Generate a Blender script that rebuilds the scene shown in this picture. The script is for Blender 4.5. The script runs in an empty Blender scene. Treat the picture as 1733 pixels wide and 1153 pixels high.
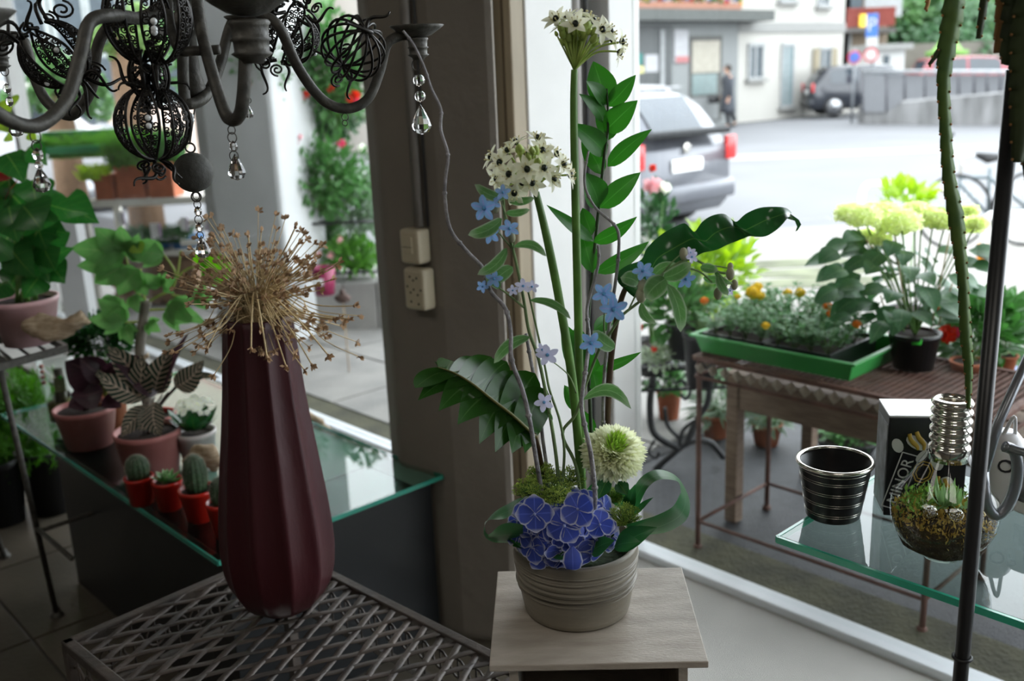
import bpy, bmesh, math, random
from mathutils import Vector, Matrix, noise
random.seed(7)
sc = bpy.context.scene
C = sc.collection
pi = math.pi
V = Vector
# ---------------------------------------------------------------- camera
FPX = 1660.0; PITCH = math.radians(15.05); ROLL = math.radians(2.4); CH = 1.55
Fw = V((0, math.cos(PITCH), -math.sin(PITCH)))
_R0 = V((1, 0, 0)); _U0 = V((0, math.sin(PITCH), math.cos(PITCH)))
Rt = math.cos(ROLL)*_R0 - math.sin(ROLL)*_U0
Up = math.sin(ROLL)*_R0 + math.cos(ROLL)*_U0
cd = bpy.data.cameras.new('camera'); cam = bpy.data.objects.new('camera', cd); C.objects.link(cam)
m = Matrix.Identity(4)
for i in range(3):
    m[i][0] = Rt[i]; m[i][1] = Up[i]; m[i][2] = -Fw[i]
m[0][3], m[1][3], m[2][3] = 0, 0, CH
cam.matrix_world = m
cd.sensor_width = 36; cd.lens = FPX/1733*36; cd.clip_start = .05; cd.clip_end = 500
cd.dof.use_dof = True; cd.dof.focus_distance = 1.36; cd.dof.aperture_fstop = 4.2
sc.camera = cam
# ---------------------------------------------------------------- world: overcast daylight
SKY = 6.5
w = bpy.data.worlds.new('overcast'); sc.world = w; w.use_nodes = True
nt = w.node_tree; bg = nt.nodes['Background']
tc = nt.nodes.new('ShaderNodeTexCoord'); nz = nt.nodes.new('ShaderNodeTexNoise'); nz.inputs['Scale'].default_value = 2.2
cr_ = nt.nodes.new('ShaderNodeValToRGB')
cr_.color_ramp.elements[0].color = (.80, .88, 1, 1); cr_.color_ramp.elements[1].color = (1, 1, 1, 1)
nt.links.new(tc.outputs['Generated'], nz.inputs['Vector']); nt.links.new(nz.outputs['Fac'], cr_.inputs['Fac'])
nt.links.new(cr_.outputs['Color'], bg.inputs['Color']); bg.inputs['Strength'].default_value = SKY
sc.view_settings.view_transform = 'Standard'; sc.view_settings.look = 'None'
sc.view_settings.exposure = 0.0; sc.view_settings.gamma = 1; sc.view_settings.use_curve_mapping = False
cy = sc.cycles
cy.use_denoising = True
try: cy.denoiser = 'OPENIMAGEDENOISE'; cy.denoising_input_passes = 'RGB_ALBEDO_NORMAL'
except Exception: pass
cy.max_bounces = 8; cy.diffuse_bounces = 4; cy.glossy_bounces = 4; cy.transmission_bounces = 6; cy.transparent_max_bounces = 14
cy.caustics_reflective = False; cy.caustics_refractive = False
cy.sample_clamp_indirect = 6
# fill lights added to brighten the interior, with panels built along with the room
FILL_LIGHTS = [(-1.9, .5, 2.9, 8), (.3, -.9, 2.9, 11), (-3.8, 3.2, 2.9, 3)]
for (lx_, ly_, lz_, pw_) in FILL_LIGHTS:
    ld_ = bpy.data.lights.new('added_fill_light', 'AREA'); ld_.shape = 'RECTANGLE'; ld_.size = 1.2; ld_.size_y = .6; ld_.energy = pw_; ld_.color = (1, .95, .86)
    lo_ = bpy.data.objects.new('added_fill_light', ld_); C.objects.link(lo_); lo_.location = (lx_, ly_, lz_)
# ---------------------------------------------------------------- placing helpers
def ray(x, y): return Fw + Rt*((x-866.5)/FPX) + Up*((576.5-y)/FPX)
def pz(x, y, z):
    d = ray(x, y); t = (z-CH)/d.z; return V((d.x*t, d.y*t, z))
def pY(x, y, Y):
    d = ray(x, y); t = Y/d.y; return V((d.x*t, Y, CH+d.z*t))
N2 = V((.734, .679, 0)); T2 = V((-.679, .734, 0)); WOFF = 2.288     # the shop front: a straight line of windows
def fs(s, w_, z=0): return N2*(WOFF+w_) + T2*s + V((0, 0, z))
def pF(x, y, w_=0):
    d = ray(x, y); o = V((0, 0, CH)); t = (WOFF+w_-o.dot(N2))/d.dot(N2); return o+d*t
def fss(p): return (p.dot(T2), p.dot(N2)-WOFF, p.z)
def lerp(a, b, t): return a+(b-a)*t
def cr(pts, n=6):
    """smooth curve through points"""
    P = [V(p) for p in pts]
    if len(P) < 3: return [P[0].lerp(P[-1], i/n) for i in range(n+1)]
    out = []
    for i in range(len(P)-1):
        p0 = P[max(i-1, 0)]; p1 = P[i]; p2 = P[i+1]; p3 = P[min(i+2, len(P)-1)]
        for k in range(n):
            t = k/n; t2 = t*t; t3 = t2*t
            out.append(.5*((2*p1)+(p2-p0)*t+(2*p0-5*p1+4*p2-p3)*t2+(3*p1-p0-3*p2+p3)*t3))
    out.append(P[-1]); return out
def crad(rs, n):
    out = []
    for i in range(len(rs)-1):
        for k in range(n): out.append(lerp(rs[i], rs[i+1], k/n))
    out.append(rs[-1]); return out
def px(lst, Y=None, n=6):
    """smooth curve through (x, y[, distance]) sightings"""
    return cr([pY(p[0], p[1], p[2] if len(p) > 2 else Y) for p in lst], n)
# ---------------------------------------------------------------- mesh builder
class MB:
    def __init__(s): s.v = []; s.f = []; s.m = []; s.lu = []; s.lv = []; s.M = None
    def add(s, vs, fs_, mi=0, lu=None, lv=None):
        b = len(s.v)
        if s.M is not None: vs = [s.M @ V(p) for p in vs]
        s.v += [tuple(p) for p in vs]
        s.lu += lu if lu else [0.0]*len(vs); s.lv += lv if lv else [0.0]*len(vs)
        for f in fs_: s.f.append(tuple(b+i for i in f)); s.m.append(mi)
        return s
    def box(s, c, d, rz=0, mi=0, rot=None):
        hx, hy, hz = d[0]/2, d[1]/2, d[2]/2
        R = rot if rot is not None else Matrix.Rotation(rz, 3, 'Z')
        c = V(c)
        vs = [c+R@V((x*hx, y*hy, z*hz)) for z in (-1, 1) for y in (-1, 1) for x in (-1, 1)]
        return s.add(vs, [(0, 2, 3, 1), (4, 5, 7, 6), (0, 1, 5, 4), (2, 6, 7, 3), (0, 4, 6, 2), (1, 3, 7, 5)], mi)
    def bar(s, a, b, wd, hh, mi=0, up=V((0, 0, 1))):
        a = V(a); b = V(b); d = b-a; L = d.length; d.normalize()
        sd = d.cross(up)
        if sd.length < 1e-4: sd = d.cross(V((1, 0, 0)))
        sd.normalize(); u = sd.cross(d)
        R = Matrix((d, sd, u)).transposed()
        return s.box((a+b)/2, (L, wd, hh), mi=mi, rot=R)
    def prism(s, poly, z0, z1, mi=0):
        n = len(poly); vs = [V((p[0], p[1], z0)) for p in poly]+[V((p[0], p[1], z1)) for p in poly]
        return s.add(vs, [tuple(range(n))[::-1], tuple(range(n, 2*n))]+[(i, (i+1) % n, n+(i+1) % n, n+i) for i in range(n)], mi)
    def tube(s, pts, r, seg=8, closed=False, mi=0, flat=1.0, caps=True):
        P = [V(p) for p in pts]; n = len(P)
        rs = r if isinstance(r, (list, tuple)) else [r]*n
        if len(rs) != n: rs = [rs[min(int(i/(n-1)*(len(rs)-1)), len(rs)-2)]*(1-(i/(n-1)*(len(rs)-1)-min(int(i/(n-1)*(len(rs)-1)), len(rs)-2)))+rs[min(int(i/(n-1)*(len(rs)-1)), len(rs)-2)+1]*(i/(n-1)*(len(rs)-1)-min(int(i/(n-1)*(len(rs)-1)), len(rs)-2)) for i in range(n)]
        tan = []
        for i in range(n):
            a = P[(i-1) % n] if closed or i > 0 else P[i]; b = P[(i+1) % n] if closed or i < n-1 else P[i]
            t = (b-a); tan.append(t.normalized() if t.length > 1e-9 else V((0, 0, 1)))
        u = tan[0].cross(V((0, 1, 0)))
        if u.length < .1: u = tan[0].cross(V((1, 0, 0)))
        u.normalize(); vs = []; lu = []
        for i in range(n):
            u = u-tan[i]*u.dot(tan[i]); u.normalize(); w_ = tan[i].cross(u)
            for k in range(seg):
                a = 2*pi*k/seg; vs.append(P[i]+(u*math.cos(a)+w_*math.sin(a)*flat)*rs[i]); lu.append(i/max(n-1, 1))
        fc = []
        for i in range(n if closed else n-1):
            j = (i+1) % n
            for k in range(seg):
                k2 = (k+1) % seg; fc.append((i*seg+k, i*seg+k2, j*seg+k2, j*seg+k))
        if caps and not closed: fc += [tuple(range(seg))[::-1], tuple((n-1)*seg+k for k in range(seg))]
        return s.add(vs, fc, mi, lu=lu)
    def lathe(s, prof, c=(0, 0, 0), seg=32, mi=0, M=None, mod=None):
        c = V(c); vs = []; n = len(prof)
        for (r, z) in prof:
            for k in range(seg):
                a = 2*pi*k/seg; rr = r*(mod(a, z) if mod else 1)
                p = V((rr*math.cos(a), rr*math.sin(a), z))
                if M is not None: p = M@p
                vs.append(c+p)
        fc = []
        for i in range(n-1):
            for k in range(seg):
                k2 = (k+1) % seg; fc.append((i*seg+k, i*seg+k2, (i+1)*seg+k2, (i+1)*seg+k))
        if prof[0][0] > 1e-6: fc.append(tuple(range(seg))[::-1])
        if prof[-1][0] > 1e-6: fc.append(tuple((n-1)*seg+k for k in range(seg)))
        return s.add(vs, fc, mi)
    def ball(s, c, r, seg=12, rings=7, mi=0, sc_=(1, 1, 1)):
        c = V(c); vs = []; fc = []
        for i in range(rings+1):
            th = pi*i/rings
            for k in range(seg):
                a = 2*pi*k/seg; vs.append(c+V((r*sc_[0]*math.sin(th)*math.cos(a), r*sc_[1]*math.sin(th)*math.sin(a), r*sc_[2]*math.cos(th))))
        for i in range(rings):
            for k in range(seg):
                k2 = (k+1) % seg; fc.append((i*seg+k, (i+1)*seg+k, (i+1)*seg+k2, i*seg+k2))
        return s.add(vs, fc, mi)
    def torus(s, c, R, r, axis=(0, 0, 1), seg=16, rs=6, mi=0):
        ax = V(axis).normalized(); a = ax.orthogonal().normalized(); b = ax.cross(a)
        return s.tube([V(c)+(a*math.cos(2*pi*i/seg)+b*math.sin(2*pi*i/seg))*R for i in range(seg)], r, rs, closed=True, mi=mi)
    def leaf(s, A, B, W, N, bow=0, arch=0, fold=.2, prof='ovate', n=7, wave=0, mi=0, cup=0):
        A = V(A); B = V(B); ax = B-A; L = ax.length
        if L < 1e-6: return s
        axn = ax/L; N = V(N); N = N-axn*N.dot(axn)
        if N.length < 1e-4: N = axn.orthogonal()
        N.normalize(); S = axn.cross(N); vs = []; lu = []; lv = []
        ph = random.random()*6
        for i in range(n+1):
            u = i/n; k = 4*u*(1-u)
            c = A+ax*u+S*(bow*L*k)+N*(arch*L*k)
            if prof == 'ovate': w_ = math.sin(pi*u**.75)**.85 if 0 < u < 1 else 0
            elif prof == 'lance': w_ = math.sin(pi*u**.9) if 0 < u < 1 else 0
            elif prof == 'oblong': w_ = (math.sin(pi*min(max(u, 0), 1)))**.45 if 0 < u < 1 else 0
            elif prof == 'obov': w_ = math.sin(pi*u**1.6)**.8 if 0 < u < 1 else 0
            elif prof == 'heart': w_ = (1.05*math.sin(pi*(.16+.84*u)**.62)) if u < 1 else 0
            elif prof == 'petal': w_ = (math.sin(pi*(.08+.9*u)**1.3))**.7 if u < 1 else .25
            else: w_ = 1-u*.9
            w_ = max(w_, .02)*W/2
            for j in (-1, -.5, 0, .5, 1):
                dz = fold*abs(j)*w_ + cup*j*j*w_ + (wave*L*math.sin(ph+u*17+(j > 0)*2)*abs(j)**2)
                vs.append(c+S*(j*w_)+N*dz); lu.append(u); lv.append(j)
        fc = [(i*5+j, i*5+j+1, (i+1)*5+j+1, (i+1)*5+j) for i in range(n) for j in range(4)]
        return s.add(vs, fc, mi, lu, lv)
    def strip(s, rows, mi=0, fold=0, N=V((0, -1, 0)), K=6):
        """surface between two edges; rows = [(pointA, pointB)]; fold pushes the middle along N"""
        vs = []; lu = []; lv = []; n = len(rows)
        for i, (a, b) in enumerate(rows):
            for j in range(K+1):
                t = j/K; vs.append(V(a).lerp(V(b), t)+V(N)*(fold*4*t*(1-t)*(V(a)-V(b)).length)); lu.append(i/(n-1)); lv.append(2*t-1)
        fc = [(i*(K+1)+j, i*(K+1)+j+1, (i+1)*(K+1)+j+1, (i+1)*(K+1)+j) for i in range(n-1) for j in range(K)]
        return s.add(vs, fc, mi, lu, lv)
    def build(s, name, mat, parent=None, label=None, smooth=True, kind=None, bevel=0, solid=0, loc=None):
        me = bpy.data.meshes.new(name); off = V((0, 0, 0))
        if parent is not None and parent.get('_o'): off = V(parent['_o'])
        if parent is None and loc is not None: off = V(loc)
        vs = [(x-off.x, y-off.y, z-off.z) for x, y, z in s.v] if off.length else s.v
        me.from_pydata(vs, [], s.f); me.validate(clean_customdata=False)
        mats = mat if isinstance(mat, (list, tuple)) else [mat]
        for q in mats: me.materials.append(q)
        if len(me.polygons) == len(s.m):
            me.polygons.foreach_set('material_index', s.m)
        me.polygons.foreach_set('use_smooth', [smooth]*len(me.polygons))
        if any(s.lu) or any(s.lv):
            a = me.attributes.new('lu', 'FLOAT', 'POINT'); a.data.foreach_set('value', s.lu)
            a = me.attributes.new('lv', 'FLOAT', 'POINT'); a.data.foreach_set('value', s.lv)
        me.update()
        o = bpy.data.objects.new(name, me); C.objects.link(o)
        if off.length and parent is None: o.location = off
        if parent is not None:
            o.parent = parent
            if off.length: o['_o'] = list(off)
        if bevel:
            b = o.modifiers.new('b', 'BEVEL'); b.width = bevel; b.segments = 2; b.limit_method = 'ANGLE'; b.angle_limit = .6
        if solid:
            b = o.modifiers.new('s', 'SOLIDIFY'); b.thickness = solid; b.offset = 0
        if label: o['label'] = label
        if kind: o['kind'] = kind
        return o
def tag(o, label, cat, group=None):
    o['label'] = label; o['category'] = cat
    if group: o['group'] = group
    return o
def thing(name, label, cat, loc=(0, 0, 0), group=None):
    """an Empty at the base; meshes built under it are given in world coordinates"""
    o = bpy.data.objects.new(name, None); C.objects.link(o); o.location = loc; o.empty_display_size = .02
    o['_o'] = list(loc); tag(o, label, cat, group); return o
def struct(o): o['kind'] = 'structure'; return o
def copyof(root, loc, rz=0, label=None, scale=1):
    r = root.copy(); C.objects.link(r); r.location = loc; r.rotation_euler = (0, 0, rz); r.scale = (scale,)*3
    if label: r['label'] = label
    for ch in list(root.children):
        c = ch.copy(); C.objects.link(c); c.parent = r
        for g in ch.children:
            d = g.copy(); C.objects.link(d); d.parent = c
    return r
# ---------------------------------------------------------------- materials
MT = {}
def mat(name, col, rough=.6, metal=0, var=.12, scale=8, bump=0, bscale=40, coat=0, trans=0, ior=1.45, spec=.5, col2=None, emit=0, stretch=None):
    if name in MT: return MT[name]
    mt = bpy.data.materials.new(name); mt.use_nodes = True; nt = mt.node_tree; b = nt.nodes['Principled BSDF']
    b.inputs['Roughness'].default_value = rough; b.inputs['Metallic'].default_value = metal
    b.inputs['Coat Weight'].default_value = coat; b.inputs['IOR'].default_value = ior
    b.inputs['Specular IOR Level'].default_value = spec; b.inputs['Transmission Weight'].default_value = trans
    tc = nt.nodes.new('ShaderNodeTexCoord'); co = tc.outputs['Object']
    if stretch:
        mp = nt.nodes.new('ShaderNodeMapping'); mp.inputs['Scale'].default_value = stretch; nt.links.new(co, mp.inputs['Vector']); co = mp.outputs['Vector']
    nz = nt.nodes.new('ShaderNodeTexNoise'); nz.inputs['Scale'].default_value = scale; nz.inputs['Detail'].default_value = 5
    nt.links.new(co, nz.inputs['Vector'])
    cp = nt.nodes.new('ShaderNodeValToRGB'); c2 = col2 if col2 else tuple(min(1, c*(1+var)) for c in col); c1 = col if col2 else tuple(c*(1-var) for c in col)
    cp.color_ramp.elements[0].position = .32; cp.color_ramp.elements[1].position = .68
    cp.color_ramp.elements[0].color = (*c1, 1); cp.color_ramp.elements[1].color = (*c2, 1)
    nt.links.new(nz.outputs['Fac'], cp.inputs['Fac']); nt.links.new(cp.outputs['Color'], b.inputs['Base Color'])
    if emit:
        nt.links.new(cp.outputs['Color'], b.inputs['Emission Color']); b.inputs['Emission Strength'].default_value = emit
    if bump:
        n2 = nt.nodes.new('ShaderNodeTexNoise'); n2.inputs['Scale'].default_value = bscale; n2.inputs['Detail'].default_value = 6
        nt.links.new(co, n2.inputs['Vector'])
        bp = nt.nodes.new('ShaderNodeBump'); bp.inputs['Strength'].default_value = bump; bp.inputs['Distance'].default_value = .01
        nt.links.new(n2.outputs['Fac'], bp.inputs['Height']); nt.links.new(bp.outputs['Normal'], b.inputs['Normal'])
    MT[name] = mt; return mt
def leafmat(name, col, vein=None, rough=.4, trans=.3, veins=9, vw=.07, side=.5, edge=None, var=.25, spec=.5, tcol=None, scale=30, sharp=None, edge0=.72):
    """leaf or petal: midrib and side veins follow the blade's own coordinates lu (along) and lv (across); part of the light shines through"""
    if name in MT: return MT[name]
    mt = bpy.data.materials.new(name); mt.use_nodes = True; nt = mt.node_tree; b = nt.nodes['Principled BSDF']; L = nt.links.new
    out = nt.nodes['Material Output']
    b.inputs['Roughness'].default_value = rough; b.inputs['Specular IOR Level'].default_value = spec
    def math_(op, a, c=None):
        q = nt.nodes.new('ShaderNodeMath'); q.operation = op
        for i, x in enumerate((a, c)):
            if x is None: continue
            if isinstance(x, (int, float)): q.inputs[i].default_value = x
            else: L(x, q.inputs[i])
        return q.outputs[0]
    def mix(f, a, c):
        q = nt.nodes.new('ShaderNodeMix'); q.data_type = 'RGBA'
        if isinstance(f, (int, float)): q.inputs[0].default_value = f
        else: L(f, q.inputs[0])
        for i, x in ((6, a), (7, c)):
            if isinstance(x, tuple): q.inputs[i].default_value = (*x, 1)
            else: L(x, q.inputs[i])
        return q.outputs[2]
    au = nt.nodes.new('ShaderNodeAttribute'); au.attribute_name = 'lu'; av = nt.nodes.new('ShaderNodeAttribute'); av.attribute_name = 'lv'
    u = au.outputs['Fac']; av_ = math_('ABSOLUTE', av.outputs['Fac'])
    tc = nt.nodes.new('ShaderNodeTexCoord'); nz = nt.nodes.new('ShaderNodeTexNoise'); nz.inputs['Scale'].default_value = scale; L(tc.outputs['Object'], nz.inputs['Vector'])
    c = mix(nz.outputs['Fac'], tuple(x*(1-var) for x in col), tuple(min(1, x*(1+var)) for x in col))
    if vein:
        mid = math_('LESS_THAN', av_, vw)
        ph = math_('MULTIPLY', math_('SUBTRACT', u, math_('MULTIPLY', av_, .22)), veins*2*pi)
        sd = math_('GREATER_THAN', math_('SINE', ph), sharp if sharp is not None else .93)
        c = mix(math_('MULTIPLY', sd, side), c, vein); c = mix(mid, c, vein)
    if edge:
        ed = nt.nodes.new('ShaderNodeMapRange'); ed.inputs[1].default_value = edge0; ed.inputs[2].default_value = .98
        mx = math_('MAXIMUM', av_, math_('MULTIPLY', u, .97)); L(mx, ed.inputs[0]); c = mix(ed.outputs[0], c, edge)
    L(c, b.inputs['Base Color'])
    if trans:
        tr = nt.nodes.new('ShaderNodeBsdfTranslucent')
        hs = nt.nodes.new('ShaderNodeHueSaturation'); hs.inputs['Value'].default_value = 1.5; hs.inputs['Saturation'].default_value = 1.1
        L(c, hs.inputs['Color']); L(hs.outputs[0], tr.inputs['Color'])
        ms = nt.nodes.new('ShaderNodeMixShader'); ms.inputs[0].default_value = trans
        L(b.outputs[0], ms.inputs[1]); L(tr.outputs[0], ms.inputs[2]); L(ms.outputs[0], out.inputs['Surface'])
    MT[name] = mt; return mt
def glassmat(name, tint=(.97, .99, .98), rough=.0, refl=1.0, f0=1.45):
    """thin pane: mostly see-through, mirror at grazing angles"""
    if name in MT: return MT[name]
    mt = bpy.data.materials.new(name); mt.use_nodes = True; nt = mt.node_tree; L = nt.links.new
    nt.nodes.remove(nt.nodes['Principled BSDF']); out = nt.nodes['Material Output']
    t = nt.nodes.new('ShaderNodeBsdfTransparent'); t.inputs[0].default_value = (*tint, 1)
    g = nt.nodes.new('ShaderNodeBsdfGlossy'); g.inputs['Roughness'].default_value = rough
    fr = nt.nodes.new('ShaderNodeFresnel'); fr.inputs[0].default_value = f0
    mu = nt.nodes.new('ShaderNodeMath'); mu.operation = 'MULTIPLY'; mu.inputs[1].default_value = refl
    ms = nt.nodes.new('ShaderNodeMixShader')
    ge = nt.nodes.new('ShaderNodeNewGeometry'); m3 = nt.nodes.new('ShaderNodeMath'); m3.operation = 'SUBTRACT'; m3.inputs[0].default_value = 1; L(ge.outputs['Backfacing'], m3.inputs[1])
    m4 = nt.nodes.new('ShaderNodeMath'); m4.operation = 'MULTIPLY'
    L(fr.outputs[0], mu.inputs[0]); L(mu.outputs[0], m4.inputs[0]); L(m3.outputs[0], m4.inputs[1]); L(m4.outputs[0], ms.inputs[0]); L(t.outputs[0], ms.inputs[1]); L(g.outputs[0], ms.inputs[2]); L(ms.outputs[0], out.inputs['Surface'])
    MT[name] = mt; return mt
# shared materials
M_plaster = mat('column_plaster', (.22, .195, .165), .85, var=.08, scale=3, bump=.5, bscale=18)
M_white = mat('white_frame_paint', (.80, .80, .78), .45, var=.03)
M_beige = mat('beige_wood_frame', (.36, .30, .21), .5, var=.1, scale=3, stretch=(8, 8, 1))
M_grey = mat('grey_pipe_paint', (.33, .32, .31), .5, var=.05)
M_darkmetal = mat('dark_patina_metal', (.045, .043, .038), .5, metal=.3, var=.4, scale=60, bump=.2, bscale=120, col2=(.085, .08, .068))
M_black = mat('black_paint', (.012, .012, .013), .35, var=.2)
M_blackmatt = mat('matt_black', (.009, .010, .011), .6, var=.2, spec=.3)
M_soil = mat('soil', (.03, .02, .014), .95, var=.5, scale=120, bump=.8, bscale=200)
M_terra = mat('terracotta', (.42, .13, .06), .8, var=.15, scale=14)
M_stem = mat('green_stem', (.09, .20, .035), .45, var=.3, scale=25)
M_wood = mat('weathered_wood', (.21, .13, .075), .8, var=.35, scale=6, stretch=(3, 3, 30), bump=.3)
M_steel = mat('polished_steel', (.75, .72, .66), .14, metal=1, var=.05)
M_glassT = glassmat('clear_glass_ware', (.94, .96, .95), refl=1.0, f0=1.5)
# ================================================================ the shop: floor, walls, windows
RH = 3.0
P_fl = [fs(-3.4, 0), fs(9.6, 0), V((-7, 9)), V((-7, -2.6)), V((4.4, -2.6))]
fl = MB().prism([(p[0], p[1]) for p in P_fl], -.25, -.004).build('floor', mat('floor_screed', (.06, .055, .05), .7, var=.2), smooth=False); struct(fl)
# dark floor tiles: each its own piece under the floor
M_tile = mat('dark_stone_tile', (.055, .047, .035), .38, var=.35, scale=3, bump=.12, bscale=60, col2=(.095, .08, .06))
ta = (pz(128, 913, 0)-pz(0, 955, 0)).normalized(); tb = (pz(0, 1020, 0)-pz(112, 1153, 0)); tb = V((-ta.y, ta.x, 0)); to = pz(55, 1085, 0)
TS = .55; tile = None
for i in range(-5, 4):
    for j in range(-7, 4):
        c = to+ta*((i+.5)*TS)+tb*((j+.5)*TS)
        if c.dot(N2) > WOFF-.3 or c.x < -4.6 or c.y < -.5: continue
        if tile is None:
            tile = MB().box((0, 0, -.001), (TS-.008, TS-.008, .012)).build('tile', M_tile, fl, smooth=False, bevel=.002); o = tile
        else:
            o = tile.copy(); C.objects.link(o)
        o.location = c; o.rotation_euler = (0, 0, math.atan2(ta.y, ta.x))
# pale ribbed mat along the shop front
def matmat():
    mt = mat('pale_ribbed_mat', (.47, .46, .43), .75, var=.1, scale=2.5, col2=(.57, .555, .52)); nt = mt.node_tree; b = nt.nodes['Principled BSDF']
    wv = nt.nodes.new('ShaderNodeTexWave'); wv.inputs['Scale'].default_value = 75; tc = nt.nodes.new('ShaderNodeTexCoord'); nt.links.new(tc.outputs['Object'], wv.inputs['Vector'])
    bp = nt.nodes.new('ShaderNodeBump'); bp.inputs['Strength'].default_value = .5; bp.inputs['Distance'].default_value = .004
    nt.links.new(wv.outputs['Fac'], bp.inputs['Height']); nt.links.new(bp.outputs['Normal'], b.inputs['Normal']); return mt
o = MB().prism([tuple(fs(-3.0, -.62)[:2]), tuple(fs(-3.0, -.03)[:2]), tuple(fs(9, -.03)[:2]), tuple(fs(9, -.62)[:2])], 0, .02).build('mat', matmat(), smooth=False)
tag(o, 'pale grey ribbed runner mat lying along the foot of the shop windows', 'mat')
WM = mat('shop_wall_paint', (.30, .27, .24), .9, var=.06, scale=2)
def wallseg(name, a, b, h=RH, t=.15, m_=WM, z0=0):
    a = V(a); b = V(b); d = (b-a).normalized(); n = V((-d.y, d.x, 0))
    if n.dot(V((-1, 3, 0))-a) > 0: n = -n
    q = [a, b, b+n*t, a+n*t]
    o = MB().prism([(p.x, p.y) for p in q], z0, h).build(name, m_, smooth=False); struct(o); return o
wallseg('wall_left', (-7, -2.6, 0), (-7, 9, 0)); wallseg('wall_back', (-7, -2.6, 0), (4.4, -2.6, 0)); wallseg('wall_right', (4.4, -2.6, 0), fs(-3.4, 0))
wallseg('wall_far', (-7, 9, 0), fs(9.6, 0))
struct(MB().prism([(p[0], p[1]) for p in P_fl], RH, RH+.2).build('ceiling', mat('ceiling_paint', (.34, .32, .29), .9, var=.04), smooth=False))
for k_, (lx_, ly_, lz_, pw_) in enumerate(FILL_LIGHTS):  # glowing panels made up to carry the added fill lights
    t = thing('added_fill_lamp', ('flat white added fill light over the lattice table side of the shop', 'flat white added fill light behind the viewpoint', 'flat white added fill light over the far left floor')[k_], 'lamp', (lx_, ly_, RH))
    MB().box((lx_, ly_, 2.96), (1.24, .64, .08)).build('housing', mat('fill_panel_white', (.8, .8, .78), .5), t, smooth=False)
    MB().box((lx_, ly_, 2.918), (1.16, .56, .006)).build('diffuser', mat('fill_panel_glow', (1, .95, .86), .5, var=0, emit=1.5), t, smooth=False)
# shop front: header, sill, posts, panes
def fbox(mb, s0, s1, w0, w1, z0, z1, mi=0):
    return mb.prism([tuple(fs(s0, w0)[:2]), tuple(fs(s1, w0)[:2]), tuple(fs(s1, w1)[:2]), tuple(fs(s0, w1)[:2])][::-1], z0, z1, mi)
sR = fss(pF(1073, 300))[0]; sL = fss(pF(898, 300))[0]       # the white post
sG1 = fss(pF(970, 100))[0]; sG2 = fss(pF(1031, 100))[0]
struct(fbox(MB(), -3.4, 9.6, -.06, .08, 2.55, RH).build('trim_1', M_white, smooth=False))
struct(fbox(MB(), -3.4, 9.6, -.035, .035, 0, .045).build('trim_2', mat('white_sill_metal', (.80, .84, .88), .35, var=.03), smooth=False, bevel=.004))
# white pier standing square to the shop front; its side faces the right window
def pJ(x, y):
    d = ray(x, y); t = sR/(d.dot(T2)); return (V((0, 0, CH))+d*t).dot(N2)-WOFF
wA, wB, wC = pJ(898, 300), pJ(970, 100), pJ(1031, 100)
mg = MB(); fbox(mg, sR, sR+.24, wA, wB, 0, 2.55); struct(mg.build('wall_middle', M_white, smooth=False, bevel=.004))
mg = MB(); fbox(mg, sR+.10, sR+.24, wB, wC, 0, 2.55); struct(mg.build('trim_3', mat('gap_seal_grey', (.30, .31, .32), .6), smooth=False))
wd = MB(); fbox(wd, sR, sR+.24, wC, .03, 0, 2.55); w1 = wd.build('window_1', M_white, smooth=False, bevel=.004); struct(w1)
wd = MB(); fbox(wd, sR+.24, sR+.32, -.05, .05, .045, 2.55); w2 = wd.build('window_2', M_white, smooth=False, bevel=.004); struct(w2)
mg = MB(); c_ = fs(sR+.035, lerp(wB, wC, .24)); mg.tube([c_+V((0, 0, .02)), c_+V((0, 0, 2.5))], .023, 16)
tag(mg.build('downpipe', mat('taupe_pipe', (.24, .22, .20), .5)), 'slim taupe vertical pipe in the gap of the white window post', 'pipe')
mg = MB(); c_ = fs(sR+.05, lerp(wB, wC, .72)); mg.tube([c_+V((0, 0, .02)), c_+V((0, 0, 2.5))], .006, 8)
tag(mg.build('cable', mat('dark_cable', (.06, .06, .06), .5)), 'thin dark cable running down the white window post', 'cable')
sB = fss(pF(860, 10))[0]
mg = MB(); fbox(mg, sR+.004, sR+.36, wA-.05, wA-.001, 0, 2.55); w3 = mg.build('trim_4', M_beige, smooth=False, bevel=.004); struct(w3)
mg = MB(); fbox(mg, sR+.03, sR+.036, wA-.053, wA-.045, 0, 2.55); mg.build('groove', mat('groove_brown', (.12, .09, .055), .6), w3, smooth=False)
PANE = glassmat('window_glass', (.97, .985, .98), refl=.55)
def pane(parent, s0, s1, z0=.045, z1=2.55):
    fbox(MB(), s0, s1, -.004, .004, z0, z1).build('pane', PANE, parent, smooth=False)
pane(w1, -3.4, sR); pane(w2, sR+.32, 9.5)
# far window posts on the left
for q, s_ in enumerate((7.3, -1.45)):
    wd = MB(); fbox(wd, s_, s_+.08, -.05, .05, .045, 2.55); struct(wd.build('window_%d' % (q+3), M_white, smooth=False))
# the plaster column in the shop
def colx(x, Y): return pY(x, 600, Y)
ca, cb, cc, cd_, ce = colx(650, 2.80), colx(664, 2.62), colx(757, 2.49), colx(861, 2.42), colx(842, 2.66)
poly = [ca, cb, cc, cd_, ce, ce+V((.0, .2, 0)), ca+V((.06, .24, 0))]
col = MB().prism([(p.x, p.y) for p in poly], 0, RH).build('column', M_plaster, smooth=False, bevel=.025)
tag(col, 'taupe plastered shop column between the two windows', 'column')
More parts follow.
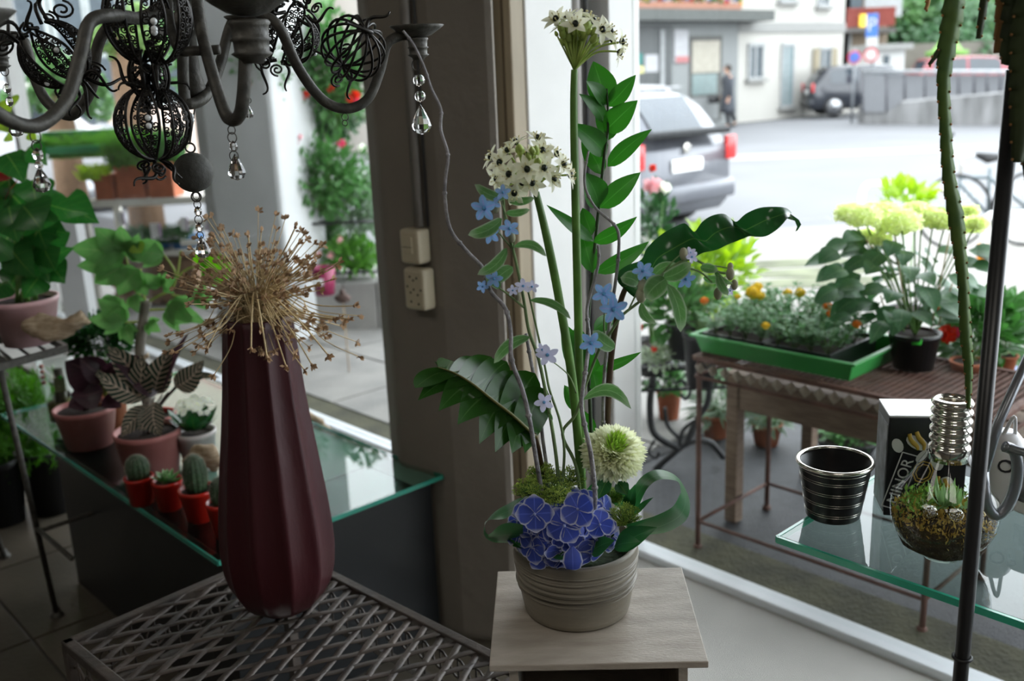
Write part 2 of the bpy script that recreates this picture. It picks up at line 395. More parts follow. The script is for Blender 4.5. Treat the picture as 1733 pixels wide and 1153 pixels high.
# conduit, switch and socket on the column
fn = (cc-cb); fn.z = 0; fn.normalize(); nrm = V((fn.y, -fn.x, 0))
if nrm.y > 0: nrm = -nrm
def onface(x, y, out=0):
    d = ray(x, y); o = V((0, 0, CH)); t = (cb-o).dot(nrm)/d.dot(nrm); return o+d*t+nrm*out
M_ivory = mat('aged_ivory_plastic', (.52, .46, .33), .4, var=.05, scale=12)
def wallbox(name, x0, y0, x1, y1, th, label):
    a = onface(x0+16, y0, 0); b = onface(x1, y1, 0); cx = (a+b)/2
    wd_ = abs((b-a).dot(fn)); hh = abs(a.z-b.z)
    R = Matrix((fn, -nrm, V((0, 0, 1)))).transposed()
    t = thing(name, label, 'switch' if 'switch' in name else 'socket', cx)
    MB().box(cx+nrm*(th/2), (wd_, th, hh), rot=R).build('housing', M_ivory, t, smooth=False, bevel=.009)
    return t, cx+nrm*th, wd_, hh, R
t, f0, wd_, hh, R = wallbox('light_switch', 680, 383, 732, 444, .048, 'ivory surface mounted light switch on the taupe column')
MB().box(f0+fn*(-.004)+V((0, 0, .004)), (wd_*.5, .008, hh*.5), rot=R).build('rocker', M_ivory, t, smooth=False, bevel=.003)
MB().box(f0+fn*(-.004)+V((0, 0, .0))+nrm*.0045, (wd_*.5, .001, .0012), rot=R).build('slot', M_blackmatt, t, smooth=False)
t, f0, wd_, hh, R = wallbox('power_socket', 685, 448, 740, 522, .045, 'ivory surface mounted triple power socket under the light switch')
hd = MB(); RM = Matrix((fn, V((0, 0, 1)), nrm)).transposed()
for (u, v) in ((-.16, .30), (.16, .28), (0, .22), (-.30, .06), (0, 0), (.34, .0), (-.16, -.08), (.18, -.12), (-.16, -.30), (.2, -.34)):
    hd.lathe([(.0032, 0), (.0032, .0006)], f0+fn*(u*wd_)+V((0, 0, v*hh)), 8, M=RM)
hd.build('pin_holes', M_blackmatt, t, smooth=False)
mb = MB(); q0 = onface(715, 383, .012); mb.tube([q0, q0+V((0, 0, 1.5))], .0125, 12)
tag(mb.build('conduit', mat('conduit_grey', (.22, .20, .18), .6)), 'thin vertical conduit pipe running down the column to the light switch', 'conduit')
mb = MB(); q0 = onface(726, 383, .004); mb.tube([q0, q0+V((0, 0, 1.5))], .004, 6)
tag(mb.build('cable', MT['dark_cable']), 'black cable clipped beside the conduit on the taupe column', 'cable')
# ================================================================ outside ground, arcade and street
GZ = -.1
def quadz(mb, pts, z, mi=0): return mb.add([V((p[0], p[1], z)) for p in pts], [tuple(range(len(pts)))], mi)
asph_dark = mat('arcade_shade_asphalt', (.024, .026, .030), .62, var=.25, scale=25, bump=.5, bscale=150)  # dark tone stands in for the shade under the arcade roof
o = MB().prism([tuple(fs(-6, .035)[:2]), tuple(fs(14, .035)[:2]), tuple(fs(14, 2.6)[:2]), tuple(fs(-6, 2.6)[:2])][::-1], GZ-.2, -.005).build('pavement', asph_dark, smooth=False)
struct(o); o['label'] = 'asphalt pavement with the arcade shade put into its dark colour'
mossm = mat('mossy_kerb_concrete', (.045, .045, .028), .9, var=.3, scale=7, bump=.6, bscale=80, col2=(.09, .088, .05))
mb = MB(); fbox(mb, -3.4, 9.6, .036, .27, -.01, .006); o = mb.build('trim_5', mossm, smooth=False, bevel=.003); struct(o)
# grey slabs outside the left window, laid one by one
slabm = mat('grey_concrete_slab', (.20, .195, .185), .85, var=.2, scale=4, bump=.3, bscale=50, col2=(.28, .27, .25))
pv = MB(); fbox(pv, 2.4, 9, .2, 2.6, -.004, .0); pv = pv.build('paving', mat('joint_dark', (.04, .04, .04), .9), smooth=False); struct(pv)
for i in range(8):
    for j in range(4):
        s0 = 2.45+i*.8; w0 = .21+j*.6; mb = MB(); fbox(mb, s0+.008, s0+.792, w0+.008, w0+.592, 0, .012)
        mb.build('slab', slabm, pv, smooth=False)
# arcade roof and its concrete columns
struct(MB().prism([tuple(fs(-6, .1)[:2]), tuple(fs(14, .1)[:2]), tuple(fs(14, 1.5)[:2]), tuple(fs(-6, 1.5)[:2])][::-1], 3.25, 3.5).build('arcade_roof', mat('arcade_soffit', (.5, .5, .48), .9), smooth=False))
conc = mat('light_concrete', (.50, .51, .51), .85, var=.1, scale=2.5, bump=.2, bscale=30)
a = pY(352, 400, 6.1); b = pY(500, 400, 5.9)
o = MB().prism([(a.x, a.y), (a.x+.1, a.y-.12), (b.x-.05, b.y-.05), (b.x, b.y+.1), (b.x+.1, b.y+.5), (a.x+.1, a.y+.6)], -.1, 3.25).build('arcade_column', conc, smooth=False, bevel=.03)
tag(o, 'light grey concrete arcade column outside the left window', 'column')
# street
road = mat('street_asphalt', (.140, .143, .15), .8, var=.08, scale=.6)
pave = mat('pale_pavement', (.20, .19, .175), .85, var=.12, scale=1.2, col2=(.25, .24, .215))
u1 = V((1, -.02, 0)).normalized()    # street direction (across the view)
def acr(x0, x1, y0, y1): return [(x0, y0), (x1, y0), (x1, y1), (x0, y1)]
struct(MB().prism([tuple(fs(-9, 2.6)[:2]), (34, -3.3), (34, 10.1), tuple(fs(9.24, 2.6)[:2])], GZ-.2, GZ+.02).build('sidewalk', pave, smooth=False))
struct(MB().prism(acr(-60, 70, 10.1, 60), GZ-.3, GZ-.02).build('road', road, smooth=False))
struct(MB().prism([(-40, 31.0), (7.0, 31.0), (9.5, 33.2), (14, 34.3), (14, 52), (-40, 52)], GZ-.3, GZ+.05).build('far_sidewalk', pave, smooth=False))
wl = mat('road_marking_white', (.26, .26, .26), .8)
ya = pz(1300, 268, GZ)[1]
for yy, wdt in ((ya, 1.15),):
    o = MB().prism(acr(-20, 45, yy, yy+wdt), GZ-.019, GZ-.012).build('road_marking', wl, smooth=False); struct(o)
bl = pz(1265, 418, GZ+.02); o = MB().prism([(bl.x-.15, bl.y-.1), (bl.x+.9, bl.y+.35), (bl.x+.9, bl.y+.52), (bl.x-.15, bl.y+.08)], GZ+.02, GZ+.028).build('pavement_marking', mat('blue_marking', (.35, .62, .85), .7), smooth=False); struct(o)
gm = mat('moss_between_paving', (.12, .13, .08), .9, var=.4, scale=3)
for k in range(3):
    c = pz(1340+k*22, 446+k*16, GZ+.02); mb = MB()
    pts = [(c.x+math.cos(a_)*(.5+.2*random.random()), c.y+math.sin(a_)*(.14+.06*random.random())) for a_ in [2*pi*i/12 for i in range(12)]]
    struct(mb.prism(pts, GZ+.02, GZ+.026).build('moss_patch', gm, smooth=False))
# ================================================================ small side table and the planted pot
M_bleach = mat('bleached_wood_top', (.33, .285, .235), .5, var=.2, scale=6, stretch=(2, 7, 7), col2=(.47, .42, .36), bump=.15, bscale=60)
SZ = .80
bl_, br_, fr_, fl_ = pz(842, 967, SZ), pz(1155, 960, SZ), pz(1198, 1120, SZ), pz(828, 1127, SZ)
sc_c = (bl_+br_+fr_+fl_)/4; ang = math.atan2((fr_-fl_).y+(br_-bl_).y, (fr_-fl_).x+(br_-bl_).x)
sw = ((fr_-fl_).length+(br_-bl_).length)/2; sd_ = ((fr_-br_).length+(fl_-bl_).length)/2
st = thing('side_table', 'narrow side table with bleached wooden top carrying the tall flower arrangement', 'side table', (sc_c.x, sc_c.y, 0))
RZ = Matrix.Rotation(ang, 3, 'Z')
def sl(x, y, z): return V((sc_c.x, sc_c.y, 0))+RZ@V((x, y, 0))+V((0, 0, z))
MB().box(sl(0, 0, SZ-.005), (sw, sd_, .010), rz=ang).build('table_top', M_bleach, st, smooth=False, bevel=.0015, label='bleached wooden top')
cw, cdp = sw-.05, sd_-.03
for sx in (-1, 1): MB().box(sl(sx*(cw/2-.006), 0, .40), (.012, cdp, .78), rz=ang).build('side_panel', M_bleach, st, smooth=False)
MB().box(sl(0, cdp/2-.005, .4), (cw-.024, .01, .78), rz=ang).build('back_panel', M_bleach, st, smooth=False)
MB().box(sl(0, 0, .03), (cw-.024, cdp-.02, .012), rz=ang).build('bottom_panel', M_bleach, st, smooth=False)
def ornmat():
    mt = mat('floral_print', (.60, .55, .47), .6, var=.05); nt = mt.node_tree; b = nt.nodes['Principled BSDF']; L = nt.links.new
    tc = nt.nodes.new('ShaderNodeTexCoord'); nz = nt.nodes.new('ShaderNodeTexNoise'); nz.inputs['Scale'].default_value = 28; nz.inputs['Distortion'].default_value = 1.6; L(tc.outputs['Object'], nz.inputs['Vector'])
    r = nt.nodes.new('ShaderNodeValToRGB'); r.color_ramp.interpolation = 'CONSTANT'; e = r.color_ramp.elements
    e[0].color = (.60, .55, .47, 1); e[1].position = .52; e[1].color = (.07, .055, .05, 1); q = e.new(.6); q.color = (.6, .55, .47, 1)
    L(nz.outputs['Fac'], r.inputs['Fac']); L(r.outputs['Color'], b.inputs['Base Color']); return mt
dz_ = SZ-.038
for k in range(4):
    hh = .17; dr = MB().box(sl(0, -cdp/2-.006-(.012 if k == 0 else 0), dz_-hh/2), (cw-.03, .012, hh-.006), rz=ang).build('drawer', ornmat(), st, smooth=False, bevel=.001)
    MB().box(sl(0, -cdp/2-.006-(.012 if k == 0 else 0), dz_-.0025), (cw-.03, .013, .004), rz=ang).build('drawer_edge', M_bleach, dr, smooth=False)
    MB().ball(sl(0, -cdp/2-.03, dz_-hh/2), .011).build('knob', M_darkmetal, dr)
    dz_ -= .185
# the pot
PC = pz(975, 1078, SZ); PY = PC.y+.082; PX = pY(976, 1000, PY).x
rt = (pY(1080, 925, PY)-pY(871, 925, PY)).length/2; rb = (pY(1062, 1030, PY)-pY(889, 1030, PY)).length/2*1.03
PH = pY(1000, 918, PY).z-SZ+.004
POT = V((PX, PY, SZ))
pot = thing('ceramic_planter', 'round stoneware grey planter with thrown ridges holding the tall flower arrangement', 'planter', POT)
clay = mat('taupe_stoneware', (.17, .15, .115), .42, var=.14, scale=5, col2=(.27, .24, .19), bump=.12, bscale=35, spec=.45, stretch=(1, 1, 5))
prof = [(0, .0), (rb*.9, .0), (rb*.975, .003), (rb, .010)]
nst = 130
for i in range(1, nst+1):
    u = i/nst; r = lerp(rb, rt, min(1, u*1.3)**.9)
    if u > .36:
        v = (u-.36)/.64
        d = -.0030*(math.sin((v*6.0)*2*pi)**2 if v < .8 else 0)
        for c_ in (.02, .16, .3, .46, .62, .78): d += .0036*math.exp(-((v-c_)/.020)**2)
        r += d
    prof.append((r, .010+(PH-.012)*u))
prof += [(rt-.002, PH), (rt-.007, PH), (rt-.008, PH-.01), (rt-.012, PH-.05)]
MB().lathe(prof, POT, 72).build('pot', clay, pot)
mb = MB(); mb.lathe([(0, PH-.022), (rt-.009, PH-.022), (rt-.009, PH-.05), (0, PH-.05)], POT, 32); mb.build('floral_foam', mat('dark_moss', (.02, .035, .012), .95, var=.5, scale=60, bump=1), pot)
def inpot(dx, dy): return POT+V((dx, dy, PH-.03))
# ---- star of bethlehem
pet_w = leafmat('ivory_petal', (.82, .82, .66), trans=.35, rough=.5, var=.06)
M_ovary = mat('black_green_ovary', (.008, .016, .008), .25)
M_bud = mat('lime_bud', (.36, .47, .11), .5, var=.2, scale=60)
M_stigma = mat('stamen_yellow', (.72, .66, .35), .6)
def star_flower(mb, c, n, r):
    """petals in slot 0, ovary in 1, stamens in 2"""
    n = V(n).normalized(); a = n.orthogonal().normalized(); b = n.cross(a); ph = random.random()*2
    for k in range(6):
        t = ph+k*pi/3+random.uniform(-.12, .12); d = a*math.cos(t)+b*math.sin(t)
        tip = c+d*r*random.uniform(.9, 1.08)+n*r*random.uniform(.0, .35)
        mb.leaf(c+d*r*.08, tip, r*.50, n, arch=.06, fold=.2, prof='ovate', n=6, mi=0)
        s0 = c+d*r*.2; mb.tube([s0, s0+d*r*.14+n*r*.38], r*.022, 4, mi=2); mb.ball(s0+d*r*.14+n*r*.4, r*.055, 5, 4, mi=2)
    mb.ball(c+n*r*.12, r*.21, 9, 6, mi=1, sc_=(1, 1, 1.1))
def umbel(name, label, stem_pts, srad, hub, flowers, fr, buds):
    t = thing(name, label, 'flower stem', POT+V((0, 0, PH-.02)))
    sp = px(stem_pts, n=8); MB().tube(sp, [srad[0]]*len(sp) if len(srad) == 1 else srad, 12).build('stem', M_stem, t)
    H = pY(*hub)
    mp = MB()
    for f in flowers:
        x, y, Y = f[:3]; c = pY(x, y, Y)
        nn = (c-H); nn.normalize(); nn = nn+V((f[3] if len(f) > 3 else 0, -.55, f[4] if len(f) > 4 else .25)); nn.normalize()
        mb = MB(); star_flower(mb, c, nn, fr); mb.build('blossom', [pet_w, M_ovary, M_stigma], t)
        q = cr([sp[-1], H.lerp(c, .45)+V((0, .004, -.006)), c-nn*fr*.1], 6); mp.tube(q, .0013, 6)
    mp.build('pedicels', M_bud, t)
    mb = MB()
    for (x, y, Y, r) in buds:
        c = pY(x, y, Y); d = (c-sp[-1]).normalized()
        mb.lathe([(0, 0), (r*.45, r*.25), (r*.62, r*.8), (r*.45, r*1.5), (0, r*2)], c, 8, M=d.to_track_quat('Z', 'Y').to_matrix())
        mb.tube([sp[-1], c], .0012, 5)
    mb.build('buds', M_bud, t)
    return t
random.seed(11)
umbel('star_of_bethlehem', 'tallest thick green stem with an umbel of white star flowers at the very top', [(988, 925, 1.28), (984, 800, 1.28), (979, 560, 1.28), (973, 300, 1.28), (971, 180, 1.28), (972, 118, 1.28)], [.0062, .006, .0057, .0053, .0048, .0042],
      (978, 75, 1.28), [(942, 34, 1.27), (961, 30, 1.29, -.2, .6), (974, 42, 1.25, 0, .2), (991, 29, 1.30, 0, .7), (1003, 38, 1.29, .2, .6), (1018, 51, 1.255, .2, .1), (1031, 54, 1.28, .4, .3), (1050, 71, 1.29, .5), (1046, 88, 1.30, .6, -.4), (952, 44, 1.31, -.3, .5), (985, 48, 1.31), (1034, 68, 1.31, .4, .2)], .0195,
      [(952, 56, 1.26, .0075), (944, 62, 1.28, .004), (994, 60, 1.26, .005)]+[(978+random.uniform(-24, 24), 64+random.uniform(-12, 14), 1.28+random.uniform(-.02, .02), .0075) for _ in range(34)])
umbel('star_of_bethlehem', 'shorter thick green stem leaning left with a dense head of cream black centred flowers', [(992, 915, 1.25), (982, 790, 1.25), (968, 640, 1.24), (945, 500, 1.23), (925, 400, 1.22), (907, 325, 1.22)], [.0062, .006, .006, .0056, .0052, .0042],
      (892, 292, 1.22), [(909, 236, 1.23), (874, 243, 1.24, -.1, .4), (860, 257, 1.22), (833, 267, 1.23, -.3), (847, 276, 1.20), (917, 256, 1.20, 0, .1), (862, 295, 1.19), (892, 287, 1.18), (920, 285, 1.18), (952, 279, 1.21, .2), (843, 302, 1.21, -.3, -.1), (871, 325, 1.19, 0, -.3), (905, 262, 1.22, 0, .3), (940, 262, 1.23, .2, .2), (935, 302, 1.21, .3, -.2), (888, 262, 1.22), (900, 308, 1.19, .1, -.3), (858, 316, 1.21, -.3, -.3), (962, 296, 1.23, .4), (884, 308, 1.2)], .019,
      [(895+random.uniform(-16, 16), 268+random.uniform(-12, 12), 1.19+random.uniform(-.01, .02), .006) for _ in range(16)])
# ---- ruscus branch
M_ruscus = leafmat('ruscus_leaf', (.035, .16, .022), vein=(.06, .22, .04), veins=0, vw=.045, side=0, rough=.38, trans=.38, var=.2)
t = thing('ruscus_branch', 'upright branch of glossy broad pointed green leaves behind the tallest flower stem', 'foliage branch', POT+V((.01, .03, PH-.02)))
rp = px([(1010, 900, 1.33), (1000, 720, 1.34), (995, 560, 1.34), (1003, 460, 1.34), (1010, 385, 1.34), (1022, 270, 1.33), (1029, 215, 1.33), (1027, 150, 1.33)], n=6)
MB().tube(rp, [.0028, .0026, .0024, .002, .0012], 8).build('stem', mat('dark_stem', (.025, .05, .015), .5), t)
random.seed(3)
for (bx, by, tx, ty, wd, dy, ny) in [(1027, 178, 1004, 104, 46, .01, 0), (1026, 178, 992, 137, 27, -.03, .5), (1029, 180, 1076, 127, 28, -.01, -.3), (1024, 208, 980, 159, 24, -.03, .4), (1024, 222, 1079, 170, 38, -.02, .2), (1026, 236, 1012, 172, 24, .03, 0), (1028, 238, 1040, 190, 22, .03, 0),
        (1026, 262, 966, 209, 36, -.03, .3), (1028, 282, 1103, 219, 27, -.02, .2), (1020, 296, 984, 236, 32, .03, 0), (1013, 350, 988, 292, 44, -.02, .2), (1015, 352, 1084, 292, 34, .0, .1), (1004, 408, 925, 347, 22, -.03, .3), (1004, 410, 1078, 367, 24, -.02, 0), (1002, 398, 986, 352, 26, .03, 0),
        (1003, 462, 983, 385, 32, .02, .1), (1008, 462, 1098, 409, 27, .01, .1), (985, 640, 950, 545, 42, .02, 0), (1000, 640, 975, 548, 40, .03, 0), (1008, 628, 1085, 596, 17, .0, 0), (1012, 668, 1000, 590, 30, .04, 0), (985, 700, 955, 652, 26, .03, 0), (1002, 748, 975, 690, 30, .04, 0), (1005, 560, 1040, 535, 26, .03, 0)]:
    Y = 1.335; A = pY(bx, by, Y); B = pY(tx, ty, Y+dy); sc1 = .00077
    MB().leaf(A, B, wd*sc1*1.12, V((ny, -1, .25+random.uniform(-.2, .2))), bow=random.uniform(-.05, .05), arch=.06, fold=.22, n=9, prof='ovate').build('leaf', M_ruscus, t)
# ---- philodendron leaves
M_phil = leafmat('glossy_dark_leaf', (.016, .085, .022), vein=(.10, .20, .035), veins=7, vw=.022, side=.12, rough=.24, trans=.18, var=.3, scale=12)
M_philb = mat('brown_petiole', (.055, .03, .014), .4)
t = thing('philodendron_leaf', 'large dark glossy wavy leaf arching to the right over the arrangement', 'leaf', POT+V((.03, .02, PH-.02)))
MB().tube(px([(1022, 900, 1.30), (1028, 720, 1.30), (1034, 610, 1.30), (1048, 520, 1.29), (1066, 478, 1.28), (1100, 455, 1.275)], n=6), [.0045, .0045, .0042, .004, .0036, .002], 10).build('petiole', M_philb, t)
rows = [(1046, 478, 1058, 490), (1045, 462, 1078, 505), (1062, 449, 1100, 490), (1085, 440, 1118, 472), (1095, 420, 1135, 452), (1118, 398, 1160, 444), (1140, 385, 1175, 436), (1158, 378, 1190, 428), (1168, 386, 1205, 425), (1176, 392, 1218, 421), (1188, 376, 1232, 414), (1205, 365, 1245, 409), (1225, 362, 1258, 404), (1238, 371, 1268, 400), (1247, 375, 1280, 401), (1262, 362, 1296, 400), (1285, 352, 1312, 391), (1310, 350, 1324, 380), (1330, 352, 1334, 368), (1340, 360, 1338, 366)]
def wr(i): return 1.275-.004*i+.012*math.sin(i*1.05)
R_ = [(pY(a, b, wr(i)-.004), pY(c, d, wr(i)-.03)) for i, (a, b, c, d) in enumerate(rows)]
R2 = list(zip(cr([a for a, b in R_], 4), cr([b for a, b in R_], 4)))
mb = MB(); mb.strip(R2, fold=-.16, N=V((0, -1, .3)), K=10)
mb.strip([(pY(1338, 362, 1.20), pY(1332, 370, 1.20)), (pY(1352, 372, 1.195), pY(1345, 374, 1.195)), (pY(1356, 380, 1.195), pY(1349, 384, 1.195)), (pY(1350, 390, 1.2), pY(1346, 392, 1.2))], K=4)
mb.build('blade', leafmat('glossy_dark_leaf_long', (.018, .085, .022), vein=(.07, .17, .04), veins=0, vw=.03, side=0, rough=.22, trans=.15, var=.3, scale=12, sharp=.975), t)
t = thing('philodendron_leaf', 'deeply lobed dark glossy leaf spreading to the left of the stems', 'leaf', POT+V((-.02, -.02, PH-.02)))
MB().tube(px([(928, 900, 1.25), (922, 820, 1.24), (912, 765, 1.22), (904, 736, 1.2)], n=5), .0034, 8).build('petiole', M_philb, t)
mid = px([(907, 740, 1.20), (870, 705, 1.185), (835, 678, 1.18), (800, 650, 1.18), (770, 632, 1.185), (742, 622, 1.195)], n=8)
def midp(u): i = u*(len(mid)-1); k = min(int(i), len(mid)-2); return mid[k].lerp(mid[k+1], i-k)
ld = MB()
ups = [(0, .2, 926, 660, 1.22, 12), (.10, .34, 906, 632, 1.24, 8), (.28, .48, 884, 632, 1.24, 8), (.42, .62, 858, 612, 1.25, 9), (.56, .76, 832, 604, 1.25, 9), (.68, .86, 812, 606, 1.25, 9), (.80, 1.0, 768, 612, 1.235, 16), (.9, 1.0, 740, 618, 1.21, 8)]
dns = [(0, .12, 888, 768, 1.18, 13), (.0, .25, 866, 768, 1.16, 9), (.1, .34, 838, 766, 1.15, 6), (.2, .48, 811, 752, 1.145, 6), (.3, .62, 774, 719, 1.14, 6), (.48, .78, 742, 696, 1.14, 7), (.62, .92, 707, 678, 1.145, 7), (.76, 1.0, 702, 657, 1.15, 7)]
for (u0, u1_, tx, ty, TY, blg) in ups+dns:
    a = midp(u0); b = midp(u1_); tip = pY(tx, ty, TY); rows_ = []; n = 9
    for i in range(n+1):
        v = i/n; ctr = ((a+b)/2).lerp(tip, v); half = (b-a)/2
        up_l = ty < 665; sd2 = half*((1-v**6) if up_l else (1-v**1.15))*1.03; wdt = blg*.00072*math.sin(pi*min(1, v**.8))*(.55 if up_l else .8)
        hd = half.normalized(); off = V((0, .016*math.sin(pi*v), 0))
        rows_.append((ctr-sd2-hd*wdt+off, ctr+sd2+hd*wdt+off))
    ld.strip(rows_, K=4, fold=-.05)
ld.build('blade', leafmat('glossy_lobed_leaf', (.022, .075, .012), vein=(.05, .12, .03), veins=0, vw=.05, side=0, rough=.22, trans=.2, var=.3, scale=12, spec=.13), t)
MB().tube(mid, [.0022, .0018, .0008], 6).build('midrib', mat('midrib', (.12, .12, .03), .4), t)
# ---- tweedia stems with pale blue flowers
M_blue = leafmat('pale_blue_petal', (.24, .42, .70), vein=(.34, .38, .72), veins=0, vw=.15, side=0, trans=.3, rough=.5, var=.2, scale=60)
M_lblue = leafmat('lilac_white_petal', (.62, .62, .80), trans=.3, rough=.5, var=.1)
M_soft = leafmat('felted_green_leaf', (.085, .20, .06), vein=(.16, .30, .12), veins=5, vw=.06, side=.3, rough=.7, trans=.35, var=.2, edge=(.28, .36, .24))
M_fstem = mat('felted_stem', (.16, .24, .10), .8, var=.2, scale=40)
def five(c, n, r, m_=None):
    mb = MB(); n = V(n).normalized(); a = n.orthogonal().normalized(); b = n.cross(a); ph = random.random()*2
    for k in range(5):
        tt = ph+k*2*pi/5; d = a*math.cos(tt)+b*math.sin(tt)
        mb.leaf(c, c+d*r+n*r*.15, r*.62, n, arch=.08, fold=.1, prof='petal', n=5)
    mb.lathe([(r*.14, 0), (r*.16, r*.15), (r*.08, r*.28), (0, r*.28)], c, 8, mi=1, M=n.to_track_quat('Z', 'Y').to_matrix())
    return mb
def tweedia(label, stems, leaves, flowers, buds=()):
    t = thing('blue_tweedia', label, 'flower stem', POT+V((.005, .0, PH-.02)))
    for s_ in stems:
        pts = px(s_[:-1], n=6); MB().tube(pts, [s_[-1], s_[-1]*.6], 8).build('stem', M_fstem, t)
    for (bx, by, tx, ty, Y, wd, bow, nx, nz_) in leaves:
        MB().leaf(pY(bx, by, Y), pY(tx, ty, Y-.01), wd*.00075, V((nx, -1, nz_)), bow=bow, arch=.08, fold=.25, prof='oblong', n=9, wave=.012).build('leaf', M_soft, t)
    for (x, y, Y, nx, nz_, r, m_) in flowers:
        five(pY(x, y, Y), V((nx, -1, nz_)), r*.00075).build('blossom', [m_, mat('blue_corona', (.12, .35, .6), .5)], t)
    for (x, y, Y, r) in buds:
        MB().ball(pY(x, y, Y), r*.00075, 9, 7, sc_=(1, 1, 1.5)).build('bud', mat('felted_bud', (.30, .30, .20), .8, var=.25), t)
    return t
random.seed(5)
tweedia('felted tweedia stem with small pale blue flowers climbing left of the thick stems', [
    [(948, 860, 1.23), (942, 780, 1.22), (930, 700, 1.21), (912, 610, 1.20), (895, 560, 1.19), (885, 500, 1.19), (870, 430, 1.18), (855, 370, 1.18), (852, 335, 1.18), .0026],
    [(948, 850, 1.22), (955, 770, 1.22), (948, 715, 1.22), (930, 660, 1.21), (922, 620, 1.21), (900, 520, 1.2), (893, 490, 1.19), .002],
    [(886, 520, 1.19), (862, 500, 1.18), (845, 488, 1.18), .0016], [(866, 420, 1.18), (845, 395, 1.18), (835, 378, 1.17), .0012], [(868, 425, 1.18), (872, 400, 1.17), .001],
    [(858, 372, 1.18), (848, 340, 1.17), .001]],
    [(858, 334, 803, 312, 1.18, 17, -.12, 0, .2), (856, 360, 897, 355, 1.18, 13, .1, .2, .4), (850, 370, 792, 398, 1.17, 22, -.12, -.2, .2), (858, 420, 808, 465, 1.18, 20, -.15, -.3, .3), (868, 418, 925, 434, 1.17, 15, -.18, .2, .3), (868, 452, 832, 480, 1.19, 24, .05, 0, .1), (896, 508, 966, 540, 1.19, 14, -.12, .2, .3), (898, 570, 836, 615, 1.19, 20, .12, -.2, .2), (846, 488, 822, 470, 1.18, 16, .1, 0, 0), (930, 700, 935, 712, 1.2, 6, 0, 0, 0), (858, 338, 905, 335, 1.2, 14, .1, 0, .2)],
    [(820, 352, 1.16, -.4, -.1, 22, M_blue), (834, 344, 1.17, 0, .6, 14, M_blue), (862, 388, 1.16, .2, .9, 17, M_blue), (832, 396, 1.17, -.5, .2, 17, M_blue), (851, 326, 1.16, 0, .3, 13, M_blue), (828, 458, 1.18, -.3, .8, 12, M_lblue), (836, 472, 1.17, 0, 0, 15, M_blue), (817, 485, 1.18, -.3, .2, 11, M_blue), (885, 485, 1.17, .1, .8, 14, M_lblue), (900, 486, 1.18, .3, .8, 12, M_lblue), (868, 492, 1.18, -.2, .5, 10, M_lblue), (926, 600, 1.18, .1, -.2, 20, M_lblue), (918, 592, 1.19, -.4, .3, 12, M_lblue), (921, 681, 1.17, -.2, .3, 17, M_lblue)],
    [(839, 352, 1.18, 6), (866, 402, 1.17, 6), (876, 502, 1.18, 5)])
tweedia('felted tweedia stem with blue flowers and drooping leaves reaching right below the big glossy leaf', [
    [(985, 870, 1.24), (975, 790, 1.24), (952, 735, 1.24), (975, 700, 1.23), (995, 640, 1.22), (1015, 590, 1.20), (1032, 565, 1.19), (1052, 535, 1.18), (1085, 508, 1.17), (1115, 475, 1.16), (1145, 447, 1.16), (1175, 440, 1.16), (1215, 460, 1.15), (1238, 462, 1.15), .0024],
    [(1140, 452, 1.16), (1180, 458, 1.15), (1205, 478, 1.15), .0014], [(1065, 522, 1.18), (1080, 490, 1.17), (1085, 470, 1.16), .0012], [(1025, 585, 1.2), (1022, 540, 1.19), (1028, 505, 1.18), .0013], [(975, 665, 1.22), (962, 635, 1.21), (935, 612, 1.19), .0012], [(1085, 508, 1.17), (1130, 452, 1.16), (1150, 432, 1.16), .0012], [(1115, 470, 1.16), (1150, 470, 1.16), .001], [(1215, 460, 1.15), (1205, 450, 1.15), (1238, 455, 1.15), .0012]],
    [(1128, 472, 1092, 505, 1.15, 36, .1, .2, .2), (1130, 480, 1152, 562, 1.14, 24, -.05, .3, 0), (1085, 512, 1108, 548, 1.15, 17, .22, .3, .3), (1122, 470, 1170, 445, 1.15, 24, .1, 0, .4), (1185, 452, 1215, 458, 1.15, 16, 0, 0, .3), (1215, 465, 1232, 500, 1.14, 15, .12, .2, 0), (1100, 480, 1148, 447, 1.17, 18, -.15, 0, .6), (1080, 480, 1050, 470, 1.18, 26, .1, 0, .3), (1040, 590, 1003, 560, 1.18, 26, -.1, 0, .5), (985, 678, 1068, 692, 1.19, 24, -.28, .1, .6), (1190, 470, 1225, 470, 1.16, 14, .1, 0, .2), (1210, 455, 1240, 480, 1.15, 10, .2, .2, 0)],
    [(1022, 497, 1.16, -.1, 0, 20, M_blue), (1038, 523, 1.15, .1, -.1, 24, M_blue), (1000, 580, 1.16, -.1, 0, 20, M_blue), (1088, 459, 1.15, -.4, .7, 17, M_blue), (1096, 464, 1.16, .3, .7, 14, M_blue), (1160, 472, 1.15, .3, -.3, 17, M_blue), (1170, 435, 1.15, .5, .2, 12, M_lblue), (1168, 428, 1.15, 0, .7, 10, M_lblue), (1235, 492, 1.15, .6, 0, 9, M_lblue)],
    [(1088, 486, 1.16, 9), (1085, 500, 1.16, 9), (1157, 430, 1.15, 7), (1215, 497, 1.15, 7), (1236, 464, 1.14, 7), (1236, 452, 1.15, 5), (1243, 482, 1.15, 6), (1226, 478, 1.15, 6)])
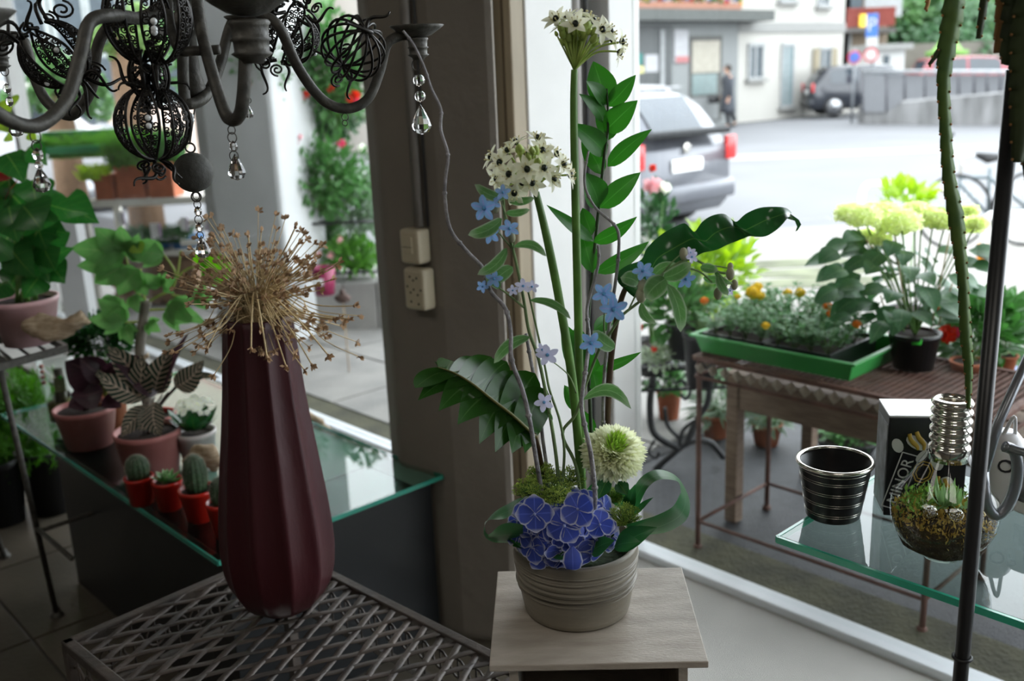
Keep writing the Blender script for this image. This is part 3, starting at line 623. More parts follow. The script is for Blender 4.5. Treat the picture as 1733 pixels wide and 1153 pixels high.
# ---- pale twigs
M_twig = mat('grey_twig_bark', (.26, .25, .26), .75, var=.35, scale=60, bump=.5, bscale=150)
def twig(label, pts, r0, r1, nodes=()):
    t = thing('twig', label, 'twig', POT+V((0, 0, PH-.02)))
    P_ = px(pts, n=5); MB().tube(P_, [r1, lerp(r1, r0, .5), r0], 7).build('bark', M_twig, t)
    for k in range(3, len(P_)-3, 9): MB().ball(P_[k], lerp(r1, r0, k/len(P_))*1.45, 6, 5).build('node', M_twig, t)
twig('longest wavy grey twig, rising from the planter to the candle cup of the chandelier', [(682, 52, 1.2), (700, 76, 1.2), (717, 112, 1.2), (730, 150, 1.2), (746, 185, 1.2), (746, 220, 1.19), (758, 262, 1.18), (754, 300, 1.18), (753, 335, 1.18), (762, 388, 1.18), (790, 425, 1.18), (818, 455, 1.18), (830, 492, 1.18), (855, 522, 1.18), (864, 560, 1.18), (866, 610, 1.17), (884, 660, 1.17), (897, 715, 1.17), (908, 782, 1.19), (925, 880, 1.22)], .0032, .0014)
twig('grey twig bending right behind the tall green stem and back down', [(996, 256, 1.26), (990, 290, 1.26), (991, 320, 1.26), (1008, 352, 1.25), (1035, 376, 1.24), (1047, 396, 1.24), (1046, 440, 1.24), (1040, 490, 1.25), (1030, 560, 1.27), (1022, 650, 1.29), (1020, 760, 1.3), (1012, 880, 1.3)], .0028, .0014)
twig('pale twig curving close behind the tall stem down into the white chrysanthemum', [(1012, 415, 1.26), (1012, 450, 1.26), (994, 520, 1.25), (997, 570, 1.2), (992, 620, 1.16), (984, 680, 1.15), (989, 718, 1.15), (1000, 770, 1.15), (1007, 838, 1.17), (1003, 880, 1.2)], .0034, .0018)
twig('short smooth grey green twig between the lobed leaf and the white post', [(890, 565, 1.28), (900, 620, 1.28), (912, 680, 1.28), (918, 740, 1.28), (926, 800, 1.28), (930, 870, 1.28)], .003, .0024)
# ---- chrysanthemum
random.seed(9)
t = thing('chrysanthemum', 'large pompon chrysanthemum, white with a lime green centre, low in the arrangement', 'flower', POT+V((.04, -.02, PH-.02)))
cc_ = pY(1037, 768, 1.23); axis = V((.12, -.55, .85)).normalized()
qa = axis.to_track_quat('Z', 'Y').to_matrix()
mp_ = MB(); gp = MB(); R0_ = .046
for i in range(620):
    u = (i+.5)/620; th = math.acos(1-1.62*u); ph = i*2.39996
    d = qa@V((math.sin(th)*math.cos(ph), math.sin(th)*math.sin(ph), math.cos(th))); d = (d+V([random.uniform(-.06, .06) for _ in range(3)])).normalized()
    r = R0_*(random.uniform(.86, 1.04)); sq = V((1, 1, .86))
    tip = cc_+V((d.x*sq.x, d.y*sq.y, d.z*sq.z))*r; base = cc_+d*R0_*.35
    green = th < .5
    nrm_ = axis-d*axis.dot(d)
    if nrm_.length < .05: nrm_ = d.orthogonal()
    L_ = r
    (gp if green else mp_).leaf(base, tip if not green else cc_+d*R0_*.80, .0075 if not green else .0035, nrm_, arch=-.05, fold=.5, cup=.3, prof='obov', n=5)
mp_.build('petals', leafmat('chrysanthemum_petal', (.84, .86, .68), trans=.3, rough=.6, var=.08), t, kind='stuff')
gp.build('centre_petals', leafmat('lime_petal', (.42, .62, .12), trans=.3, rough=.6, var=.15), t, kind='stuff', label='lime green centre petals')
MB().ball(cc_, R0_*.5, 12, 8).build('flower_base', M_bud, t)
MB().tube(cr([cc_, cc_+V((-.004, .015, -.05)), POT+V((.03, .01, PH-.03))], 6), .004, 8).build('stem', M_stem, t)
for (a, b) in (((1030, 805), (1012, 845)), ((1045, 815), (1062, 838))):
    MB().leaf(pY(a[0], a[1], 1.24), pY(b[0], b[1], 1.2), .02, (0, -1, .4), prof='lance').build('leaf', M_phil, t)
# ---- hydrangea head
random.seed(21)
M_hyd = leafmat('blue_hydrangea_petal', (.05, .085, .42), vein=(.10, .15, .6), veins=0, vw=.05, side=0, trans=.15, rough=.55, var=.35, scale=35, edge=(.60, .62, .70), edge0=.80)
t = thing('hydrangea', 'blue hydrangea head with white edged petals hanging over the planter rim', 'flower', POT+V((-.02, -.04, PH-.02)))
hc = pY(953, 893, 1.215)
def floret(c, n, r):
    r *= 1.12
    mb = MB(); n = V(n).normalized(); a = n.orthogonal().normalized(); b = n.cross(a); ph = random.random()*1.6
    for k in range(4):
        tt = ph+k*pi/2; d = a*math.cos(tt)+b*math.sin(tt)
        rows_ = []; dep = n*r*(random.uniform(-.48, .12)+(.12 if k % 2 else 0)); S = n.cross(d)
        for i in range(6):
            u = i/5; wdt = r*(.06, .34, .54, .62, .54, .20)[i]
            rows_.append((c+d*r*u-S*wdt+dep*u, c+d*r*u+S*wdt+dep*u))
        b0 = len(mb.v); mb.strip(rows_, K=6, fold=.05, N=-n)
        for q in range(7): # round the outer rim
            jx = b0+5*7+q; tq = (q/6-.5)*2; p = V(mb.v[jx]); mb.v[jx] = tuple(p-d*r*.10*tq*tq+d*r*.10)
    mb.ball(c+n*r*.05, r*.085, 8, 5, mi=1)
    return mb
spots = []
for i in range(400):
    th = random.uniform(0, 1.65); ph = random.uniform(0, 2*pi)
    d = V((math.sin(th)*math.cos(ph), -math.cos(th), math.sin(th)*math.sin(ph)))
    p = hc+V((d.x*.068, d.y*.045, d.z*.045-.0))
    if all((p-q).length > .0185 for q, _ in spots): spots.append((p, d))
for k, (x, y) in enumerate(((955, 890), (978, 862), (905, 870), (1015, 888))):
    spots.append((pY(x, y, 1.155), V((.1*(k-1), -1, .1))))
for (p, d) in spots:
    n_ = (d+V((0, -.45, .1))+V([random.uniform(-.5, .5) for _ in range(3)])).normalized()
    floret(p, n_, random.uniform(.017, .0215)).build('floret', [M_hyd, mat('blue_floret_eye', (.3, .35, .6), .5)], t)
lowp = pY(968, 925, 1.165); mb = MB(); mb.strip([(lowp+V((-.002, 0, 0)), lowp+V((.002, 0, 0))), (lowp+V((-.011, -.004, -.008)), lowp+V((.011, -.004, -.008))), (lowp+V((-.0135, -.008, -.018)), lowp+V((.0135, -.008, -.018))), (lowp+V((-.010, -.009, -.027)), lowp+V((.010, -.009, -.027))), (lowp+V((-.003, -.007, -.030)), lowp+V((.004, -.007, -.031)))], K=8, fold=.1)
mb.build('petal', M_hyd, t)
MB().tube([hc, POT+V((-.02, 0, PH-.03))], .004, 8).build('stem', M_stem, t)
for (a, b, wd) in (((905, 915), (868, 925), .03), ((960, 935), (1000, 925), .03), ((990, 930), (1040, 905), .04), ((880, 915), (918, 925), .025)):
    MB().leaf(pY(a[0], a[1], 1.225), pY(b[0], b[1], 1.19), wd, (0, -.6, .8), prof='ovate').build('leaf', M_phil, t)
# ---- lime green filler heads
M_lime = mat('moss_green_buds', (.22, .36, .05), .6, var=.4, scale=90, col2=(.48, .62, .12))
def filler(name, label, blobs, n, r):
    t = thing(name, label, 'flower', POT+V((0, 0, PH-.02)))
    mb = MB(); st_ = MB(); core = POT+V((0, 0, PH-.03))
    for (x, y, Y, rx, ry) in blobs:
        c = pY(x, y, Y)
        for i in range(n):
            d = V([random.gauss(0, 1) for _ in range(3)]).normalized(); q = random.uniform(.55, 1.02)
            p = c+V((d.x*rx, d.y*rx*.8, d.z*ry))*.00078*q
            if d.z < -.6: continue
            s_ = r*random.uniform(.6, 1.3); a = random.random()*6
            for k in range(3):
                e = V((math.cos(a+k*2.1), math.sin(a+k*2.1), .6)).normalized()
                mb.add([p, p+e*s_+V((s_*.3, 0, 0)), p+e*s_*1.2+V((0, 0, s_*.4)), p+e*s_-V((s_*.3, s_*.2, 0))], [(0, 1, 2), (0, 2, 3), (0, 3, 1)])
            if i % 5 == 0: st_.tube([c+(p-c)*.1+V((0, 0, -ry*.0004)), p], .0006, 4)
        st_.tube([c, core.lerp(c, .2)], .003, 6)
    mb.build('buds', M_lime, t, kind='stuff'); st_.build('stems', M_stem, t)
filler('sedum_head', 'feathery yellow green flower head beside the lobed leaf, above the blue hydrangea', [(925, 826, 1.22, 48, 24), (895, 828, 1.2, 28, 20), (960, 812, 1.25, 34, 22), (915, 805, 1.23, 26, 22), (945, 842, 1.19, 30, 18)], 420, .0023)
filler('sedum_head', 'small dense ball of yellow green buds on the right of the blue hydrangea', [(1058, 876, 1.21, 28, 26), (1030, 840, 1.27, 30, 16)], 620, .002)
# ---- looped blade leaves
M_blade = leafmat('striped_blade_leaf', (.03, .13, .04), vein=(.07, .2, .08), veins=0, vw=.03, side=0, rough=.33, trans=.3, var=.15, scale=20)
def looped(label, pts):
    t = thing('looped_blade_leaf', label, 'leaf', POT+V((0, 0, PH-.02)))
    a = px([(p[0], p[1], p[4]) for p in pts], n=6); b = px([(p[2], p[3], p[5]) for p in pts], n=6)
    MB().strip(list(zip(a, b)), K=8, fold=.06).build('blade', M_blade, t)
looped('broad green blade leaf bent into a large loop on the right of the planter', [(1050, 870, 1075, 878, 1.27, 1.25), (1066, 838, 1085, 848, 1.27, 1.24), (1085, 808, 1098, 824, 1.27, 1.235), (1112, 795, 1117, 812, 1.275, 1.23), (1142, 804, 1146, 815, 1.275, 1.225), (1160, 828, 1152, 830, 1.27, 1.215), (1168, 856, 1150, 838, 1.25, 1.19), (1160, 882, 1138, 858, 1.235, 1.175), (1130, 900, 1112, 872, 1.23, 1.17), (1098, 905, 1088, 880, 1.23, 1.17), (1070, 905, 1060, 888, 1.24, 1.18)])
looped('dark green blade leaf folded into a loop on the left of the planter', [(905, 850, 900, 872, 1.27, 1.27), (885, 842, 880, 862, 1.28, 1.24), (862, 852, 855, 878, 1.28, 1.22), (838, 866, 830, 880, 1.27, 1.2), (822, 885, 820, 886, 1.255, 1.18), (819, 905, 826, 905, 1.24, 1.16), (832, 917, 845, 890, 1.23, 1.155), (855, 919, 862, 885, 1.225, 1.16), (885, 918, 885, 888, 1.225, 1.17)])
t = thing('cut_leaf_spray', 'short pointed leaves and blades around the planter rim', 'foliage', POT+V((0, 0, PH-.02)))
for (a, b, c, d, Y, wd) in ((1040, 930, 1112, 893, 1.18, .03), (1040, 925, 1085, 918, 1.16, .025), (1078, 870, 1106, 842, 1.22, .009), (1050, 860, 1060, 815, 1.27, .03), (1000, 850, 1010, 812, 1.28, .02), (1062, 862, 1075, 820, 1.25, .018), (880, 918, 905, 912, 1.2, .02), (930, 935, 985, 940, 1.17, .024), (1000, 935, 1040, 915, 1.17, .028), (870, 905, 880, 925, 1.2, .02)):
    MB().leaf(pY(a, b, Y+.02), pY(c, d, Y-.01), wd, (0, -.7, .7), arch=.1, prof='lance', n=8).build('leaf', M_blade, t)
# ================================================================ dark red vase with dried flowers
VZ = .60; VC = pz(482, 1062, VZ); VCY = VC.y+.075
VX = pY(478, 1000, VCY).x
vzt = pY(437, 536, VCY).z; VHT = vzt-VZ
VP = V((VX, VCY, VZ))
vase = thing('vase', 'tall dark red wooden looking facetted vase on the metal lattice table', 'vase', VP)
def vr(y): # half width in metres seen at image row y
    tab = [(536, 59), (600, 64), (660, 69), (720, 76), (780, 84), (840, 91), (890, 95), (930, 96), (970, 92), (1000, 84), (1025, 70), (1045, 52), (1060, 36)]
    for i in range(len(tab)-1):
        if tab[i][0] <= y <= tab[i+1][0]:
            u = (y-tab[i][0])/(tab[i+1][0]-tab[i][0]); return lerp(tab[i][1], tab[i+1][1], u)
    return tab[0][1] if y < tab[0][0] else tab[-1][1]
prof = []
NZ = 40
for i in range(NZ+1):
    z = VHT*i/NZ; row = lerp(1050, 536, i/NZ); dd = 1.70+.02*(i/NZ)
    q = V((VX, VCY, VZ+z))-V((0, 0, CH)); dep = q.dot(Fw)
    prof.append((vr(row)*dep/FPX*1.0, z))
prof = [(0, 0), (prof[0][0]*.8, 0)]+[(r, z+.004 if z == 0 else z) for r, z in prof]+[(prof[-1][0]-.004, VHT+.002), (prof[-1][0]-.009, VHT), (prof[-1][0]-.014, VHT-.04), (prof[-1][0]-.02, VHT-.08)]
def facet(a, z):
    n = 11; tw = a+.10*z; k = (tw/(2*pi)*n) % 1.0; return 1-.10*math.sin(pi*k)**.8*(.4+.6*min(1, z/.15))+.012
# the mouth leans slightly left
mb = MB(); mb.lathe(prof, (0, 0, 0), 132, mod=facet)
tilt = (pY(437, 536, VCY).x-VX)/VHT
mb.v = [(VP.x+x+tilt*z*(z/VHT)**.3 if z > 0 else VP.x+x, VP.y+y, VP.z+z) for x, y, z in mb.v]
mb.build('body', mat('dark_red_lacquer', (.028, .005, .007), .42, var=.25, scale=3, spec=.35, col2=(.048, .008, .011), stretch=(1, 1, .3), bump=.1, bscale=80), vase)
random.seed(31)
M_straw = mat('dry_straw', (.55, .42, .23), .8, var=.3, scale=20)
M_seed = mat('dry_seed_head', (.36, .23, .13), .85, var=.4, scale=60)
t = thing('dried_seed_bunch', 'bunch of dry straw stalks with small seed heads spilling out of the red vase', 'dried flowers', V((VX+tilt*VHT, VCY, vzt)))
mc = V((VX+tilt*VHT, VCY, vzt)); ms_ = MB(); mh = MB()
def stalk(P_, sz=1):
    pts = cr(P_, 5); ms_.tube(pts, .0009*sz, 4); e = pts[-1]; d = (pts[-1]-pts[-2]).normalized()
    for k in range(6):
        dd = (d+V([random.gauss(0, .6) for _ in range(3)])).normalized(); mh.add([e, e+dd*.006+dd.orthogonal()*.0022, e+dd*.011, e+dd*.006-dd.orthogonal()*.0022], [(0, 1, 2, 3)])
    mh.ball(e, .0020*sz, 5, 4)
for i in range(330):
    a = random.uniform(0, 2*pi); L_ = random.uniform(.06, .16)*random.choice((.8, 1, 1.15)); el = random.uniform(-.35, 1.25) if i % 3 else random.uniform(.0, .9)
    d = V((math.cos(a)*math.cos(el), math.sin(a)*math.cos(el)*.8, math.sin(el)+.1)); b = mc+V((random.gauss(0, .012), random.gauss(0, .012), -.03))
    m1 = b+V((d.x*.25, d.y*.25, abs(d.z)*.3+.30))*L_; e = mc+d*L_+V((0, 0, -.3*L_*(el < .2)))
    stalk([b, m1, mc.lerp(e, .6)+V((0, 0, .01)), e], random.uniform(.6, 1.15))
for tip in ((500, 385, 1.6), (600, 518, 1.58), (556, 602, 1.5), (528, 618, 1.48), (484, 620, 1.5), (452, 605, 1.46), (425, 590, 1.5), (350, 590, 1.5), (345, 570, 1.5), (312, 480, 1.6), (420, 400, 1.7), (385, 425, 1.7), (570, 450, 1.7), (500, 600, 1.47), (590, 540, 1.6), (362, 400, 1.65), (565, 540, 1.5)):
    e = pY(*tip); b = mc+V((0, 0, -.02)); up_ = max(.05, e.z-mc.z+.02)
    stalk([b, mc+V((0, 0, .05))+(e-mc)*.15, mc.lerp(e, .6)+V((0, 0, .035 if e.z < mc.z else .01)), e], 1.5)
ms_.build('stalks', M_straw, t, kind='stuff'); mh.build('seed_heads', M_seed, t, kind='stuff')
# ================================================================ woven metal lattice table
M_lat = mat('rusted_lattice_metal', (.045, .039, .035), .5, metal=.3, var=.35, scale=14, col2=(.085, .066, .055), bump=.15, bscale=90)
LZ = .60
D1 = V((.69, .724, 0)).normalized(); DT = V((-D1.y, D1.x, 0))
d0, d1_ = .574, 1.03; t1, t0 = 1.683, .985
def lt(d, t_, z=LZ): return D1*d+DT*t_+V((0, 0, z))
lc = lt((d0+d1_)/2, (t0+t1)/2, 0)
tb_ = thing('lattice_table', 'dark woven metal lattice side table under the red vase', 'table', lc)
for (a, b) in ((lt(d0, t0), lt(d0, t1)), (lt(d0, t1), lt(d1_, t1)), (lt(d1_, t1), lt(d1_, t0)), (lt(d1_, t0), lt(d0, t0))):
    e = (b-a).normalized()
    MB().bar(a-e*.010+V((0, 0, -.009)), b+e*.010+V((0, 0, -.009)), .02, .02).build('frame_bar', M_lat, tb_, smooth=False, bevel=.003)
    MB().bar(a+V((0, 0, -.12)), b+V((0, 0, -.12)), .012, .012).build('frame_bar', M_lat, tb_, smooth=False)
    n_ = max(4, int((b-a).length/.045)); sp_ = MB()
    for k in range(n_):
        p = a.lerp(b, (k+.5)/n_)+V((0, 0, -.065)); sp_.torus(p, .02, .0025, axis=V((-e.y, e.x, 0)), seg=12, rs=5)
        sp_.tube([p+V((0, 0, -.05)), p+V((0, 0, .05))], .002, 5)
    sp_.build('scroll_band', M_lat, tb_)
for (d_, t_) in ((d0, t0), (d0, t1), (d1_, t1), (d1_, t0)):
    MB().box(lt(d_, t_, LZ/2-.006), (.02, .02, LZ-.012), rz=math.atan2(D1.y, D1.x)).build('leg', M_lat, tb_, smooth=False)
def strap(k_, sgn, ph):
    # line: t = k + sgn*.5*d  clipped to the rectangle
    pts = []; dd = d0; kk = sgn*.50
    lo, hi = d0, d1_
    ts = sorted([((t0-k_)/kk), ((t1-k_)/kk)]); lo = max(lo, ts[0]); hi = min(hi, ts[1])
    if hi-lo < .03: return
    n = max(2, int((hi-lo)/.0165)); rows_ = []
    dirv = (D1+DT*kk).normalized(); S = V((-dirv.y, dirv.x, 0))
    for i in range(n+1):
        d_ = lerp(lo, hi, i/n); p = lt(d_, k_+kk*d_, LZ-.004+.0014*sgn*math.cos(pi*(d_-.0)/.044+ph)); rows_.append((p-S*.0062, p+S*.0062))
    MB().strip(rows_, K=1).build('lattice_strap', M_lat, tb_, smooth=True, solid=.0018)
kk = .044
for i in range(-20, 60):
    strap(.4+i*kk, 1, i*pi); strap(.9+i*kk, -1, i*pi)
# pale pierced lantern standing under the lattice
t = thing('pierced_lantern', 'cream pierced metal lantern glimpsed through the lattice table top', 'lantern', lt(.78, 1.5, 0))
lm = mat('cream_enamel', (.85, .82, .74), .5, var=.1); mb = MB(); c_ = lt(.78, 1.5, .0)
mb.lathe([(.10, 0), (.11, .02), (.11, .34), (.10, .36)], c_, 12); mb.build('body', lm, t)
mb = MB()
for k in range(12):
    a = 2*pi*k/12
    for zz in (.06, .16, .26): mb.torus(c_+V((math.cos(a)*.1, math.sin(a)*.1, zz+.02)), .022, .005, axis=(math.cos(a), math.sin(a), 0), seg=12, rs=5)
mb.build('scrollwork', M_black, t); mb = MB().lathe([(.10, .36), (.06, .42), (.02, .44), (0, .45)], c_, 16); mb.build('lid', lm, t)
# ================================================================ glass shelf on the right and what stands on it
SHZ = .87
M_gtop = glassmat('shelf_glass', (.80, .90, .87), refl=1.0, f0=1.55)
M_gedge = mat('green_glass_edge', (.05, .42, .28), .15, var=.1, scale=20, spec=.8)
shc = pz(1315, 908, SHZ); sdir = -T2
def shp(a, b, z=SHZ): return shc+sdir*a+N2*b+V((0, 0, z-SHZ))
SHD = .40
sh = thing('glass_shelf', 'clear green edged glass shelf by the right window', 'shelf', shp(.5, .15, 0))
q = [shp(.004, .004), shp(1.3, .004), shp(1.3, SHD), shp(.004, SHD)]
MB().prism([(p.x, p.y) for p in q], SHZ-.010, SHZ).build('glass_plate', M_gtop, sh, smooth=False)
mb = MB(); mb.bar(shp(0, 0, SHZ-.005), shp(1.3, 0, SHZ-.005), .005, .0102); mb.bar(shp(0, 0, SHZ-.005), shp(0, SHD, SHZ-.005), .005, .0102)
mb.build('glass_edge', M_gedge, sh, smooth=False, label='polished green glass edge')
for a in (.55, 1.15):
    MB().bar(shp(a, -.02, SHZ-.018), shp(a, SHD, SHZ-.018), .012, .012).build('bracket', M_black, sh, smooth=False)
    MB().tube([shp(a, SHD-.01, 0), shp(a, SHD-.01, SHZ-.02)], .008, 8).build('leg', M_black, sh)
pl = pY(1671, 636, 1.055)
mb = MB(); mb.tube([V((pl.x, pl.y, 0)), V((pl.x, pl.y, pY(1710, 118, 1.055).z))], .0088, 12)
t = thing('plant_pole', 'slim black metal pole standing in front of the glass shelf', 'pole', (pl.x, pl.y, 0)); mb.build('pole', M_black, t)
MB().lathe([(0, 0), (.16, 0), (.16, .008), (0, .01)], (pl.x, pl.y, 0), 32).build('foot', M_black, t)
kz = pY(1640, 1112, 1.055).z; MB().torus((pl.x, pl.y, kz), .0105, .002, seg=14).build('wire_tie', M_black, t)
# bucket
bc = pz(1412, 893, SHZ)+V((.012, .045, 0)); rimz = pY(1417, 781, bc.y).z
r_t = (pY(1481, 782, bc.y)-pY(1353, 782, bc.y)).length/2*.98; r_b = (pY(1456, 872, bc.y)-pY(1366, 872, bc.y)).length/2*.97
t = thing('metal_pot', 'empty black metal pot with silver rings and shiny rolled rim on the glass shelf', 'pot', bc)
hb = rimz-SHZ; prof = [(0, 0), (r_b*.96, 0), (r_b, .003)]
ringz = (.13, .17, .34, .38, .55, .59, .76, .80, .92)
M_zinc = mat('dark_zinc', (.018, .019, .021), .3, metal=.3, var=.4, scale=20)
for i in range(1, 61):
    u = i/60; r = lerp(r_b, r_t*.955, u); prof.append((r, hb*u))
prof += [(r_t*.93, hb), (r_b*.97, .01), (0, .008)]
MB().lathe(prof, bc, 48).build('body', M_zinc, t)
for u in ringz:
    MB().torus(bc+V((0, 0, hb*u)), lerp(r_b, r_t*.955, u)+.0000, .0004, seg=48, rs=5).build('silver_ring', M_steel, t)
rm = MB(); rm.torus(bc+V((0, 0, hb+.001)), r_t*.965, .0034, seg=48, rs=8); rm.build('rolled_rim', M_steel, t)
# printed tin box
n0 = pz(1495, 873, SHZ); lb = pz(1478, 837, SHZ); topz = pY(1508, 706, n0.y).z
ld_ = (lb-n0); ddp = ld_.length; ld_.normalize(); fd = V((-ld_.y, ld_.x, 0))
if fd.x < 0: fd = -fd
wbx = .115; hh = topz-SHZ; cbx = n0+ld_*ddp/2+fd*wbx/2; Rb = Matrix((fd, ld_, V((0, 0, 1)))).transposed()
t = thing('tin_box', 'black printed tin box with a white lid and outlined capital letters, behind the bulb terrarium', 'tin box', cbx)
MB().box(cbx+V((0, 0, hh/2)), (wbx, ddp, hh), rot=Rb).build('body', mat('black_print', (.013, .013, .016), .35, var=.1), t, smooth=False, bevel=.002)
MB().box(cbx+V((0, 0, hh+.001)), (wbx*1.01, ddp*1.01, .003), rot=Rb).build('lid', mat('white_tin', (.78, .79, .80), .3, var=.03), t, smooth=False, bevel=.001)
MB().box(n0+ld_*ddp/2-fd*.0005+V((0, 0, hh*.47)), (.001, ddp*.86, hh*.88), rot=Rb).build('side_print', mat('grey_print', (.42, .44, .47), .5, var=.3, scale=50), t, smooth=False)
def txt(body, size, M, m_, parent, name='lettering', ext=.0003, sx=1.0, offset=0):
    cu = bpy.data.curves.new('lettering', 'FONT'); cu.body = body; cu.size = size; cu.extrude = ext; cu.offset = offset; cu.align_x = 'CENTER'; cu.align_y = 'CENTER'; cu.resolution_u = 3
    o = bpy.data.objects.new('tmp', cu); C.objects.link(o); dg = bpy.context.evaluated_depsgraph_get()
    me = bpy.data.meshes.new_from_object(o.evaluated_get(dg)); bpy.data.objects.remove(o)
    off = V(parent['_o']) if parent.get('_o') else V((0, 0, 0))
    S_ = Matrix.Diagonal((sx, 1, 1, 1)); me.transform(Matrix.Translation(-off) @ M @ S_); me.materials.clear(); me.materials.append(m_)
    o = bpy.data.objects.new(name, me); C.objects.link(o); o.parent = parent; return o
def basis(o, x, y, z):
    M = Matrix((x, y, z)).transposed().to_4x4(); M.translation = o; return M
fo = n0-ld_*.0012
def fp(a, b): return fo+fd*a+V((0, 0, b))
M_pw = mat('print_white', (.66, .66, .63), .45, var=.1); M_gold = mat('print_gold', (.55, .36, .05), .4, var=.15)
q_ = math.radians(74); tx = (fd*math.cos(q_)+V((0, 0, 1))*math.sin(q_)); ty = tx.cross(-ld_)*-1
if ty.dot(fd) > 0: ty = -ty
zz = tx.cross(ty)
def framebar(c, L_, W_, th, m_, name):
    mb = MB()
    for sg in (-1, 1):
        mb.bar(c-tx*L_/2+ty*sg*W_/2, c+tx*L_/2+ty*sg*W_/2, th, .0006, up=zz); mb.bar(c-ty*W_/2+tx*sg*L_/2, c+ty*W_/2+tx*sg*L_/2, th, .0006, up=zz)
    return mb.build(name, m_, t, smooth=False)
lcn = fp(.0215, hh*.36)
framebar(lcn, .092, .026, .0016, M_pw, 'label_frame')
txt('MINOR', .0235, basis(lcn, tx, ty, zz), M_pw, t, offset=.0)
random.seed(2)
mb = MB()
for k, (a, b, r1, r2, rr) in enumerate(((.014, .72, .008, .012, .4), (.042, .75, .018, .010, -.5), (.05, .62, .012, .006, .9), (.072, .6, .01, .02, .2), (.085, .30, .014, .02, -.3))):
    pts = [fp(a+r1*math.cos(v)*math.cos(rr)-r2*math.sin(v)*math.sin(rr), hh*b+r1*math.cos(v)*math.sin(rr)+r2*math.sin(v)*math.cos(rr)) for v in [2*pi*i/14 for i in range(14)]]
    mb.add(pts, [tuple(range(14))])
mb.build('cow_patches', M_pw, t, smooth=False)
mb = MB()
for (pp) in (((.030, .84), (.033, .78), (.042, .72), (.044, .68)), ((.040, .86), (.044, .80), (.052, .74), (.052, .68)), ((.085, .40), (.09, .33), (.098, .28), (.100, .2)), ((.075, .42), (.078, .34), (.084, .28), (.086, .2))):
    mb.tube(cr([fp(a, hh*b) for a, b in pp], 5), [.003, .0045, .002], 6, flat=.25)
mb.build('gold_ribbons', M_gold, t)
mb = MB(); oc = fp(.053, hh*.46)
for r_ in (.018, .013): mb.tube([oc+tx*(r_*math.cos(a)*1.0)+ty*(r_*.8*math.sin(a)) for a in [2*pi*(i+.5)/8 for i in range(8)]], .0012, 5, closed=True, flat=.4)
mb.build('gold_seal', M_gold, t)
mb = MB()
for k in range(6): mb.tube([fp(.062+k*.006, hh*(.93-.02*(k % 2))), fp(.060+k*.006, hh*(.84-.01*k)), fp(.064+k*.006, hh*.8)], .0005, 4)
mb.build('white_scratches', M_pw, t)
# bulb terrarium
BC = pz(1598, 948, SHZ)+V((.0, .012, 0)); bcy = BC.y
r_bulb = .0712; KB = .915
def scl(mb): mb.v = [tuple(BC+(V(q)-BC)*KB) for q in mb.v]; return mb; kx = BC.x
neckz = pY(1607, 762, bcy).z-SHZ; capz = pY(1610, 676, bcy).z-SHZ; rc = (pY(1647, 720, bcy)-pY(1578, 720, bcy)).length/2*.98
t = thing('bulb_terrarium', 'giant light bulb shaped glass terrarium with a silver screw collar, planted with moss and succulents', 'terrarium', BC)
prof = [(.001, 0), (.026, .002)]; zc_ = r_bulb+.0
for i in range(1, 17):
    a = -pi/2+.36+(pi*.5-.36+.33)*i/16*1.0; prof.append((r_bulb*math.cos(a), zc_+r_bulb*math.sin(a)))
zt = prof[-1][1]; rt_ = prof[-1][0]
for i in range(1, 9):
    u = i/8; s_ = u**.85; prof.append((lerp(rt_, rc*.93, s_), lerp(zt, neckz, u)))
MB().lathe(prof, BC, 48).build('glass_bulb', M_glassT, t)
cap = [(rc*.98, neckz-.012), (rc*.99, neckz+.002)]
nr = 5
for i in range(nr*8+1):
    u = i/(nr*8); cap.append((rc*(.93+.07*math.cos(2*pi*u*nr)), lerp(neckz+.006, capz-.004, u)))
cap += [(rc*.9, capz), (rc*.72, capz+.002), (rc*.70, capz-.006), (rc*.70, neckz)]
MB().lathe(cap, BC, 40).build('screw_collar', M_steel, t, label='silver threaded collar')
random.seed(14)
mb = MB()
prof = [(0, .004), (.03, .006), (.058, .022), (.072, .05), (.0735, .068), (.060, .076), (.03, .079), (0, .081)]
mb.lathe(prof, BC, 30, mod=lambda a, z: 1-.03*math.sin(a*5+z*80)); scl(mb).build('earth', mat('dark_peat', (.035, .022, .012), .95, var=.6, scale=90, bump=1, bscale=150, col2=(.07, .05, .02)), t)
mm = [mat('brown_moss', (.45, .28, .05), .9, var=.5, scale=80, col2=(.66, .52, .14)), mat('green_moss', (.24, .46, .08), .9, var=.5, scale=80)]
for mi_, (nn_, zr) in enumerate(((3600, (.040, .088)), (1500, (.074, .098)))):
    mb = MB()
    for i in range(nn_):
        z = random.uniform(*zr); rm_ = math.sqrt(max(0, .074**2-(z-.0765)**2)) if z < .08 else .062
        rr = rm_*(random.uniform(.93, .99) if z < .07 else math.sqrt(random.random())*.98); a = random.uniform(0, 2*pi)
        if mi_ == 1 and not (.3 < a < 3.6): continue
        p = BC+V((rr*math.cos(a), rr*math.sin(a), z)); s_ = random.uniform(.002, .0055)
        d1 = V([random.gauss(0, 1) for _ in range(3)]).normalized()*s_; d2 = V([random.gauss(0, 1) for _ in range(3)]).normalized()*s_
        mb.add([p, p+d1, p+d1+d2+V((0, 0, s_)), p+d2], [(0, 1, 2, 3)])
    scl(mb).build('moss', mm[mi_], t, kind='stuff')
M_succ = leafmat('pale_succulent', (.28, .46, .20), trans=.15, rough=.45, var=.2)
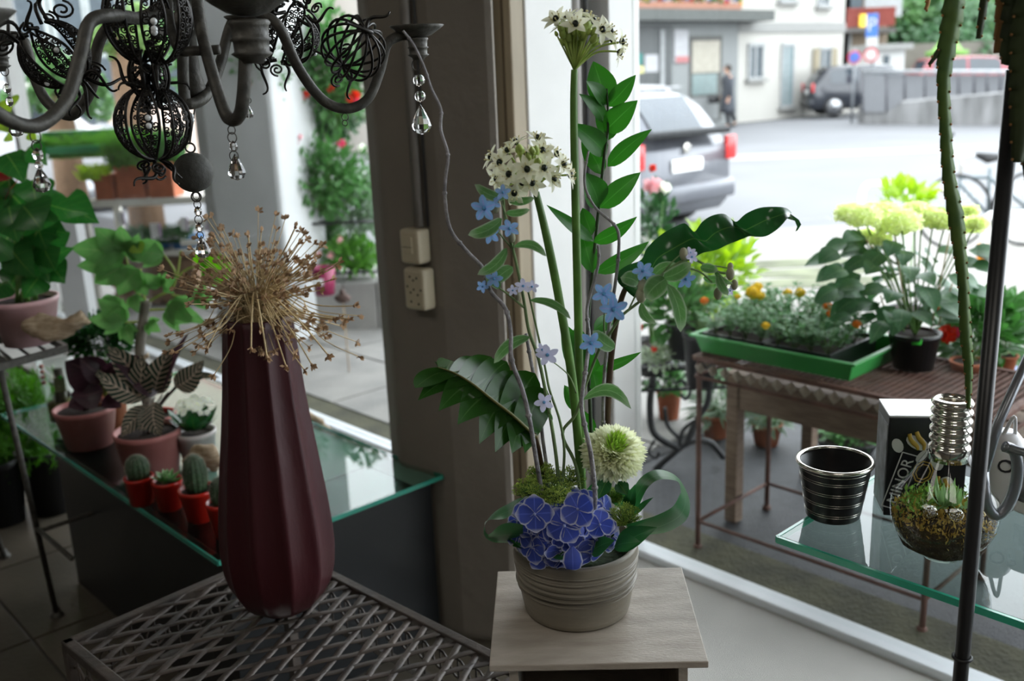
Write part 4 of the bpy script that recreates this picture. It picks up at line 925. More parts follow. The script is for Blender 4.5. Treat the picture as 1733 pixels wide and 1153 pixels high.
for (x, y, n_, L_) in ((1590, 880, 5, .045), (1602, 858, 6, .034), (1560, 870, 8, .02), (1640, 868, 8, .02), (1575, 885, 6, .018), (1622, 850, 6, .03)):
    c = pY(x, y, bcy-.01); c.z = SHZ+.078; mb = MB(); cc2 = V((BC.x, BC.y, c.z)); c = cc2+(c-cc2)*.6
    for k in range(n_):
        a = 2*pi*k/n_+.4; d = V((math.cos(a)*.45, math.sin(a)*.45, .9)) if L_ > .025 else V((math.cos(a), math.sin(a), .45))
        mb.leaf(c, c+d.normalized()*L_, .008, V((math.cos(a), math.sin(a), -.6)), fold=.5, arch=.1, prof='lance', n=5)
    mb.build('succulent', M_succ, t)
for (x, y) in ((1560, 838), (1558, 880), (1622, 872)):
    c = pY(x, y, bcy-.05); mb = MB(); d = V((c.x-BC.x, c.y-BC.y, 0))
    if d.length > .052: d = d.normalized()*.052
    c = V((BC.x+d.x*.85, BC.y+d.y*.85, SHZ+.083))
    for k in range(7): mb.torus(c, .009, .0006, axis=(random.gauss(0, 1), random.gauss(0, 1), random.gauss(0, 1)), seg=14, rs=4)
    mb.build('wire_ball', M_steel, t)
# white enamel cans and the steel handle behind the pole
M_enam = mat('white_enamel', (.72, .72, .74), .3, var=.05)
c = pz(1690, 872, SHZ)+V((.02, .04, 0)); sc1 = .0011
c_w = c; w_ = (pY(1722, 800, c.y)-pY(1652, 800, c.y)).length/2; hcan = pY(1690, 730, c.y).z-SHZ
t = thing('enamel_jug', 'white enamel jug with dark lettering, half hidden behind the black pole', 'jug', c)
MB().lathe([(0, 0), (w_*.9, 0), (w_, .004), (w_*1.02, hcan*.75), (w_*.75, hcan*.92), (w_*.5, hcan), (0, hcan)], c, 36).build('body', M_enam, t)
MB().tube(cr([c+V((w_*.3, -.01, hcan*.95)), c+V((0, -.02, hcan+.03)), c+V((-w_*.3, -.01, hcan*.95))], 6), .003, 8).build('handle', M_enam, t)
dd = (V((0, 0, CH))-c); dd.z = 0; dd.normalize(); xx = V((-dd.y, dd.x, 0))
txt('OP', .030, basis(c+dd*(w_*1.03)+V((0, 0, hcan*.62))+xx*.012, xx, V((0, 0, 1)), dd), mat('ink_dark', (.03, .03, .035), .5), t, ext=.0015)
c = pz(1748, 878, SHZ)+V((.03, .04, 0)); hcan = pY(1740, 760, c.y).z-SHZ
t = thing('paint_tin', 'white cylindrical tin with a grey label cut by the right edge of the picture', 'tin', c)
MB().lathe([(0, 0), (.045, 0), (.047, .004), (.045, .008), (.045, hcan-.008), (.047, hcan-.004), (.045, hcan), (0, hcan-.003)], c, 36).build('body', M_enam, t)
MB().lathe([(.0456, hcan*.2), (.0456, hcan*.62)], c, 36).build('label', mat('grey_label', (.25, .25, .27), .6, var=.4, scale=90), t)
t = thing('steel_watering_can', 'grey steel watering can with curved tube handle at the right end of the shelf', 'watering can', shp(.66, .26))
Yh = 1.20
MB().tube(px([(1700, 756, Yh), (1716, 764, Yh), (1722, 790, Yh), (1718, 825, Yh), (1704, 858, Yh), (1686, 872, Yh), (1672, 858, Yh), (1666, 830, Yh), (1664, 800, Yh+.02)], n=5), .0075, 10).build('handle', mat('galvanised_steel', (.22, .23, .25), .35, metal=.7, var=.2), t)
MB().tube([pY(1664, 800, Yh+.02), pY(1690, 715, Yh+.03), pY(1760, 560, Yh+.06)], [.007, .0065, .006], 10).build('spout', MT['galvanised_steel'], t)
o_ = shp(.66, .26); MB().lathe([(0, 0), (.05, 0), (.052, .1), (.03, .13), (0, .13)], o_, 24).build('body', MT['galvanised_steel'], t)
MB().tube(cr([pY(1700, 756, Yh), o_+V((-.03, -.02, .11)), o_+V((0, 0, .12))], 5), .006, 8).build('bracket', MT['galvanised_steel'], t)
# ================================================================ hanging cactus, top right
M_cac = mat('cactus_green', (.055, .12, .025), .6, var=.35, scale=35, col2=(.10, .17, .03)); M_cdk = mat('cactus_dark', (.03, .045, .012), .7, var=.35, scale=30)
M_areole = mat('brown_areole', (.30, .15, .05), .8, var=.4)
def flatstem(parent, pts, ws, m_, name='stem', seed=1, notch=.018):
    rnd = random.Random(seed); P_ = px(pts, n=8); n = len(P_); W_ = crad(ws, (n-1)//(len(ws)-1)) if (n-1) % (len(ws)-1) == 0 else [lerp(ws[0], ws[-1], i/(n-1)) for i in range(n)]
    dists = [0]
    for i in range(1, n): dists.append(dists[-1]+(P_[i]-P_[i-1]).length)
    N_ = max(10, int(dists[-1]/.003)); mb = MB(); ar = MB(); prev = None; vs = []; k = 0
    for i in range(N_+1):
        dd = dists[-1]*i/N_
        while k < n-2 and dists[k+1] < dd: k += 1
        u = (dd-dists[k])/max(1e-6, dists[k+1]-dists[k]); p = P_[k].lerp(P_[k+1], u); d = (P_[k+1]-P_[k]).normalized(); w__ = lerp(W_[k], W_[k+1], u)*.00066
        S = d.cross(V((0, 1, 0))).normalized(); Nn = S.cross(d)
        sw_ = 1+.30*((dd/notch) % 1.0); sw2 = 1+.30*(((dd/notch)+.5) % 1.0); th = w__*.42
        vs += [p-S*w__*.5*sw_, p-Nn*th*.5-S*w__*.12, p-Nn*th*.55+S*w__*.12, p+S*w__*.5*sw2, p+Nn*th*.5]
        if i and (dd/notch) % 1.0 < (dists[-1]/N_)/notch: ar.ball(p-S*w__*.52, .0016, 5, 4)
        if i and (dd/notch+.5) % 1.0 < (dists[-1]/N_)/notch: ar.ball(p+S*w__*.52, .0016, 5, 4)
    mb.add(vs, [(i*5+j, i*5+(j+1) % 5, (i+1)*5+(j+1) % 5, (i+1)*5+j) for i in range(N_) for j in range(5)]+[(4, 3, 2, 1, 0), tuple(N_*5+j for j in range(5))])
    s_ = mb.build(name, m_, parent); ar.build('areoles', M_areole, s_)
t = thing('hanging_cactus', 'trailing flat cactus stems hanging from above at the top right', 'cactus', pY(1690, -160, 1.08))
flatstem(t, [(1679, -205, 1.07), (1622, -60, 1.12), (1613, 20, 1.12), (1603, 80, 1.12), (1597, 140, 1.12), (1600, 215, 1.12), (1606, 300, 1.12), (1618, 370, 1.12), (1625, 430, 1.12), (1630, 480, 1.12), (1634, 560, 1.12), (1639, 620, 1.12), (1639, 692, 1.12)], [26, 26, 33, 28, 20, 18, 20, 25, 20, 17, 19, 15, 6], M_cac, 'stem', 1)
flatstem(t, [(1601, 70, 1.12), (1588, 88, 1.12), (1572, 110, 1.12)], [12, 9, 5], M_cdk, 'side_shoot', 2)
flatstem(t, [(1686, -205, 1.08), (1572, -40, 1.15), (1571, 0, 1.15), (1566, 17, 1.15)], [8, 8, 7, 5], M_areole, 'withered_stem', 3)
flatstem(t, [(1693, -205, 1.10), (1675, -60, 1.1), (1666, 0, 1.1), (1656, 66, 1.1)], [16, 16, 13, 8], M_cdk, 'stem', 4)
flatstem(t, [(1700, -205, 1.11), (1735, -80, 1.06), (1722, 0, 1.06), (1705, 110, 1.05)], [40, 40, 44, 20], M_cdk, 'stem', 5)
flatstem(t, [(1707, -205, 1.12), (1745, -60, 1.03), (1738, 60, 1.03), (1733, 160, 1.03), (1726, 240, 1.03), (1722, 275, 1.03)], [40, 40, 46, 42, 26, 14], M_cdk, 'stem', 6)
flatstem(t, [(1714, -205, 1.13), (1700, -60, 1.08), (1697, 20, 1.08), (1690, 90, 1.08)], [20, 20, 22, 14], M_areole, 'withered_stem', 7)
flatstem(t, [(1721, -205, 1.14), (1722, 80, 1.05), (1728, 220, 1.06), (1748, 330, 1.07)], [18, 18, 16, 12], M_cdk, 'stem', 8)
hp = pY(1700, -190, 1.1); MB().lathe([(0, 0), (.09, 0), (.12, .12), (.11, .12), (.08, .02)], hp, 28).build('hanging_pot', M_terra, t)
mb = MB(); pt = []
for k in range(9): mb.tube([hp+V((math.cos(k*.7)*.06, math.sin(k*.7)*.06, .10)), hp+V((math.cos(k*.7)*.11, math.sin(k*.7)*.11, .14)), hp+V((math.cos(k*.7)*.13, math.sin(k*.7)*.13, -.05))], .006, 6)
for k in range(3): mb.tube([hp+V((math.cos(k*2.1)*.115, math.sin(k*2.1)*.115, .12)), V((hp.x, hp.y, RH))], .0015, 5)
mb.build('hangers', M_cdk, t)
# ================================================================ chandelier, top left
HY = 1.38; hub = pY(322, 100, HY)
ch = thing('chandelier', 'antique dark patina metal chandelier with curved arms and crystal pendants, top left', 'chandelier', V((hub.x, hub.y, RH)))
mb = MB(); mb.tube([V((hub.x, hub.y, pY(322, -60, HY).z)), V((hub.x, hub.y, RH))], .008, 10); mb.build('chain_rod', M_darkmetal, ch)
hz = pY(322, 175, HY).z; tz = pY(322, -80, HY).z
MB().lathe([(0, hz), (.012, hz+.003), (.016, hz+.02), (.011, hz+.04), (.011, lerp(hz, tz, .45)), (.022, lerp(hz, tz, .5)), (.026, lerp(hz, tz, .56)), (.013, lerp(hz, tz, .62)), (.013, tz-.02), (.03, tz), (0, tz+.01)], (hub.x, hub.y, 0), 20).build('central_stem', M_darkmetal, ch)
def arm(pts, r=.0075): return MB().tube(px(pts, n=7), r, 10).build('arm', M_darkmetal, ch)
arm([(310, -30, HY), (300, 0, HY-.03), (250, 30, 1.3), (190, 26, 1.2), (152, 38, 1.17), (137, 90, 1.15), (112, 170, 1.12), (62, 213, 1.08), (0, 195, 1.04), (-40, 150, 1.0), (-50, 60, .98)], .0078)
arm([(310, -40, HY), (260, 20, HY+.03), (190, 42, HY+.05), (165, 80, HY+.06), (155, 150, HY+.07), (122, 195, HY+.08), (82, 175, HY+.09), (58, 130, HY+.1), (40, 70, HY+.1), (10, 62, HY+.1)], .0078)
arm([(318, -50, HY), (318, 30, HY-.02), (310, 80, HY-.03), (312, 160, HY-.03), (322, 176, HY-.03), (350, 160, HY), (372, 110, HY+.08), (392, 40, HY+.12), (420, 20, HY+.13)], .0078)
arm([(330, -40, HY), (336, 20, HY-.06), (345, 70, HY-.1), (364, 140, HY-.14), (385, 198, HY-.17), (405, 196, HY-.19), (413, 150, HY-.2), (416, 78, HY-.2)], .0078)
arm([(345, -30, HY), (395, 0, HY), (440, 24, HY), (472, 45, HY), (505, 115, HY+.02), (545, 168, HY+.03), (585, 184, HY+.04), (622, 168, HY+.05), (643, 120, HY+.06), (655, 75, HY+.06), (680, 60, HY+.07), (702, 62, HY+.07)], .0072)
arm([(300, -50, HY), (285, 10, HY-.05), (300, 80, HY-.1), (330, 86, HY-.1), (372, 84, HY-.1)], .006)
def bobeche(x, y, Y, r, sh_=1):
    c = pY(x, y, Y)
    b_ = MB().lathe([(r*.22, -r*.42), (r*.5, -r*.34), (r*.85, -r*.12), (r, 0), (r*.97, .0012), (r*.8, -r*.09), (r*.3, -r*.2), (0, -r*.2)], c, 40).build('drip_pan', M_darkmetal, ch)
    k = r*sh_
    MB().lathe([(0, -.40*k), (.36*k, -.4*k), (.40*k, -.46*k), (.36*k, -.52*k), (.34*k, -.72*k), (.40*k, -.76*k), (.34*k, -.80*k), (.33*k, -.98*k), (.40*k, -1.02*k), (.33*k, -1.07*k), (.24*k, -1.12*k), (.2*k, -1.2*k), (0, -1.2*k)], c, 28).build('candle_cup', M_darkmetal, ch)
bobeche(705, 44, HY+.07, .0385); bobeche(417, -4, HY-.2, .048, 1.25); bobeche(-12, 58, HY+.1, .043); bobeche(420, 28, HY+.13, .035); bobeche(-60, 20, .98, .045)
# ball finial
bcn = pY(327, 292, HY-.03); MB().ball(bcn, .0268, 28, 18).build('ball_finial', mat('aged_ball', (.05, .05, .045), .7, metal=.2, var=.5, scale=25, col2=(.09, .09, .08), bump=.3, bscale=60), ch)
mb = MB(); mb.torus(bcn+V((0, 0, .033)), .0065, .0013, axis=(0, 1, .2)); mb.torus(bcn-V((0, 0, .033)), .0065, .0013, axis=(0, 1, 0)); mb.tube([bcn+V((0, 0, .038)), V((hub.x, hub.y, hz))], .0012, 5); mb.build('ring', M_darkmetal, ch)
M_crys = mat('crystal', (1, 1, 1), .0, var=0, trans=1, ior=1.5)
def crystals(beads, axis_Y):
    """beads: (x, y, kind, size)"""
    mb = MB(); rg = MB()
    for (x, y, kd, r) in beads:
        c = pY(x, y, axis_Y)
        if kd == 'r': rg.torus(c, r, .0007, axis=(.3, 1, 0), seg=14, rs=5)
        elif kd == 'b': mb.ball(c, r, 10, 6)
        elif kd == 'o': mb.lathe([(0, -r), (r*.6, -r*.55), (r*.75, 0), (r*.6, r*.55), (0, r)], c, 8)
        elif kd == 'd': mb.lathe([(0, -r*1.05), (r*.55, -r*.85), (r*.78, -r*.4), (r*.6, .2*r), (r*.25, .9*r), (0, 1.3*r)], c, 10)
    s_ = mb.build('crystal_pendant', M_crys, ch, smooth=False)
    if rg.v: rg.build('link', M_darkmetal, s_)
crystals([(60, 231, 'r', .007), (62, 247, 'r', .006), (64, 262, 'o', .008), (66, 279, 'o', .006), (70, 306, 'd', .0125)], 1.08)
crystals([(392, 220, 'r', .005), (393, 233, 'r', .006), (395, 248, 'o', .007), (396, 264, 'r', .006), (400, 285, 'd', .014)], HY-.18)
crystals([(332, 332, 'r', .005), (334, 346, 'r', .0055), (335, 358, 'o', .0075), (336, 372, 'r', .006), (337, 385, 'o', .0075), (339, 398, 'r', .005), (343, 420, 'd', .014)], HY-.03)
crystals([(706, 110, 'r', .008), (709, 136, 'b', .0085), (711, 163, 'b', .008), (713, 205, 'd', .0185)], HY+.08)
crystals([(8, 120, 'r', .007), (12, 150, 'o', .008), (16, 172, 'o', .008), (27, 215, 'd', .014)], HY+.1)
crystals([(421, 170, 'r', .004), (421, 190, 'd', .009)], HY+.12)
crystals([(584, 198, 'r', .005), (584, 208, 'r', .004)], HY+.04)
crystals([(252, 190, 'r', .003), (253, 206, 'd', .007)], 1.28)
# filigree ornaments
M_fil = mat('black_filigree', (.02, .018, .016), .4, metal=.6, var=.5, scale=40)
M_gem = mat('facet_gem', (.75, .78, .8), .05, var=.1, spec=.8, coat=.5)
def spiral(c, a, b, r0, turns, s_, mb, r=.0011):
    pts = []
    for i in range(int(14*turns)+1):
        th = 2*pi*i/14; rr = r0*(1-i/(14*turns)*.8); pts.append(c+a*(math.cos(th*s_)*rr)+b*(math.sin(th*s_)*rr))
    mb.tube(pts, r, 5)
def ornament(label, c, R, axis, ngore, th0, th1, tend=8, tl=1.0, seed=0, sq=1.0, fil=1, gems=5):
    rnd = random.Random(seed); c = V(c); ax = V(axis).normalized(); Q = ax.to_track_quat('Z', 'Y').to_matrix()
    t = thing('filigree_ornament', label, 'ornament', c)
    def sp(th, ph, rr=1): return c+Q@V((math.sin(th)*math.cos(ph), math.sin(th)*math.sin(ph), math.cos(th)*sq))*R*rr
    fm = MB()
    for g in range(ngore):
        ph0 = 2*pi*g/ngore; w_ = pi/ngore*.60
        fr_ = MB()
        for sg in (-1, 1):
            fr_.tube([sp(lerp(th0, th1, i/14), ph0+sg*w_*math.sin(pi*i/14)) for i in range(15)], .0019, 5)
        fr_.build('petal_frame', M_fil, t)
        if fil:
            for i in range(2, 13):
                u = i/14
                for j in (-1, 0, 1):
                    if abs(j)*.62 > math.sin(pi*u): continue
                    p = sp(lerp(th0, th1, u+rnd.uniform(-.03, .03)), ph0+(j+rnd.uniform(-.25, .25))*w_*.6*math.sin(pi*u)); ax_ = (p-c).normalized(); e_ = ax_.orthogonal(); a_ = rnd.random()*6
                    e_ = (Matrix.Rotation(a_, 3, ax_) @ e_).normalized(); spiral(p, e_, ax_.cross(e_), R*rnd.uniform(.07, .11), 1.3, rnd.choice((-1, 1)), fm, .0010)
    if fil: fm.build('filigree', M_fil, t)
    for k in range(gems):
        gm = MB(); gs = MB(); p = sp(rnd.uniform(.35, .65)*(th1-th0)+th0, 2*pi*rnd.randrange(ngore)/ngore, 1.03); gm.ball(p, R*.085, 8, 5, sc_=(1, 1, 1)); gs.torus(p, R*.1, .001, axis=(p-c), seg=12, rs=4); gm = gm.build('gem', M_gem, t); gs.build('gem_setting', M_fil, gm)
    for k in range(tend):
        td = MB()
        ph = 2*pi*k/tend+rnd.random()*.4; th = th1 if k % 2 else th0; sgn = 1 if k % 2 else -1
        b = sp(th, ph, 1); d = (Q@V((math.cos(ph), math.sin(ph), -sgn*.9))).normalized(); o_ = d.orthogonal(); L_ = R*tl*rnd.uniform(.6, 1.1)
        q3 = d.cross(o_); td.tube([b+d*L_*1.15*v_+(o_*math.cos(k)+q3*math.sin(k))*L_*(.22*math.sin(v_*5.2)+.15*v_*v_) for v_ in [i_/14 for i_ in range(15)]], [.0026, .0024, .0012], 6); td.build('tendril', M_fil, t)
        if rnd.random() < .6: td = MB(); spiral(b+d*L_*.3+o_*L_*.25, d, o_, L_*.24, 1.6, 1, td, .0016); td.build('curl', M_fil, t)
    return t
ornament('round black filigree cage ornament hanging in the middle of the chandelier', pY(259, 208, 1.27), .046, (0, .05, 1), 7, .12, pi-.12, 8, .9, 3, gems=5)
ornament('black filigree bud ornament with gems above the round cage ornament', pY(250, 30, 1.27), .052, (.05, 0, 1), 7, .5, pi-.15, 9, .9, 5, sq=1.1, gems=7)
ornament('open black filigree flower ornament at the left with curled wire tendrils', pY(92, 92, 1.3), .042, (-.5, -.3, .8), 6, .6, pi-.2, 12, 1.3, 8, gems=6)
ornament('dark filigree flower ornament behind the second candle cup', pY(487, 55, 1.5), .046, (.4, -.5, .6), 7, .4, pi-.3, 12, 1.1, 12, gems=4)
ornament('bare ribbed wire ornament like an open umbrella beside the right arm', pY(598, 82, 1.36), .042, (.5, -.7, .5), 8, .05, pi-.05, 4, 1.3, 15, fil=0, gems=0)
ornament('slim black wire ornament below the chandelier hub, above the round cage', pY(252, 128, 1.27), .024, (0, 0, 1), 5, .3, pi-.3, 6, .9, 18, sq=1.3, gems=2)
# ================================================================ glass display table on the left
GT = .50
def gp(s_, n_, z=GT): return T2*s_+N2*n_+V((0, 0, z))
S0, S1, NA, NB = 1.985, 3.56, .885, 1.556
t = thing('display_table', 'low black display table with a green edged glass top by the left window', 'table', gp((S0+S1)/2, (NA+NB)/2, 0))
q = [gp(S0, NA), gp(S0, NB), gp(S1, NB), gp(S1, NA)]
M_tt = mat('black_glass_top', (.012, .016, .016), .05, var=.1, spec=.6)
MB().prism([(p.x, p.y) for p in q], GT-.012, GT).build('glass_plate', glassmat('table_glass', (.72, .85, .80), refl=1.0, f0=1.55), t, smooth=False)
mb = MB()
for i in range(4): mb.bar(V((q[i].x, q[i].y, GT-.006)), V((q[(i+1) % 4].x, q[(i+1) % 4].y, GT-.006)), .005, .0122)
mb.build('glass_edge', mat('table_glass_edge', (.03, .22, .16), .15, var=.1), t, smooth=False, label='green glass edge')
sb1 = fss(pz(78, 760, GT-.02))[0]
q = [gp(S0+.03, NA+.03), gp(S0+.03, NB-.02), gp(sb1, NB-.02), gp(sb1, NA+.03)]
MB().prism([(p.x, p.y) for p in q], 0, GT-.0142).build('body', mat('black_lacquer', (.006, .007, .008), .28, var=.2), t, smooth=False, bevel=.002)
M_pale = mat('pale_board', (.50, .51, .49), .5, var=.05)
for (a0_, a1_, b0_, b1_) in ((2.225, S1-.03, 1.09, NB-.006), (S0+.006, 2.2249, 1.473, NB-.006)):
    MB().box(gp((a0_+a1_)/2, (b0_+b1_)/2, GT-.0128), (a1_-a0_, b1_-b0_, .0012), rz=math.atan2(T2.y, T2.x)).build('pale_inlay', M_pale, t, smooth=False)
# ---- pots and plants helpers
def potmesh(mb, c, rb_, rt_, h, seg=28, lip=.003, wall=.005):
    return mb.lathe([(0, 0), (rb_, 0), (lerp(rb_, rt_, .9), h*.88), (lerp(rb_, rt_, .9)+lip, h*.885), (rt_+lip, h), (rt_-wall, h), (rt_-wall-.002, h*.9), (0, h*.88)], c, seg)
def pottedat(name, label, cat, x, y, z, wtop, wbot, ytop, m_, dy=0, group=None, lip=.002, back=None):
    """pot whose foot is seen at x, y on a surface z; widths in picture pixels"""
    b0 = pz(x, y, z); rbm = wbot/2*b0.y/FPX*1.02; c = b0+V((b0.x/b0.y*rbm, rbm, 0))*.9
    dep = (c-V((0, 0, CH))).dot(Fw); rb_ = wbot/2*dep/FPX; rt_ = wtop/2*dep/FPX; h = pY(x, ytop, c.y).z-z
    t = thing(name, label, cat, c, group)
    potmesh(MB(), c, rb_, rt_, h, lip=lip).build('pot', m_, t)
    MB().lathe([(0, h*.9), (rt_*.9, h*.9), (rt_*.9, h*.86), (0, h*.86)], c, 20).build('soil', M_soil, t)
    return t, c, rt_, h
M_red = mat('glossy_red_pot', (.42, .016, .008), .3, var=.1, spec=.5)
M_pink = mat('dusty_pink_pot', (.38, .13, .12), .5, var=.12, scale=9, col2=(.52, .23, .21))
M_wpot = mat('white_ceramic', (.62, .58, .56), .35, var=.05)
def cactus_ball(mb, sp, c, r, h, ribs=13, rnd=random):
    mb.lathe([(0, 0), (r*.75, 0), (r*.95, h*.25), (r, h*.55), (r*.8, h*.85), (r*.35, h), (0, h*1.01)], c, 52, mod=lambda a, z: 1+.07*math.cos(a*ribs))
    for i in range(420):
        th = math.acos(1-1.5*(i/420)); ph = i*2.4; p = c+V((math.sin(th)*math.cos(ph)*r*1.03, math.sin(th)*math.sin(ph)*r*1.03, h*.5+math.cos(th)*h*.53))
        for k in range(2):
            d = (p-(c+V((0, 0, h*.4)))).normalized()+V([rnd.gauss(0, .5) for _ in range(3)]); e = p+d.normalized()*r*.2; o_ = d.orthogonal().normalized()*.0004; sp.add([p-o_, p+o_, e], [(0, 1, 2)])
M_cb = mat('dark_cactus', (.02, .05, .018), .7, var=.4, scale=60); M_spine = mat('pale_spines', (.32, .30, .24), .8)
random.seed(41)
for k, (x, y, wt, wb, yt, lab) in enumerate(((242, 858, 48, 38, 806, 'red pot with a round spiny cactus, leftmost of the row of red pots'), (290, 866, 50, 40, 812, 'red pot with a pointed green and white succulent rosette'), (341, 886, 62, 44, 826, 'red pot with a taller oval cactus, right of the rosette succulent'), (384, 914, 56, 34, 848, 'red pot partly hidden behind the dark red vase'))):
    t, c, r, h = pottedat('potted_succulent' if k == 1 else 'potted_cactus', lab, 'potted plant', x, y, GT, wt, wb, yt, M_red, group='row of small red pots', lip=.001)
    if k == 1:
        for i in range(26):
            a = i*2.39996; L_ = r*(1.25-.55*(i/26)); el = .25+1.1*(i/26); d = V((math.cos(a)*math.cos(el), math.sin(a)*math.cos(el), math.sin(el)))
            MB().leaf(c+V((0, 0, h*.95)), c+V((0, 0, h*.95))+d*L_, r*.42, V((-d.x*.3, -d.y*.3, 1)), arch=-.12, fold=.4, prof='lance', n=5).build('leaf', leafmat('succulent_leaf', (.10, .30, .07), trans=.1, rough=.35, var=.2, edge=(.45, .5, .35)), t)
    else:
        mb = MB(); sp = MB(); cactus_ball(mb, sp, c+V((0, 0, h*.88)), r*(.78 if k == 0 else .62), r*(1.75 if k != 2 else 2.1)); mb.build('cactus_body', M_cb, t); sp.build('spines', M_spine, t, kind='stuff')
# ---- calathea plants (striped dark leaves) in pink pots
M_cal = leafmat('striped_calathea', (.016, .032, .018), vein=(.55, .42, .33), veins=9, vw=.03, side=.9, rough=.4, trans=.1, var=.3, sharp=.72, spec=.4)
M_calu = leafmat('dark_purple_leaf', (.035, .012, .02), vein=(.09, .04, .05), veins=8, vw=.05, side=.3, rough=.3, trans=.25, var=.3, spec=.5)
def lf(parent, m_, a, b, Ya, Yb, W, N=(0, -1, .3), bow=0, arch=.06, fold=.15, prof='ovate', n=9, name='leaf', wave=0):
    MB().leaf(pY(a[0], a[1], Ya), pY(b[0], b[1], Yb), W, N, bow=bow, arch=arch, fold=fold, prof=prof, n=n, wave=wave).build(name, m_, parent)
t, c, r, h = pottedat('calathea', 'dark striped leaf plant in the larger dusty pink pot behind the red pots', 'potted plant', 262, 815, GT, 109, 84, 726, M_pink)
Yc = c.y
for (a, b, W, N, bow, m_) in (((232, 678), (240, 600), .075, (0, -1, .2), .05, M_cal), ((262, 668), (290, 590), .075, (.3, -1, .2), -.05, M_cal), ((272, 665), (320, 562), .05, (-.9, -.6, .1), .05, M_calu), ((296, 655), (345, 610), .07, (0, -1, .3), .1, M_cal), ((300, 655), (372, 640), .04, (0, -.4, 1), -.1, M_cal), ((250, 672), (165, 632), .085, (0, -.5, .7), -.12, M_cal), ((262, 690), (205, 740), .06, (0, -1, .2), .1, M_cal), ((262, 680), (272, 740), .07, (0, -1, 0), .1, M_cal), ((250, 660), (180, 600), .07, (.2, -.8, .3), .15, M_calu), ((235, 655), (182, 585), .075, (.1, -1, .1), .1, M_cal), ((270, 660), (225, 655), .06, (0, -.8, .3), .1, M_calu), ((255, 690), (235, 730), .06, (.2, -1, .1), -.1, M_cal)):
    lf(t, m_, a, b, Yc, Yc-.03, W, N, bow)
mb = MB()
for (x, y) in ((240, 672), (262, 672), (275, 668), (296, 655), (250, 680), (255, 690), (285, 664), (300, 655)): mb.tube(cr([c+V((random.uniform(-.02, .02), random.uniform(-.02, .02), h*.9)), lerp(c+V((0, 0, h)), pY(x, y, Yc), .5)+V((0, 0, .01)), pY(x, y, Yc)], 5), .0022, 6)
mb.build('petioles', mat('dark_petiole', (.05, .035, .03), .5), t)
t, c, r, h = pottedat('prayer_plant', 'plant with very dark purple undersided leaves in the left dusty pink pot', 'potted plant', 155, 763, GT, 100, 74, 688, M_pink)
Yc = c.y
for (a, b, W, N, bow, m_) in (((165, 655), (110, 612), .13, (.2, -1, .1), .15, M_calu), ((185, 640), (135, 605), .08, (0, -.6, .7), -.1, M_calu), ((200, 640), (160, 634), .07, (0, -.7, .5), .1, M_cal), ((215, 650), (238, 662), .07, (0, -1, .2), .1, M_calu), ((175, 660), (120, 668), .09, (0, -1, .3), -.1, M_calu), ((185, 660), (212, 680), .08, (0, -1, .3), -.1, M_calu), ((190, 630), (215, 620), .06, (0, -1, .5), .1, M_calu), ((150, 672), (115, 690), .07, (0, -.7, .7), -.1, M_calu), ((180, 668), (205, 690), .06, (0, -.7, .7), .1, M_calu), ((190, 655), (200, 610), .07, (0, -1, .3), -.1, M_calu)):
    lf(t, m_, a, b, Yc, Yc-.03, W, N, bow)
mb = MB()
for x, y in ((165, 655), (185, 640), (200, 640), (175, 660), (190, 630), (190, 655)): mb.tube(cr([c+V((random.uniform(-.02, .02), 0, h*.9)), lerp(c+V((0, 0, h)), pY(x, y, Yc), .5), pY(x, y, Yc)], 5), .0022, 6)
mb.build('petioles', MT['dark_petiole'], t)
# ---- kalanchoe
t, c, r, h = pottedat('kalanchoe', 'white flowering kalanchoe in a pale pot behind the striped plant', 'potted plant', 340, 800, GT, 66, 48, 728, M_wpot)
random.seed(8); M_kw = leafmat('white_petal', (.9, .91, .84), trans=.45, rough=.5, var=.05)
top = pY(333, 690, c.y)
for i in range(75):
    a = random.uniform(0, 2*pi); q = math.sqrt(random.random()); p = top+V((math.cos(a)*q*.055, -.02+math.sin(a)*q*.045, random.uniform(-.012, .012)+.03*(1-q*q)+.002))
    five(p, V((math.cos(a)*q, math.sin(a)*q-.5, .9)), random.uniform(.007, .0095)).build('blossom', [M_kw, M_bud], t)
for i in range(14):
    a = 2*pi*i/14; b = c+V((math.cos(a)*.01, math.sin(a)*.01, h)); e = c+V((math.cos(a)*.07, math.sin(a)*.06, h+.045+.02*(i % 2)))
    MB().leaf(b, e, .042, (0, 0, 1), arch=-.1, fold=.1, prof='oblong', n=6).build('leaf', M_phil, t)
# ---- anthurium on the metal stand, far left
ft = pz(97, 1045, 0); STY = 2.62
def stand_leg(a, b, name='leg', r=.008): return MB().tube([a, b], r, 8)
anp_z = pY(50, 586, STY).z
stz = anp_z
t = thing('plant_stand', 'dark metal plant stand at the left edge carrying the pink potted anthurium', 'plant stand', (pY(20, 600, STY).x, STY, 0))
A1 = pY(0, 612, STY-.16); A1.z = stz-.01; A2 = pY(150, 575, STY+.2); A2.z = stz-.01
fr = [pz(-70, 640, stz-.01), pz(112, 590, stz-.01), pz(70, 566, stz-.01), pz(-110, 590, stz-.01)]
for i in range(4): MB().bar(fr[i], fr[(i+1) % 4], .012, .02).build('frame_bar', M_darkmetal, t, smooth=False)
for i in range(1, 6):
    MB().bar(fr[0].lerp(fr[1], i/6), fr[3].lerp(fr[2], i/6), .006, .006).build('cross_bar', M_darkmetal, t, smooth=False)
lg = [(pz(-3, 612, stz-.02), ft), (fr[1], pz(210, 960, 0)), (pz(-100, 640, stz-.02), pz(8, 945, 0)), (fr[2], pz(120, 880, 0))]
